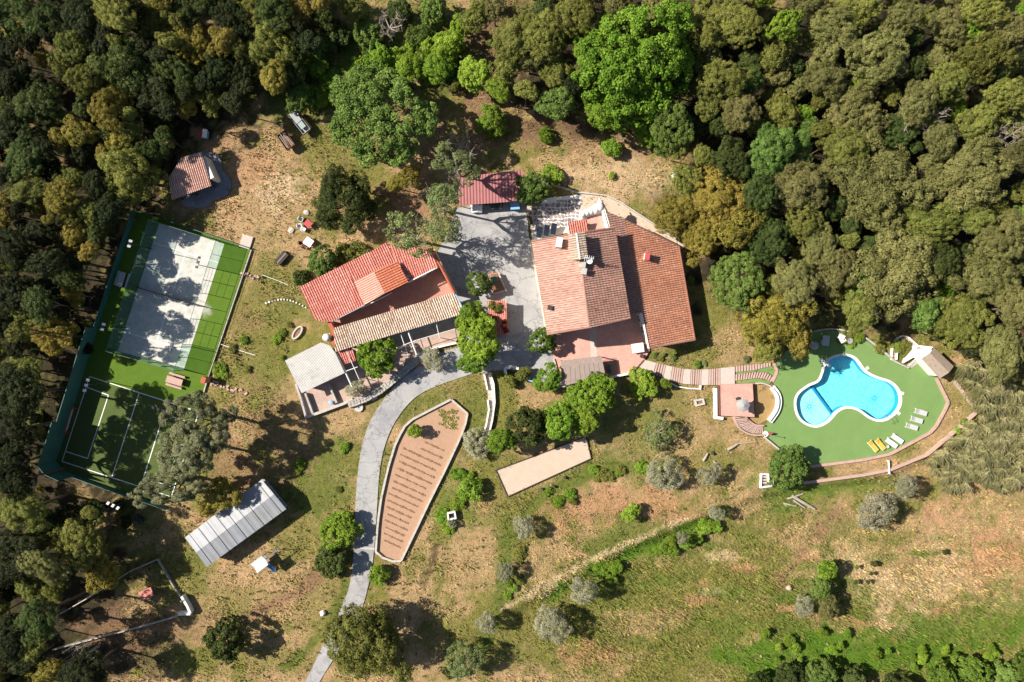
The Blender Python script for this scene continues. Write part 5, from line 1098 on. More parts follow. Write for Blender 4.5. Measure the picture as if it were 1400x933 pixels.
for e0, e1, gate in ((cTL, cBL, False), (cTR, cBR, True)):   # long sides: glass near the corners, bars elsewhere
    for i in range(11):
        q = P(*lp(e0, e1, i / 10)); 
        if i not in (0, 10): part(MB().box((q.x, q.y, 1.5), (.07, .07, 3.0), R(-17)), 'post', M['greensteel'], pc_)
        if i < 10 and not (gate and i in (4, 5)):
            if i in (0, 1, 8, 9) or not gate:
                a, b = P(*lp(e0, e1, (i + .03) / 10)), P(*lp(e0, e1, (i + .97) / 10)); an = math.atan2(b.y - a.y, b.x - a.x); m_ = (a + b) / 2
                part(MB().box((m_.x, m_.y, 1.52), ((b - a).length, .015, 2.9), an), 'glass_pane', M['glass'], pc_)
            else:
                for z in (1.0, 2.0): rail(lp(e0, e1, i / 10), lp(e0, e1, (i + 1) / 10), z, .022, 'greensteel', 'mesh_bar')
    rail(e0, e1, 3.0, .032)
def lamp(name, label, bx, by, h, d, heads=2, mat='whitepaint', group='floodlight masts at the sports ground'):
    q = P(bx, by); t = thing(name, label, 'floodlight', q, group); d = Vector((d[0], -d[1], 0)).normalized(); s = Vector((-d.y, d.x, 0))
    part(MB().tube([q, q + nw * h], .06, .045), 'mast', M['darksteel'], t); part(MB().tube([q + nw * h + s * .5 * (heads - 1), q + nw * h - s * .5 * (heads - 1)], .03), 'crossbar', M['darksteel'], t)
    for k in range(heads):
        c = q + nw * (h + .08) + s * (.75 * (k - (heads - 1) / 2)) + d * .12; part(MB().box(c, (.42, .34, .14), math.atan2(d.y, d.x), ry=R(25)), 'lamp_head', M[mat], t)
    return t
dr = (89, 28)
lamp('floodlight', 'white floodlight mast on the shaded side of the padel court, by its glass corner', 208, 341, 6, dr, mat='whitepaint'); lamp('floodlight', 'white floodlight mast on the shaded side of the padel court, by the football pitch', 173.5, 448, 6, dr)
lamp('floodlight', 'dark floodlight mast on the sunny side of the padel court, nearer the stone pad', 297, 368.5, 6, (-89, -28), mat='darksteel'); lamp('floodlight', 'dark floodlight mast on the sunny side of the padel court, nearer the brick pier', 263.5, 474.5, 6, (-89, -28), mat='darksteel')
lamp('floodlight', 'triple floodlight mast beside the tall green screen', 152, 523, 6, (89, 28), 3); lamp('floodlight', 'triple dark floodlight mast at the edge of the football pitch near the pines', 246, 553, 6, (-1, 3), 3, 'darksteel'); lamp('floodlight', 'triple white floodlight mast outside the low end fence', 187, 679, 6, (.5, -1), 3)
# screens around the pitch
def screen(name, label, pts, h, mat='screen', panel=2.0, posts=True):
    w = resample(W(pts), panel); t = thing(name, label, 'fence', (w[0][0], w[0][1], 0))
    for i in range(len(w) - 1):
        a, b = Vector(w[i]), Vector(w[i + 1]); m_ = (a + b) / 2; an = math.atan2(b.y - a.y, b.x - a.x)
        part(MB().box((m_.x, m_.y, h / 2), ((b - a).length - .03, .05, h), an), 'screen_panel', M[mat], t)
        if posts: part(MB().box((a.x, a.y, h / 2 + .03), (.09, .09, h + .06), an), 'post', M['greensteel'], t)
    part(MB().wall(w, .08, h + .005, h + .05), 'top_rail', M['greensteel'], t); return t
screen('fence_screen', 'low green fence screen along the shaded side of the padel court', [(186, 290), (146, 412), (134, 449)], 1.2)
screen('fence_screen', 'tall green fence screen along the football pitch beyond the low screen', [(134, 449), (124, 480), (95, 574)], 2.9); screen('fence_screen', 'tallest green fence screen behind the red goal at the pitch corner', [(95, 574), (83, 613), (74, 637), (104, 650.5)], 3.9)
screen('fence_screen', 'low green fence screen with white kerb closing the end of the pitch', [(104, 650.5), (150, 667), (197, 683), (232, 695)], 1.1); screen('fence_screen', 'low dark green fence screen between padel court and hut clearing', [(188, 289), (240, 306), (300, 326), (343, 340.5)], .9, 'greensteel')
solo(MB().wall(W([(104, 653.5), (150, 670), (197, 686), (232, 698)]), .2, -.2, .25), 'pitch_kerb', M['white'], 'white kerb outside the low fence at the end of the pitch', 'kerb')
kb = thing('court_kerb', 'thin white kerb with dark rail along the sunny side of the turf', 'kerb', P(315, 430)); part(MB().wall(W([(344, 342), (285, 516), (279, 537)]), .16, -.2, .22), 'kerb', M['kerb'], kb); part(MB().tube([P(342.5, 341, .5), P(284, 515, .5)], .03, n=4), 'rail', M['darksteel'], kb)
for i in range(10): q = P(*lp((342.5, 341), (284, 515), i / 9)); part(MB().tube([q, q + nw * .5], .025, n=4), 'rail_post', M['darksteel'], kb)
pm = thing('pitch_markings', 'white painted lines of the small football pitch', 'markings', P(180, 600))
fTL, fBL = (122.7, 515), (85, 631); vx, vy = (272 - 122.7), (563.5 - 515)
fTR, fBR = (fTL[0] + vx, fTL[1] + vy), (fBL[0] + vx, fBL[1] + vy)
seg = [(fTL, fTR), (fTL, fBL), (fBL, fBR), (fTR, fBR), (lp(fTL, fTR, .455), lp(fBL, fBR, .455)), ((117, 529), (148.4, 540.6)), ((148.4, 540.6), (120, 627)), ((120, 627), (89, 617)), ((224, 566.4), (196.4, 653.4)), ((224, 566.4), (264, 579)), ((196.4, 653.4), (238, 667))]
lines('pitch_line', seg, .12, .036, pm)
def goal(label, a, b, dep, h=2.0):
    t = thing('football_goal', label, 'goal', P(*lp(a, b, .5))); A, B = P(*a), P(*b); d = P(*dep) - P(0, 0)
    for q in (A, B): part(MB().tube([q, q + nw * h], .05), 'post', M['red'], t); part(MB().tube([q + nw * h, q + d], .03), 'net_stay', M['red'], t)
    part(MB().tube([A + nw * h, B + nw * h], .05), 'crossbar', M['red'], t); mb = MB()
    for i in range(13): f = i / 12; mb.tube([A.lerp(B, f) + nw * h, A.lerp(B, f) + d], .012, n=3)
    for i in range(1, 8): f = i / 8; mb.tube([(A + nw * h).lerp(A + d, f), (B + nw * h).lerp(B + d, f)], .012, n=3)
    part(mb, 'net', M['whitepaint'], t, kind='stuff')
goal('red framed goal against the tall green screen', (110, 558), (100.5, 590), (-8, -2.5)); goal('red framed goal half hidden by the pines', (246, 604), (236.5, 636), (8, 2.5))
def bench(label, px, py, L, w, rz, mat='pinkwall', h=.8):
    p = P(px, py); t = thing('bench_table', label, 'table', p); q = P(px, py, h); part(MB().box((q.x, q.y, h - .04), (L, w, .08), rz), 'table_top', M[mat], t)
    d = Vector((math.cos(rz), math.sin(rz), 0)); s = Vector((-d.y, d.x, 0))
    for k in (-1, 1):
        c = q + s * k * (w / 2 + .35); part(MB().box((c.x, c.y, .45), (L, .3, .06), rz), 'seat', M[mat], t)
        e = q + d * k * (L / 2 - .3); part(MB().box((e.x, e.y, .36), (.08, w * .7, .72), rz), 'leg', M['darksteel'], t); part(MB().box((e.x, e.y, .38), (.08, w + .9, .06), rz), 'bearer', M['darksteel'], t)
bench('pinkish picnic table on the sunlit turf corner by the pines', 238, 521, 2.4, 1.0, R(-17)); bench('grey picnic table in shade beside the padel court', 165, 382, 2.2, .9, R(73), 'greycloth')
q = P(285.5, 519); bp = thing('brick_pier', 'orange brick gate pier at the corner of the turf', 'pier', q); part(MB().box((q.x, q.y, .9), (.55, .8, 1.8), R(-17)), 'shaft', M['brick'], bp); part(MB().box((q.x, q.y, 1.84), (.66, .9, .08), R(-17)), 'cap', M['roof_fresh'], bp)
q = P(337, 331); solo(MB().box((q.x, q.y, .03), (1.6, 1.9, .3), R(-17)), 'stone_pad', M['landing'], 'square pale stone pad outside the corner of the padel turf', 'slab')
# small court-side path slabs of broken stone
rs = random.Random(21); sl = thing('stone_border', 'row of broken pinkish stones leading from the turf kerb', 'stones', P(335, 377)) 
for i in range(9): q = P(331 + i * 2.6 + rs.uniform(-1, 1), 373 + i * .9 + rs.uniform(-2.4, 2.4)); part(MB().box((q.x, q.y, .03), (rs.uniform(.25, .5), rs.uniform(.2, .4), .14), rs.uniform(0, 3)), 'stone', M['pinkwall'], sl)
sl = thing('stone_border', 'broken stones beside the brick gate pier', 'stones', P(310, 527))
for i in range(14): q = P(288 + i * 3.6 + rs.uniform(-2, 2), 524 + i * .8 + rs.uniform(-3, 4)); part(MB().box((q.x, q.y, .03), (rs.uniform(.25, .6), rs.uniform(.2, .45), .14), rs.uniform(0, 3)), 'stone', M['pinkwall'], sl)
solo(MB().tube([P(302, 471, .05), P(320, 477, .05), P(349, 486, .05)], .05), 'garden_pipe', M['whitepaint'], 'thin white pipe on the grass beside the turf kerb', 'pipe'); solo(MB().tube([P(358, 376, .05), P(380, 384, .05), P(394, 390, .05)], .04), 'garden_pipe', M['whitepaint'], 'thin white pipe on the grass above the annexe roof', 'pipe')

# ------------------------------------------------------------ barbecue hut and clearing
bh = thing('barbecue_hut', 'open barbecue hut with striped clay tile roof and white chimney', 'hut', P(262, 240))
sheet('stone_floor', spline([(272, 209), (290, 209), (302, 217), (304, 232), (313, 243), (316, 253), (312, 265), (299, 272), (289, 276), (283, 284), (262, 284), (250, 280), (246, 268), (240, 250)], 3), .07, mk('dark_stone_floor', (.24, .23, .25), (.17, .165, .18), 2.5, .85, .5, wear=(.33, .31, .31)))
roof(bh, [(249, 216, 3.1), (275, 208.5, 3.1), (288.5, 254, 2.5)], [(249, 216), (275, 208.5), (288.5, 254), (258, 265), (236, 273), (231, 244)], ((262, 212), (276, 258)), M['roof_old'], M['channel'], .3)
part(MB().wall(W([(277, 214), (290, 244)], 2.6), .55, 0, 2.6), 'chimney_wall', M['white'], bh); part(MB().prism(inset(W([(249, 219), (272, 212), (276, 224), (250, 232)], 2.4), .1), 0, 2.5), 'back_wall', M['white'], bh)
for a, b in ((284, 251), (260, 262), (240, 268), (236, 246)): q = P(a, b, 2.3); part(MB().box((q.x, q.y, 1.15), (.22, .22, 2.3)), 'post', M['darkwood'], bh)
q = P(278, 183, .8); kn = thing('doll_house', 'tiny play house with red roof and white front in tree shade', 'play house', (q.x, q.y, 0)); part(MB().box((q.x, q.y, .4), (.9, 1.1, .8), R(-8)), 'wall', M['paleblue'], kn)
for s in (-1, 1): part(MB().box((q.x + s * .26, q.y, .95), (.62, 1.25, .06), R(-8), ry=R(30 * s)), 'roof', M['red'] if s < 0 else M['whitepaint'], kn)
M['palegreen'] = mk('pale_green_panel', (.30, .38, .35), (.24, .31, .29), 2, .5, .1)
def trailer(name, label, px, py, L, w, rz, deck, side_, loads, h=.75):
    p = P(px, py); t = thing(name, label, 'trailer', p); d = Vector((math.cos(rz), math.sin(rz), 0)); s = Vector((-d.y, d.x, 0)); q = P(px, py, h)
    q.z = 0
    part(MB().box((q.x, q.y, h), (L, w, .1), rz), 'deck', M[deck], t)
    for k in (-1, 1):
        c = q + s * k * (w / 2); part(MB().box((c.x, c.y, h + .25), (L, .05, .5), rz), 'side_board', M[side_], t)
        c = q + d * k * (L / 2); part(MB().box((c.x, c.y, h + .25), (.05, w, .5), rz), 'end_board', M[side_], t)
        c = q + s * k * (w / 2 - .05); wh = part(MB().tube([c + s * .1 * k + nw * .34, c - s * .12 * k + nw * .34], .34, n=14), 'wheel', M['rubber'], t)
    part(MB().tube([q - d * (L / 2) + nw * (h - .1), q - d * (L / 2 + .9) + nw * .3], .05, n=4), 'drawbar', M['rust'], t)
    rs = random.Random(int(px))
    for i in range(loads):
        c = q + s * (w * .8 * ((i + .5) / loads - .5)); part(MB().box((c.x, c.y, h + .12 + rs.uniform(0, .3)), (L * rs.uniform(.7, .95), .12, .06), rz + rs.uniform(-.1, .1)), 'plank', M['wood'], t)
    return t, q, d, s, h
trailer('farm_trailer', 'rusty open farm trailer loaded with old planks', 392, 193, 2.5, 1.45, R(-56), 'rust', 'rust', 5)
t, q, d, s, h = trailer('farm_trailer', 'grey steel trailer stacked with sheets and a green panel', 410.5, 168.5, 3.5, 1.3, R(-52), 'sheet', 'steel', 4)
part(MB().box((q + d * .45 + nw * (h + .56)), (1.3, .8, .06), R(-52)), 'green_panel', M['palegreen'], t); part(MB().box((q - d * .8 + nw * (h + .62)), (1.7, .95, .08), R(-52)), 'metal_sheet', M['sheet'], t); part(MB().box((q + s * .75 + d * .3 + nw * (h + .1)), (2.6, .3, .3), R(-52)), 'rusty_rail', M['rust'], t)
table('garden_table', 'white garden table with red cloth beside the dark round tree', 421, 306, 1.05, .95, .75, R(-40), 'redcloth', 'whitepaint'); 
w2 = chair('whitepaint', .6); place(w2, P(412.5, 301), R(-20), 'white garden chair by the table with red cloth'); place(w2, P(411, 310), R(10), 'white garden chair pulled aside from the table with red cloth'); place(w2, P(416, 314.5), R(60), 'white garden chair turned towards the white square table')
table('garden_table', 'square white garden table with dark red chairs in the clearing', 421.5, 331, 1.25, 1.15, .75, R(-35), 'whitepaint')
m2 = chair('maroon', .5); place(m2, P(413, 333), R(10), 'dark red chair standing at the square white table'); place(m2, P(417, 338.5), R(60), 'dark red chair tucked at the corner of the square white table')
q = P(386.5, 353.5); cb_ = thing('planter_chest', 'dark slatted chest lying on the dry grass of the clearing', 'chest', q)
part(MB().box((q.x, q.y, .25), (2.0, 1.05, .5), R(48)), 'chest_body', M['darkwood'], cb_)
for k in range(5): s_ = Vector((-math.sin(R(48)), math.cos(R(48)), 0)) * ((k - 2) * .2); part(MB().box((q.x + s_.x, q.y + s_.y, .53), (1.95, .16, .05), R(48)), 'lid_slat', M['wood'] if k == 2 else M['darkwood'], cb_)
rock(398, 315, .45, 'pale flat stone on the dry clearing near the garden tables', 'maize', 9, sq=.25); rock(419, 291, .4, 'small pale rock above the table with red cloth', 'maize', 12, sq=.4)
# boat shaped stone planter, ring of white stones
pl2 = thing('stone_planter', 'boat shaped pale stone planter on the grass by the annexe', 'planter', P(407, 455)); ring = [(P(407, 455).x + 1.05 * math.cos(a) * math.cos(.95) - .45 * math.sin(a) * math.sin(.95), P(407, 455).y + 1.05 * math.cos(a) * math.sin(.95) + .45 * math.sin(a) * math.cos(.95)) for a in np.linspace(0, 2 * math.pi, 14)[:-1]]
part(MB().wall(ring, .22, -.05, .3, True), 'rim', M['maize'], pl2); part(MB().prism(ring, -.1, .15), 'soil', M['ridge'], pl2)
rs = random.Random(2)
for i in range(14):
    a = i / 13; rock(364 + 54 * a, 415 - 8 * math.sin(a * 3.1) + 6 * a, rs.uniform(.09, .17), 'small white stone in the curved row beside the annexe', 'white', 30 + i, 'border_stone')['group'] = 'row of white border stones'
pls = thing('stone_planter', 'little square stone planter on the lawn below the stepped walkway', 'planter', P(955, 549)); sq = W([(949.5, 547.5), (960.5, 546), (962, 552), (951.5, 554.5)]); part(MB().wall(sq, .25, -.05, .35, True), 'rim', M['maize'], pls); part(MB().prism(sq, -.1, .12), 'soil', M['ridge'], pls)
wl = thing('well_box', 'white square well box with dark opening beside the hedge', 'well', P(617.5, 705)); sq = W([(612, 702), (621.5, 700.5), (623, 709), (613, 711)], .8); part(MB().wall(sq, .2, 0, .8, True), 'rim', M['whitepaint'], wl); part(MB().prism(inset(sq, .1), 0, .2), 'dark_floor', M['darkwood'], wl)
q = P(924, 240, .3); solo(MB().lathe((q.x, q.y, -.05), [(.66, 0), (.66, .5), (.6, .56), (.1, .6)], 20), 'cistern_lid', M['whitepaint'], 'round white cistern lid on the dry slope by the golden trees', 'cistern')
rock(441.5, 838, .42, 'round white stone on the grass beside the lower drive', 'white', 5, sq=.8); rock(1081, 806, .42, 'pale pink stone block standing in the lower field', 'pinkwall', 6, sq=.9)
wf = thing('white_steps', 'small white concrete frame of steps on the grass beside the round tree', 'steps', at(1046, 656)); sq = W([(1040, 648), (1049, 648), (1050, 658), (1055.5, 658), (1055.5, 664), (1039, 666)]); part(MB().wall(sq, .2, -.1, .4, True), 'frame', M['whitepaint'], wf)
for i in range(3): part(MB().wall(W([(1042.5, 652 + 4 * i), (1048, 652 + 4 * i)]), .22, -.1, .2), 'step', M['landing'], wf)
def log(label, a, b, r_, mat='deadwood'):
    p, q = at(*a), at(*b); o = solo(MB().tube([p + nw * r_ * .7, (p + q) / 2 + nw * (r_ + .05), q + nw * r_ * .7], r_, r_ * .7, 8), 'log', M[mat], label, 'log', 'old logs lying in the grass'); return o
log('long bleached log lying in the green field below the pool', (1086, 680), (1117, 698), .24); log('bleached branch crossing the longest log in the field', (1079, 684), (1101, 677), .15); log('short grey log beside the longest log in the field', (1074, 690), (1092, 694), .14); log('grey limb lying beneath the longest log in the field', (1088, 686), (1104, 697), .13)
log('pale knotty log on the dry lawn below the curved stairs', (994, 615), (1008, 607), .22); log('thin pale branch trailing from the knotty log', (1008, 607), (1034, 604), .09); log('short pale log with dark end near the silver olive', (961, 630), (967, 620), .2); log('small pale log lying across the grass by the silver olive', (975, 630), (984, 640), .16); log('dark stump lying near the short pale log', (972, 619), (976, 621), .24, 'darkwood')
for i, (a, b) in enumerate(((741, 669), (757, 665), (772, 653))): q = at(a, b); solo(MB().lathe((q.x, q.y, -.05), [(.22, 0), (.2, .5), (.17, .52)], 9), 'stump', M['darkwood'], 'dark stump in the row below the bocce court', 'stump', 'stumps below the bocce court')
# ------------------------------------------------------------ metal shed, playground, dog run
ms = thing('metal_shed', 'long shed with pale grey metal roof below the pines', 'shed', P(320, 715))
r0, r1 = [(268.5, 755), (381, 679)], 3.3
corr(ms, [(253, 735, 2.5), (358, 656, 2.5), (268, 755.5, 3.1)], [(253, 735), (358, 656), (375, 676), (268.5, 755.5)], ((300, 700), (317, 722)), 'sheet', 1.05, .035, n_per=8)
corr(ms, [(283, 775, 2.5), (391, 697, 2.5), (268, 755.5, 3.1)], [(268.5, 755.5), (375, 676), (391.5, 696), (283, 775)], ((317, 722), (333, 742)), 'sheet', 1.05, .035, n_per=8)
part(MB().prism(inset(W([(255, 735), (358, 658), (389, 697), (283, 773)], 2.4), .3), 0, 2.4), 'wall', M['sheet'], ms)
for k in range(9): a = lp((253, 735), (358, 656), (k + .5) / 9); b = lp((283, 775), (391, 697), (k + .5) / 9); m_ = lp(a, b, .5); part(MB().tube([P(*a, 2.58), P(*m_, 3.2), P(*b, 2.58)], .05, n=4), 'roof_seam', M['sheet'], ms)
lt = [(364, 671), (372, 668.5), (393, 692), (386, 700)]; part(MB().slab([P(a, b, 2.2) for a, b in lt], .06), 'lean_to_roof', M['sheet'], ms)
part(MB().slab([P(a, b, 2.1) for a, b in ((356.5, 656), (361, 655), (368.5, 664), (364, 669))], .06), 'lean_to_roof', M['sheet'], ms)
for a, b in ((393, 692), (387, 699)): q = P(a, b, 2.1); part(MB().tube([(q.x, q.y, 0), (q.x, q.y, 2.1)], .05), 'post', M['darkwood'], ms)
pg = thing('play_set', 'wooden play tower with grey roof, blue slide and swing frame', 'playground', P(370, 765)); rz = R(37); c0 = P(363, 764); d = Vector((math.cos(rz), math.sin(rz), 0)); s = Vector((-d.y, d.x, 0))
for a in (-.8, .8):
    for b in (-.6, .6): c = c0 + d * a + s * b; part(MB().box((c.x, c.y, 1.2), (.1, .1, 2.4), rz), 'post', M['wood'], pg)
part(MB().box((c0.x, c0.y, 1.1), (1.8, 1.4, .08), rz), 'platform', M['wood'], pg); part(MB().box((c0.x + d.x * .1 + s.x * .3, c0.y + d.y * .1 + s.y * .3, 2.55), (2.0, .95, .05), rz, rx=R(22)), 'roof_panel', M['whitepaint'], pg); part(MB().box((c0.x - s.x * .45 + d.x * .1, c0.y - s.y * .45 + d.y * .1, 2.55), (2.0, .85, .05), rz, rx=R(-22)), 'roof_panel', M['greycloth'], pg)
sl0 = c0 - s * .6 + d * .1 + nw * 1.1; sl1 = c0 - s * 2.3 + d * .1 + nw * .15
for e in (-.22, .22): part(MB().tube([sl0 + d * e + nw * .15, (sl0 + sl1) / 2 + d * e - nw * .05, sl1 + d * e + nw * .12], .04, n=5), 'slide_rail', M['blue'], pg)
part(MB().add([sl0 - d * .24, sl0 + d * .24, (sl0 + sl1) / 2 + d * .24 - nw * .15, (sl0 + sl1) / 2 - d * .24 - nw * .15, sl1 + d * .24, sl1 - d * .24], [(0, 1, 2, 3), (3, 2, 4, 5)]), 'slide', M['blue'], pg)
b0, b1 = c0 + d * .9 + nw * 2.15, c0 + d * 3.3 + nw * 2.15; part(MB().tube([b0, b1], .06), 'swing_beam', M['wood'], pg)
for e in (-1, 1): part(MB().tube([b1, b1 + s * e * .9 - nw * 2.15], .05), 'swing_leg', M['wood'], pg)
for f in (.35, .7):
    c = b0.lerp(b1, f); part(MB().box((c.x, c.y, .5), (.4, .2, .04), rz), 'swing_seat', M['blue'], pg)
    for e in (-.18, .18): part(MB().tube([c + d * e, Vector((c.x, c.y, .5)) + d * e], .012, n=4), 'swing_rope', M['darksteel'], pg)
def run_wall(label, pts, h=.7, mat='kerb'): solo(MB().wall(W(pts), .13, -.1, h * .8), 'run_wall', M[mat], label, 'wall')
run_wall('pale low wall of the dog run below the trees', [(78, 842), (130, 812), (180, 780), (217, 764)]); run_wall('short grey wall of the dog run facing the metal shed', [(217, 764), (235, 795), (250, 818)], .5, 'stone'); run_wall('pale long wall of the dog run facing the lower grass', [(75, 887), (130, 872), (190, 857), (245, 841)])
wc_ = thing('white_gateway', 'white corner gateway of the dog run', 'gate', P(255, 832)); part(MB().wall(W([(248, 816), (256, 830), (260, 839)], 1.0), .35, 0, 1.0), 'gate_wall', M['whitepaint'], wc_); part(MB().wall(W([(243, 840), (260, 839.5)], .9), .4, 0, .9), 'gate_wall', M['white'], wc_); part(MB().tube([P(246, 823, 1.2), P(253, 819, 1.2)], .05), 'gate_bar', M['wood'], wc_)
for a, b in ((246, 823), (253, 819)): part(MB().tube([P(a, b), P(a, b) + nw * 1.25], .05), 'post', M['wood'], wc_)
q = P(202.5, 811); kl = thing('dog_kennel', 'dog kennel with red tiled roof in the walled run', 'kennel', q); part(MB().box((q.x, q.y, .5), (1.5, 1.3, 1.0), R(18)), 'wall', M['pinkwall'], kl); roof(kl, [(190, 810, 1.1), (205, 803.5, 1.45), (194, 820, 1.1)], [(190, 810), (206, 803.5), (210, 813), (194, 820)], ((203, 806), (191, 812)), M['roof_red'], M['channel_red'], .26, .35, .05); part(MB().slab([P(206, 802, 1.5), P(212.5, 805.5, 1.2), P(213, 812, 1.2), P(209, 814, 1.5)], .06), 'roof_board', M['darkwood'], kl)
for a, b, an in ((185, 709, 0), (190, 713, .8)): q = P(a, b, .9); solo(MB().lathe((q.x, q.y, 0), [(.36, 0), (.38, .1), (.38, .85), (.3, .9)], 14), 'oil_drum', M['darksteel'], 'black drum standing on the grass between pines and dog run', 'drum', 'pair of black drums')
# ------------------------------------------------------------ vegetation
def unit(rs, n):
    v = rs.normal(size=(n, 3)); return v / np.linalg.norm(v, axis=1, keepdims=True)
def crown_mesh(name, Rr, flat_, n_lobe, lobe_r, n_sub, sub_r, n_leaf, leaf, seed, wide=.55, low=-.25, irr=.25, jit=.7, core=True, needle=False, gaps=0.0):
    """lobes on a dome, clumps on the lobes, leaves on the clumps"""
    rs = np.random.RandomState(seed); out_c = []; out_r = []; out_l = []; lob_v = []
    k = np.arange(n_lobe) + .5; z = 1 - (1 - low) * k / n_lobe; ph = k * 2.39996 + rs.uniform(0, 6)
    ld = np.stack([np.sqrt(np.maximum(0, 1 - z * z)) * np.cos(ph), np.sqrt(np.maximum(0, 1 - z * z)) * np.sin(ph), z], 1) + rs.normal(0, .2, (n_lobe, 3)); ld /= np.linalg.norm(ld, axis=1, keepdims=True)
    az_ = np.arctan2(ld[:, 1], ld[:, 0]); ph = rs.uniform(0, 6.28, 3)
    outl = 1 + irr * (.42 * np.sin(2 * az_ + ph[0]) + .34 * np.sin(3 * az_ + ph[1]) + .25 * np.sin(5 * az_ + ph[2])) * np.sqrt(np.maximum(0, 1 - ld[:, 2] ** 2))
    lr = Rr * lobe_r * rs.uniform(.6, 1.3, n_lobe); lc = ld * (Rr - lr)[:, None] * (rs.uniform(1 - irr, 1.06, n_lobe) * outl)[:, None]
    lob = rs.rand(n_lobe)
    if gaps: kp = rs.rand(n_lobe) > gaps; ld, lr, lc, lob = ld[kp], lr[kp], lc[kp], lob[kp]; n_lobe = len(lr)
    C, CR, CV, CD = [], [], [], []
    for i in range(n_lobe):
        d = unit(rs, n_sub * 3); d = d[(d @ ld[i]) > -.35][:n_sub]; sr = Rr * sub_r * rs.uniform(.65, 1.3, len(d))
        C.append(lc[i] + d * (lr[i] * rs.uniform(.75, 1.0, len(d)))[:, None]); CR.append(sr); CV.append(lob[i] * .45 + rs.rand(len(d)) * .55); CD.append(d * .5 + ld[i] * .5)
    C = np.concatenate(C); CR = np.concatenate(CR); CV = np.concatenate(CV); CD = np.concatenate(CD)
    w = CR ** 2; pick = rs.choice(len(CR), n_leaf, p=w / w.sum())
    d = unit(rs, n_leaf); dn = (d * CD[pick]).sum(1); d = np.where((dn < -.2)[:, None], -d, d)
    rad = CR[pick] * rs.uniform(.55, 1.08, n_leaf) ** .6
    p = C[pick] + d * rad[:, None]
    nrm = d + rs.normal(0, jit * .6, (n_leaf, 3)) + np.array([0, 0, .35]); nrm /= np.linalg.norm(nrm, axis=1, keepdims=True)
    if needle: t_ = d + rs.normal(0, .45, (n_leaf, 3))
    else: t_ = rs.normal(size=(n_leaf, 3))
    t_ = t_ - nrm * (t_ * nrm).sum(1, keepdims=True); t_ /= np.linalg.norm(t_, axis=1, keepdims=True); b = np.cross(nrm, t_)
    L = leaf * rs.uniform(.65, 1.35, n_leaf)[:, None]; Wd = L * wide
    p[:, 2] *= flat_
    V = np.stack([p - t_ * L * .5, p + b * Wd * .5 - t_ * L * .05, p + t_ * L * .5, p - b * Wd * .5 - t_ * L * .05], 1).reshape(-1, 3)
    va = np.clip(CV[pick] * .6 + rs.rand(n_leaf) * .4, 0, 1); F = np.arange(n_leaf * 4).reshape(-1, 4); va = np.repeat(va, 4)
    if core:   # added opaque core that keeps light from passing through the crown
        bm = bmesh.new()
        for i in range(n_lobe): bmesh.ops.create_icosphere(bm, subdivisions=1, radius=lr[i] * .42, matrix=Matrix.Translation(Vector(lc[i])))
        cv = np.array([v.co[:] for v in bm.verts]); cv += rs.normal(0, Rr * .012, cv.shape); cv[:, 2] *= flat_; cf = np.array([[v.index for v in f.verts] for f in bm.faces]); bm.free()
        q = len(V); V = np.concatenate([V, cv]); va = np.concatenate([va, np.full(len(cv), .3)]); cf4 = np.concatenate([cf, cf[:, 2:]], 1)
        me = bpy.data.meshes.new(name); fl_ = [tuple(f) for f in F] + [tuple(f + q) for f in cf]; me.from_pydata([tuple(v) for v in V], [], fl_); me.update()
        a = me.attributes.new('v', 'FLOAT', 'POINT'); a.data.foreach_set('value', va.astype(np.float32)); me.materials.append(M['grey']); return me
    return np_mesh(name, V, F, None, va, M['grey'])
def trunk_mesh(name, seed, fine=0, spread=.75):
    """unit tree skeleton: height 1 to the middle of the crown, crown radius 1"""
    rs = random.Random(seed); mb = MB(); top = Vector((rs.uniform(-.08, .08), rs.uniform(-.08, .08), .62))
    mb.tube([(0, 0, -.12), (.01, .0, .25), tuple(top)], .085, .055, 8)
    for i in range(6):
        a = i * 1.05 + rs.uniform(-.3, .3); e = Vector((math.cos(a) * spread * rs.uniform(.6, 1), math.sin(a) * spread * rs.uniform(.6, 1), rs.uniform(.95, 1.2))); m_ = top.lerp(e, .5) + Vector((0, 0, -.06))
        mb.tube([top, m_, e], .04, .012, 6)
        for k in range(3 + fine):
            s = m_.lerp(e, rs.uniform(0, .9)); t2 = s + Vector((rs.uniform(-.4, .4), rs.uniform(-.4, .4), rs.uniform(.0, .28))); mb.tube([s, s.lerp(t2, .5) + Vector((0, 0, .03)), t2], .013, .004, 4)
            for j in range(fine): u = s.lerp(t2, rs.uniform(.3, 1)); mb.tube([u, u + Vector((rs.uniform(-.2, .2), rs.uniform(-.2, .2), rs.uniform(0, .15)))], .006, .002, 3)
    return mesh_of(mb, name, M['bark'])
CR0 = {}
def proto(kind, n, **k): CR0[kind] = [(crown_mesh('crown_' + kind, seed=50 + 13 * i + len(kind) * 7, **k), k['Rr']) for i in range(n)]
proto('holm', 4, Rr=5.0, flat_=.72, n_lobe=28, lobe_r=.31, n_sub=22, sub_r=.092, n_leaf=30000, leaf=.20, irr=.42, jit=.5)
proto('small', 4, Rr=2.6, flat_=.80, n_lobe=15, lobe_r=.38, n_sub=18, sub_r=.14, n_leaf=10000, leaf=.19, irr=.42, jit=.55)
proto('broad', 3, Rr=6.0, flat_=.70, n_lobe=40, lobe_r=.27, n_sub=15, sub_r=.085, n_leaf=40000, leaf=.25, core=False, irr=.26, jit=1.0, wide=.62)
proto('round', 3, Rr=3.0, flat_=.82, n_lobe=18, lobe_r=.36, n_sub=16, sub_r=.12, n_leaf=12000, leaf=.24, core=False, jit=.9, wide=.6, irr=.3)
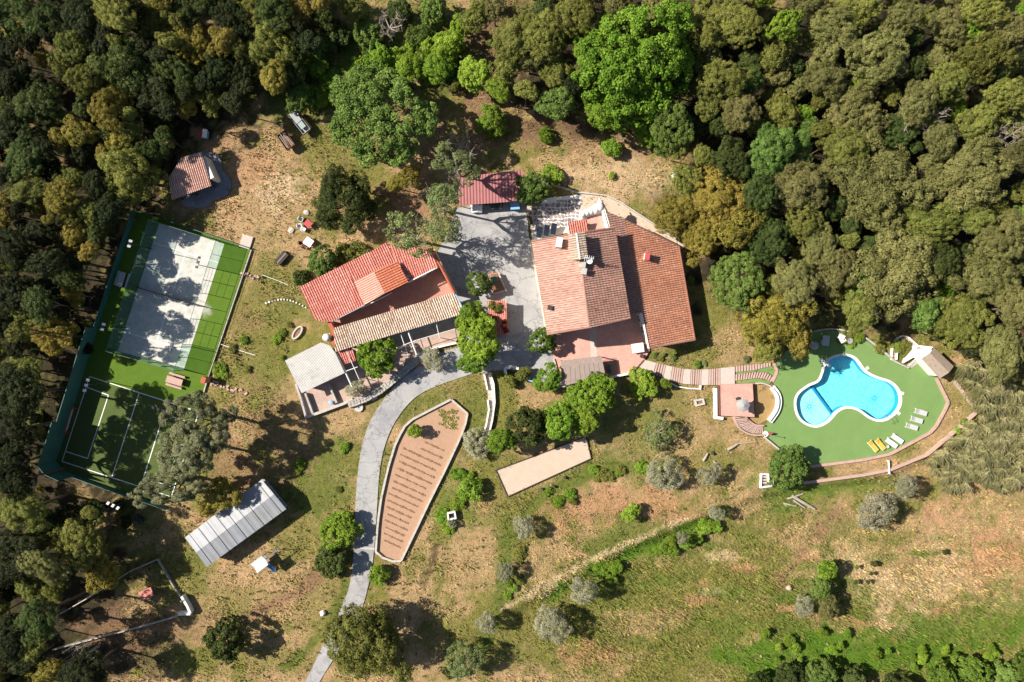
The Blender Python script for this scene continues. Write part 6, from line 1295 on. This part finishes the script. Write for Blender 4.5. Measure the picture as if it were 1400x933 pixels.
proto('olive', 3, Rr=2.6, flat_=.75, n_lobe=14, lobe_r=.36, n_sub=16, sub_r=.15, n_leaf=8500, leaf=.18, wide=.42, irr=.4, core=False, gaps=.12)
proto('pine', 3, Rr=4.2, flat_=.60, n_lobe=26, lobe_r=.25, n_sub=9, sub_r=.105, n_leaf=20000, leaf=.38, wide=.2, irr=.42, needle=True, core=False, gaps=.15)
proto('airy', 3, Rr=3.2, flat_=.70, n_lobe=17, lobe_r=.34, n_sub=10, sub_r=.13, n_leaf=4200, leaf=.24, irr=.5, core=False, gaps=.2, jit=1.2)
proto('shrub', 3, Rr=1.3, flat_=.75, n_lobe=9, lobe_r=.45, n_sub=12, sub_r=.2, n_leaf=3000, leaf=.17, irr=.5, jit=1.0, low=-.1)
TRK = [trunk_mesh('trunk', 3), trunk_mesh('trunk', 5), trunk_mesh('trunk', 8)]; TRF = [trunk_mesh('bare_trunk', 11, 4, 1.0), trunk_mesh('bare_trunk', 14, 4, 1.0)]
rnd = random.Random(99)
NM = {'holm': 'holm_oak', 'small': 'small_oak', 'broad': 'broadleaf_tree', 'round': 'round_tree', 'olive': 'olive_tree', 'pine': 'pine_tree', 'airy': 'thin_tree', 'shrub': 'shrub'}
TREES = []
def tree(px, py, r_px, h, kind, tone, label, group=None, cat=None, fixed=None):
    lst = CR0[kind]; me, R0 = lst[fixed if fixed is not None else rnd.randrange(len(lst))]; shrub = kind == 'shrub'
    fz = .75; r_ = r_px / S * (H - h) / H; zc = max(.25, h - r_ * .72)
    if shrub: zc = max(.12, h - r_ * .75)
    q = P(px, py, zc + r_ * .25); base = Tz(q.x, q.y); k = r_ / R0
    t = thing(NM[kind], label, cat or ('shrub' if shrub else 'tree'), (q.x, q.y, base), group)
    c = bpy.data.objects.new('crown', me); col.objects.link(c); c.parent = t; c.location = (0, 0, zc - base); c.rotation_euler = (0, 0, rnd.uniform(0, 6.28)); an = .08 if kind == 'broad' else .16 if kind == 'round' else .25
    c.scale = (k * rnd.uniform(1 - an, 1 + an), k * rnd.uniform(1 - an, 1 + an), k * rnd.uniform(.85, 1.1) * (.62 if shrub and h < 1.4 else 1))
    if not shrub: c.rotation_euler.x = rnd.uniform(-.16, .16); c.rotation_euler.y = rnd.uniform(-.16, .16)
    c.material_slots[0].link = 'OBJECT'; c.material_slots[0].material = M[tone]
    b = bpy.data.objects.new('trunk' if not shrub else 'stem', rnd.choice(TRF if kind == 'airy' else TRK)); col.objects.link(b); b.parent = t; b.scale = (r_ * .8, r_ * .8, zc - base); b.rotation_euler = (0, 0, rnd.uniform(0, 6.28))
    if kind == 'airy': b.material_slots[0].link = 'OBJECT'; b.material_slots[0].material = M['deadwood']
    TREES.append((px, py, r_px)); return t
# single trees in the garden: px, py, radius px, height m, kind, tone, label
G_ = [(516, 152, 82, 12, 'broad', 'mid', 'huge dense blue green tree between clearing and drive'), (467, 272, 52, 8, 'holm', 'dark', 'dark round evergreen tree beside the garden tables'), (408, 134, 21, 4, 'round', 'mid', 'small bright tree behind the grey trailer'),
 (560, 240, 20, 6, 'small', 'gold', 'golden flowering tree between the huge tree and the carport'), (541, 250, 15, 5, 'small', 'gold', 'smaller golden bush beside the dark round evergreen'), (623, 222, 36, 12, 'airy', 'airy', 'thin pale tree leaning over the end of the red carport'), (604, 268, 34, 12, 'airy', 'airy', 'thin bare branched tree between annexe and carport'), (565, 318, 36, 10, 'airy', 'airy', 'thin pale tree spreading over the red annexe roof'), (610, 312, 26, 11, 'airy', 'airy', 'thin tree with hanging twigs at the corner of the yard'),
 (672, 166, 27, 3, 'round', 'lime', 'bright lime green bush on the dirt slope'), (747, 186, 17, 1.8, 'shrub', 'bright', 'low green bush alone on the dry slope'), (838, 203, 16, 2.2, 'shrub', 'lime', 'light green bush with shadow on the upper dry slope'), (754, 237, 14, 2, 'shrub', 'lime', 'vivid green bush beside the thin garden wall'), (836, 240, 6, .9, 'shrub', 'lime', 'tiny green seedling on the dry slope above the house'), (729, 258, 27, 5, 'round', 'mid', 'green tree at the east end of the red carport'),
 (648, 99, 24, 6, 'round', 'lime', 'bright green tree at the wood edge above the lime bush'), (440, 357, 23, 4, 'round', 'mid', 'grey green tree against the edge of the red annexe roof'), (415, 382, 20, 1.6, 'shrub', 'dark', 'dark low scrub at the western corner of the annexe'), (490, 352, 24, 1.8, 'shrub', 'olive', 'dry brownish scrub along the north edge of the annexe'), (465, 350, 18, 1.6, 'shrub', 'olive', 'small dry scrub between grey green tree and red roof'),
 (515, 489, 31, 5, 'round', 'bright', 'glossy round tree growing through the patio'), (655, 462, 36, 6, 'round', 'bright', 'light green tree covering the end of the brick kiosk'), (640, 435, 20, 4, 'small', 'bright', 'light green tree top next to the pale annexe roof'), (648, 492, 22, 5, 'round', 'bright', 'light green tree where the drive enters the yard'), (655, 388, 18, 3.5, 'round', 'mid', 'small round tree beside the raised brick planter'), (742, 465, 22, 4, 'round', 'citrus', 'dark glossy tree at the corner of the pink terrace'),
 (590, 492, 19, 3, 'olive', 'silver', 'silvery feathery bush on the bank of the stone wall'), (487, 531, 17, 3, 'olive', 'silver', 'silvery feathery bush at the patio end by the sheet roof'), (750, 518, 20, 4, 'round', 'bright', 'bright green tree between yard wall and pergola'), (715, 512, 13, 1.8, 'shrub', 'olive', 'low bush in front of the white curved planter'), (697, 520, 13, 1.5, 'shrub', 'olive', 'straggly bush at the foot of the white curved planter'), (880, 524, 21, 3, 'round', 'lime', 'yellow green round bush below the stepped walkway'), (911, 525, 9, 2, 'shrub', 'lime', 'small yellow green bush touching the stepped walkway'),
 (816, 536, 25, 6.5, 'round', 'bright', 'bright green tree whose top touches the pergola'), (804, 562, 26, 6, 'round', 'bright', 'bright green tree south of the pergola, lower of the pair'), (790, 545, 21, 5.5, 'round', 'lime', 'lime green tree top squeezed between the bright trees south of the pergola'), (768, 575, 34, 6, 'round', 'bright', 'bright green tree between two others above the bocce court'), (797, 580, 20, 5, 'round', 'lime', 'lime green tree top over the upper edge of the bocce court'), (722, 582, 32, 6, 'round', 'dark', 'darker grey green tree above the bocce court'), (686, 604, 22, 5, 'round', 'bright', 'green tree leaning over the shaded corner of the bocce court'), (822, 520, 18, 4, 'small', 'mid', 'grey green tree top touching the terrace parapet'),
 (903, 592, 26, 4, 'airy', 'airy', 'pale green thin tree on the lawn below the walkway'), (566, 590, 12, 2.4, 'shrub', 'bright', 'small fruit tree growing in the vegetable bed'), (645, 668, 18, 2.6, 'shrub', 'lime', 'round lime bush between hedge and bocce court'), (862, 702, 14, 2.4, 'shrub', 'lime', 'lone lime green bush on the reddish dry terrace'), (812, 643, 8, 1.2, 'shrub', 'lime', 'little green bush below the corner of the bocce court'), (652, 608, 24, 3, 'olive', 'silver', 'grey feathery bush at the foot of the stepped path'), (618, 716, 10, 1.5, 'olive', 'silver', 'small silvery bush beside the white well box'),
 (1080, 639, 31, 4.5, 'round', 'mid', 'round dense green tree at the corner of the pool lawn'), (462, 726, 27, 3.5, 'round', 'bright', 'green tree casting leaf shadow across the drive'), (452, 770, 30, 3.5, 'round', 'dark', 'grey green bushy tree beside the drive'), (519, 786, 16, 2.2, 'shrub', 'bright', 'bright bush at the foot of the vegetable bed'), (498, 882, 66, 9, 'holm', 'olive', 'big olive gold evergreen tree overhanging the lower drive'), (307, 878, 36, 5, 'round', 'dark', 'dark green tree alone on the lower grass'),
 (272, 580, 48, 12, 'pine', 'pine', 'tall grey green pine leaning over the edge of the pitch'), (248, 620, 44, 11, 'pine', 'pine', 'grey green pine standing between the two others at the pitch'), (232, 668, 42, 10, 'pine', 'pine', 'dark pine at the lower corner of the pitch'), (300, 676, 24, 6, 'small', 'gold', 'golden tree against the metal shed roof'), (283, 695, 16, 5, 'small', 'gold', 'small golden tree between pine and metal shed'),
 (910, 650, 24, 4, 'olive', 'silver', 'silver olive tree on the terrace below the thin tree'), (972, 648, 17, 3.5, 'olive', 'silver', 'silver olive tree by the scattered pale logs'), (980, 702, 14, 3, 'olive', 'silver', 'little silver olive at the top of the lower field'), (933, 736, 12, 3, 'olive', 'silver', 'little silver olive in the green strip of the field edge'), (715, 722, 20, 3.5, 'olive', 'silver', 'silver olive tree on the bank left of the reddish terrace'), (691, 782, 16, 3.5, 'olive', 'silver', 'small silver olive at the lower end of the bank'), (665, 852, 19, 3.5, 'olive', 'silver', 'silver olive tree by the shadow of the big gold tree'), (636, 905, 32, 5, 'olive', 'airy', 'large greenish olive tree beside the big gold tree'), (798, 808, 24, 4.5, 'olive', 'silver', 'silver olive tree at the pale end of the terrace track'), (755, 857, 28, 4.5, 'olive', 'silver', 'bushy silver olive tree in the lower field'), (1200, 700, 33, 4.5, 'olive', 'silver', 'broad silver olive tree below the outer pool wall'), (1240, 666, 19, 4, 'olive', 'silver', 'small silver olive next to the reeds'), (1100, 830, 16, 2.5, 'olive', 'silver', 'grey bush in the scrub line of the lower field'),
 (1131, 782, 15, 3, 'shrub', 'bright', 'green bush at the upper end of the field scrub'), (1123, 806, 19, 3.5, 'round', 'mid', 'dense green bush in the middle of the field scrub'), (1134, 832, 17, 3, 'small', 'grey', 'grey green bush at the lower end of the field scrub'), (968, 455 - 70, 20, 2, 'shrub', 'lime', 'bright shrub in the deep shade east of the house') ]
G_ = G_[:-1] + [(946, 383, 6, 1.5, 'shrub', 'lime', 'small bright shrub in the deep shade east of the house')]
for g_ in G_: tree(*g_)
# big trees of the woods
OW = 'oaks in the wood on the east side'; LW = 'trees in the dark wood on the west side'
E = [(868, 82, 98, 13, 'broad', 'bright', 'enormous bright green oak above the dry slope'), (920, 172, 38, 9, 'broad', 'mid', 'green tree below the enormous oak'), (830, 150, 34, 8, 'round', 'bright', 'green tree at the lower edge of the enormous oak'), (1012, 386, 43, 9, 'broad', 'mid', 'blue green tree shading the lawn east of the house'), (1062, 440, 64, 9.5, 'holm', 'gold', 'broad golden green domed tree at the west end of the pool'), (1094, 462, 30, 8.5, 'small', 'gold', 'smaller golden tree shading the diving board end of the pool'), (1050, 478, 24, 6, 'small', 'olive', 'light olive tree touching the upper stair flight'), (940, 246, 28, 6, 'small', 'olive', 'olive gold tree beside the white cistern lid'), (927, 290, 38, 7, 'holm', 'gold', 'golden tree nearest the corner of the house roof'), (985, 266, 40, 8, 'holm', 'gold', 'golden tree on the inner side of the golden group'), (962, 326, 38, 7, 'holm', 'gold', 'golden tree closest to the dark lawn shadow'), (1008, 312, 36, 8, 'small', 'gold', 'golden tree backing onto the dark wood'), (1075, 32, 24, 10, 'round', 'bright', 'single bright green tree among the grey oaks of the wood')]
for g_ in E: tree(*g_)
def size_w(r_): return 'broad ' if r_ > 34 else 'small ' if r_ < 19 else ''
def elab(a, b, r_, k):
    z = 'beside the enormous bright oak' if a < 1000 else 'in the wood right behind pool and hut' if b > 320 else 'deep in the wood above the pool'
    return size_w(r_) + {'grey': 'grey green domed holm oak ', 'olive': 'yellowish olive oak ', 'dark': 'dark green oak ', 'mid': 'fresh green tree ', 'gold': 'golden tinted oak ', 'bright': 'bright green tree ', 'deep': 'very dark oak '}[k] + z
def wlab(a, b, r_, k):
    z = 'in the wood beyond the barbecue hut' if b < 170 else 'in the wood beside the padel court' if b < 460 else 'behind the tall green screens' if b < 690 else 'in the wood around the dog run'
    return size_w(r_) + {'dark': 'dark evergreen tree ', 'gold': 'golden flowering tree ', 'olive': 'olive green tree ', 'deep': 'nearly black evergreen tree ', 'grey': 'greyish oak ', 'mid': 'fresh green tree '}[k] + z
for a, b, r_, k in [(1145, 36, 40, 'grey'), (1207, 76, 46, 'grey'), (1060, 76, 24, 'olive'), (1100, 56, 22, 'olive'), (1240, 24, 30, 'grey'), (1300, 32, 36, 'grey'), (1345, 76, 42, 'olive'), (1388, 40, 34, 'grey'), (1132, 105, 32, 'grey'), (1172, 152, 42, 'grey'), (1072, 152, 28, 'olive'), (1060, 203, 36, 'mid'), (1095, 250, 36, 'grey'), (1200, 248, 66, 'grey'), (1332, 236, 54, 'grey'), (1280, 302, 42, 'olive'), (1342, 168, 38, 'olive'), (1386, 215, 30, 'grey'), (1102, 302, 30, 'olive'), (1236, 368, 64, 'grey'), (1122, 332, 30, 'grey'), (1140, 368, 34, 'grey'), (1352, 380, 44, 'grey'), (1372, 325, 36, 'grey'), (1312, 440, 38, 'olive'), (1392, 420, 32, 'grey'), (1375, 480, 34, 'grey'), (1262, 135, 32, 'grey'), (1300, 110, 30, 'olive'), (1010, 30, 34, 'olive'), (960, 38, 30, 'olive'), (990, 108, 34, 'olive'), (1012, 152, 30, 'grey'), (960, 212, 18, 'olive'), (745, 42, 32, 'olive'), (700, 52, 34, 'olive'), (725, 78, 24, 'grey'), (690, 95, 26, 'olive'), (760, 95, 28, 'olive'), (760, 140, 24, 'mid'), (1180, 425, 30, 'olive'), (1270, 430, 24, 'mid'), (1290, 360, 30, 'dark'), (1040, 260, 34, 'dark'), (1055, 330, 36, 'dark'), (1090, 385, 30, 'grey'), (1000, 215, 34, 'dark'), (1020, 110, 26, 'mid'), (790, 15, 30, 'olive'), (900, 5, 30, 'grey'), (1180, 0, 36, 'olive'), (1110, -5, 30, 'grey'), (1350, 5, 36, 'olive'), (1290, 190, 34, 'grey'), (1385, 130, 36, 'olive'), (1340, 300, 30, 'olive'), (1160, 200, 30, 'olive'), (1230, 180, 28, 'dark'), (650, 20, 28, 'olive'), (608, 62, 26, 'bright'), (575, 48, 28, 'mid'), (560, 90, 22, 'bright'), (600, 92, 20, 'bright')]:
    h_ = 9.5 if r_ > 28 else 7.5
    if a < 650 and b < 120: h_ = 4
    tree(a, b, r_, h_ + rnd.uniform(-1, 1), 'holm' if r_ > 27 else 'small', k, elab(a, b, r_, k) if a > 650 else 'green thicket tree beyond the huge blue green tree', OW if a > 650 else 'thicket at the top of the garden')
for a, b, r_, k in [(163, 92, 62, 'dark'), (263, 58, 36, 'gold'), (250, 140, 24, 'gold'), (284, 134, 22, 'olive'), (95, 60, 30, 'olive'), (110, 108, 34, 'olive'), (148, 148, 36, 'gold'), (172, 236, 44, 'olive'), (206, 206, 30, 'dark'), (80, 272, 32, 'gold'), (30, 215, 30, 'dark'), (30, 262, 28, 'olive'), (102, 300, 24, 'olive'), (20, 22, 44, 'dark'), (62, 20, 30, 'dark'), (108, 24, 32, 'deep'), (152, 16, 34, 'olive'), (206, 26, 28, 'olive'), (254, 8, 30, 'dark'), (312, 20, 34, 'deep'), (365, 62, 46, 'olive'), (345, 18, 30, 'olive'), (10, 100, 42, 'deep'), (45, 140, 34, 'dark'), (8, 180, 34, 'deep'), (205, 130, 40, 'deep'), (240, 100, 32, 'dark'), (300, 90, 36, 'deep'), (330, 110, 34, 'deep'), (70, 460, 32, 'gold'), (22, 455, 18, 'olive'), (100, 322, 22, 'gold'), (50, 416, 22, 'dark'), (10, 400, 30, 'deep'), (25, 700, 34, 'olive'), (106, 740, 44, 'olive'), (55, 776, 30, 'grey'), (136, 786, 26, 'gold'), (46, 850, 36, 'dark'), (62, 920, 22, 'gold'), (8, 770, 40, 'deep'), (8, 636, 40, 'deep'), (12, 540, 38, 'deep'), (5, 590, 36, 'deep'), (18, 660, 30, 'deep'), (62, 395, 26, 'deep'), (70, 350, 20, 'dark'), (12, 340, 34, 'deep'), (60, 360, 24, 'deep'), (8, 880, 36, 'deep'), (110, 925, 30, 'deep'), (440, 22, 24, 'dark'), (478, 8, 20, 'olive'), (400, 95, 24, 'dark'), (370, 10, 30, 'dark'), (215, 165, 26, 'dark')]:
    big_ = r_ > 27; tree(a, b, r_, (12.5 if (a < 62 and b > 330) else 9.0 if big_ else 6.8) + rnd.uniform(-1, 1) - (2 if a > 195 else 0), 'holm' if big_ else 'small', k, wlab(a, b, r_, k), LW)
# fill the woods where crowns close up
def fill(poly, n, tones, lab, group, sp=21, hr=(4.5, 7.5), rr=(13, 24)):
    xs_ = [p[0] for p in poly]; ys_ = [p[1] for p in poly]; c = 0; tr_ = 0
    while c < n and tr_ < 6000:
        tr_ += 1; x, y = rnd.uniform(min(xs_), max(xs_)), rnd.uniform(min(ys_), max(ys_)); r_ = rnd.uniform(*rr)
        if not inpoly(np.array([x]), np.array([y]), poly)[0]: continue
        if any((x - a) ** 2 + (y - b) ** 2 < max(sp, (rad + r_) * .54) ** 2 for a, b, rad in TREES): continue
        k = rnd.choice(tones); tree(x, y, r_, rnd.uniform(*hr), 'small' if r_ < 22 else 'holm', k, lab(x, y, r_, k), group); c += 1
fill([(640, -30), (1440, -30), (1440, 520), (1340, 490), (1290, 462), (1150, 420), (1120, 390), (1040, 400), (1000, 350), (1020, 240), (960, 225), (880, 195), (790, 170), (740, 130), (660, 130)], 135, ['grey', 'grey', 'olive', 'olive', 'dark', 'mid', 'grey', 'olive', 'olive', 'deep', 'bright'], elab, OW)
fill([(-40, -30), (480, -30), (420, 60), (330, 150), (250, 150), (190, 240), (150, 285), (85, 430), (45, 480), (15, 620), (20, 690), (150, 705), (60, 800), (60, 960), (-40, 960)], 150, ['dark', 'deep', 'deep', 'deep', 'gold', 'olive', 'olive'], wlab, LW, hr=(6, 8.5))
for a, b, r_, k in [(458, 48, 26, 'dark'), (502, 44, 24, 'mid'), (545, 14, 22, 'dark'), (592, 14, 24, 'mid'), (430, 62, 22, 'mid'), (520, 78, 20, 'bright'), (628, 36, 18, 'bright')]: tree(a, b, r_, 3.5 + rnd.uniform(-.5, .5), 'round', k, 'green thicket tree beyond the huge blue green tree', 'thicket at the top of the garden')
# the strip of trees below the field
for a, b, r_, k in [(1080, 930, 24, 'dark'), (1122, 926, 26, 'mid'), (1168, 934, 24, 'dark'), (1040, 940, 24, 'dark'), (1290, 932, 24, 'citrus'), (1330, 922, 28, 'citrus'), (1375, 930, 26, 'mid'), (1230, 950, 26, 'dark'), (1402, 914, 22, 'citrus'), (1310, 946, 22, 'dark'), (1350, 945, 22, 'dark')]: tree(a, b, r_, 3.2 + rnd.uniform(-.4, .4), 'round', k, 'green bushy tree in the row beyond the lower field', 'row of trees beyond the lower field')
# low shrubs and scrub: along walls, hedge, field dots
SH = 'low scrub on the slopes'
for a, b, r_, k, l in [(624, 690, 14, 'bright', 'hedge'), (634, 672, 14, 'bright', 'hedge'), (628, 650, 13, 'mid', 'hedge'), (612, 722, 12, 'bright', 'hedge'), (640, 655, 11, 'mid', 'hedge'), (604, 706, 11, 'bright', 'hedge')]: tree(a, b, r_, 1.0, 'shrub', 'bright', 'rough green hedge bush between vegetable bed wall and well box', 'rough hedge beside the vegetable bed')
for a, b, r_, k in [(1172, 776, 4, 'mid'), (1196, 772, 5, 'dark'), (1192, 785, 4, 'dark'), (1170, 797, 4, 'dark'), (1187, 796, 4, 'dark'), (1292, 756, 5, 'dark')]: tree(a, b, r_, .6, 'shrub', k, 'tiny dark bush dotted on the bare part of the field', 'tiny dark bushes in the field')
def scrub(boxes, lab, group, tones, rr=(5, 11), hh=(.5, 1.2)):
    for x0, y0, x1, y1, n in boxes:
        for i in range(n): tree(rnd.uniform(x0, x1), rnd.uniform(y0, y1), rnd.uniform(*rr), rnd.uniform(*hh), 'shrub', rnd.choice(tones), lab, group)
scrub([(890, 482, 925, 492, 7), (925, 496, 965, 502, 5), (1000, 485, 1050, 494, 3)], 'low garden plant among the rocks above the stepped walkway', 'rock garden plants', ['bright', 'mid', 'olive', 'airy'], (3, 6), (.4, .8))
scrub([(690, 720, 712, 830, 9), (740, 660, 790, 690, 6), (815, 640, 880, 655, 5)], 'wild green scrub along the terrace bank', 'scrub along the terrace bank', ['bright', 'lime', 'olive'], (6, 12), (.5, 1))
scrub([(880, 735, 960, 755, 9), (820, 770, 850, 800, 5), (955, 715, 985, 735, 4)], 'lush green weeds along the top edge of the lower field', 'weeds along the field edge', ['bright', 'lime', 'bright'], (5, 12), (.4, .9))
scrub([(480, 55, 625, 125, 30), (430, 90, 500, 140, 10)], 'wild green thicket bush at the top of the garden', 'thicket at the top of the garden', ['bright', 'mid', 'olive', 'lime'], (9, 18), (1, 2.6))
scrub([(20, 470, 60, 620, 10), (80, 400, 120, 480, 6), (100, 690, 180, 720, 4), (50, 665, 95, 700, 3)], 'small dark shrub on the bare forest floor', 'shrubs on the forest floor', ['dark', 'olive', 'deep', 'gold'], (6, 14), (.8, 2))
scrub([(1150, 445, 1215, 475, 8), (1225, 470, 1245, 490, 4)], 'dry yellowish scrub between the lawn wall and the wood', 'scrub behind the pool', ['olive', 'lime', 'olive'], (6, 11), (.5, 1.1))
scrub([(1040, 860, 1160, 915, 12), (1180, 890, 1300, 920, 9), (1320, 880, 1400, 905, 6)], 'lush low bush at the bottom of the field', 'bushes at the bottom of the field', ['bright', 'lime', 'bright'], (4, 9), (.3, .7))
scrub([(405, 600, 480, 690, 5), (370, 440, 400, 520, 4), (300, 450, 345, 520, 3)], 'small weed clump in the rough grass', 'weed clumps in the rough grass', ['olive', 'bright', 'lime'], (4, 9), (.3, .5))
tree(300, 506, 11, 1.0, 'shrub', 'bright', 'green bush with long shadow beside the brick pier'); tree(1310, 588, 9, .9, 'shrub', 'lime', 'yellow green bush on the bend of the outer wall', 'bushes on the outer wall'); tree(1320, 578, 9, .9, 'shrub', 'lime', 'yellow green bush on the bend of the outer wall', 'bushes on the outer wall')
for i in range(3): o = tree(689 + rnd.uniform(-2, 4), 440 + i * 6, 5, 2.6, 'shrub', 'redflower', 'red flowering climber on the brick kiosk', 'red climbers on the kiosk'); o.location.z = 0
for a, b in ((672, 418), (680, 422), (676, 436)): tree(a, b, 7, 2.8, 'shrub', 'olive', 'green climber growing over the kiosk tiles', 'green climbers on the kiosk')
# dead trees
def dead(px, py, r_px, h, label, seed):
    q = P(px, py, h); z = Tz(q.x, q.y); t = thing('dead_tree', label, 'tree', (q.x, q.y, z)); r_ = r_px / S
    me = trunk_mesh('branches', seed, 5, 1.0); me.materials.clear(); me.materials.append(M['deadwood']); b = bpy.data.objects.new('branches', me); col.objects.link(b); b.parent = t; b.scale = (r_, r_, h * .8)
dead(1265, 150, 34, 8.5, 'bare pale dead tree among the grey oaks', 41); dead(1320, 285, 26, 7.5, 'fallen bare tree with grey twigs below the wide grey oak', 42); dead(530, 28, 24, 5, 'bare grey tree at the edge of the top thicket', 43); dead(627, 190, 20, 6, 'bare twiggy tree top above the thin trees', 44); dead(105, 905, 28, 5, 'bare grey tree in the dark lower corner wood', 45); dead(615, 112, 14, 1.5, 'pile of pale dead branches on the dirt slope', 46); dead(1385, 190, 22, 8, 'bare branches beside the eastern oaks', 47)
# reed bed
def reeds():
    rs = np.random.RandomState(11); poly = [(1275, 640), (1262, 628), (1300, 600), (1338, 566), (1310, 520), (1300, 500), (1330, 490), (1370, 520), (1410, 560), (1410, 640), (1370, 668), (1330, 655), (1295, 668)]
    qx = rs.uniform(1255, 1415, 1500); qy = rs.uniform(485, 680, 1500); k = inpoly(qx, qy, poly) & ~inpoly(qx, qy, [(1255, 480), (1302, 519), (1335, 561), (1303, 594), (1267, 624), (1240, 642), (1240, 480)]); k &= rs.rand(1500) < .25 + .9 * smooth(.35, .6, fbm(qx / S, qy / S, .35))
    qx, qy = qx[k], qy[k]; m = len(qx); nb_ = 80; x = np.repeat((qx - 700) / S, nb_); y = np.repeat((466.5 - qy) / S, nb_); n = len(x)
    hc_ = np.repeat(rs.uniform(.7, 1.5, m), nb_); va_ = np.repeat(rs.uniform(0, .7, m), nb_); a0 = np.repeat(rs.normal(-2.0, .28, m), nb_)
    az = a0 + rs.normal(0, .55, n); ti = rs.uniform(.9, 1.6, n); Lh = rs.uniform(.7, 1.5, n) * hc_; z = T(x, y)
    b = np.stack([x + rs.normal(0, .12, n), y + rs.normal(0, .12, n), z + rs.uniform(.3, 1.7, n) * hc_], 1)
    dirv = np.stack([np.cos(az) * np.sin(ti), np.sin(az) * np.sin(ti), np.cos(ti) * .7 - .15], 1); tip = b + dirv * Lh[:, None]; w = rs.uniform(.018, .042, n); s = np.stack([-np.sin(az) * w, np.cos(az) * w, 0 * w], 1); m_ = b * .5 + tip * .5 + np.array([0, 0, .12])
    V = np.stack([b - s * .5, b + s * .5, m_ + s, tip, m_ - s], 1).reshape(-1, 3); F = np.arange(n * 5).reshape(-1, 5)
    cx = va_ * .9
    o = bpy.data.objects.new('reed_bed', np_mesh('reed_bed', V, F, None, np.repeat(np.clip(rs.rand(n) * .45 + cx, 0, 1), 5), M['reed'])); col.objects.link(o); setp(o, 'pale windblown reed bed beyond the outer pool wall', 'reeds', kind='stuff')
reeds()
# rows of seedlings in the vegetable bed
mb = MB(); rs = random.Random(3); V = []; A = []
for i in range(60):
    p = P(600 + rs.uniform(0, 26) , 560 + rs.uniform(0, 26)); 
    for k in range(8): a = rs.uniform(0, 6.28); e = p + Vector((math.cos(a) * .2, math.sin(a) * .2, .12 + rs.uniform(0, .1))); s = Vector((-math.sin(a), math.cos(a), 0)) * .05; mb.add([p + nw * .06 - s, p + nw * .06 + s, e + s, e - s], [(0, 1, 2, 3)])
me = mesh_of(mb, 'seedlings', M['olive']); a = me.attributes.new('v', 'FLOAT', 'POINT'); a.data.foreach_set('value', [rs.random() for _ in me.vertices]); o = bpy.data.objects.new('seedlings', me); col.objects.link(o); o.parent = bed; o.matrix_parent_inverse = Matrix.Translation(-bed.location); setp(o, kind='stuff')
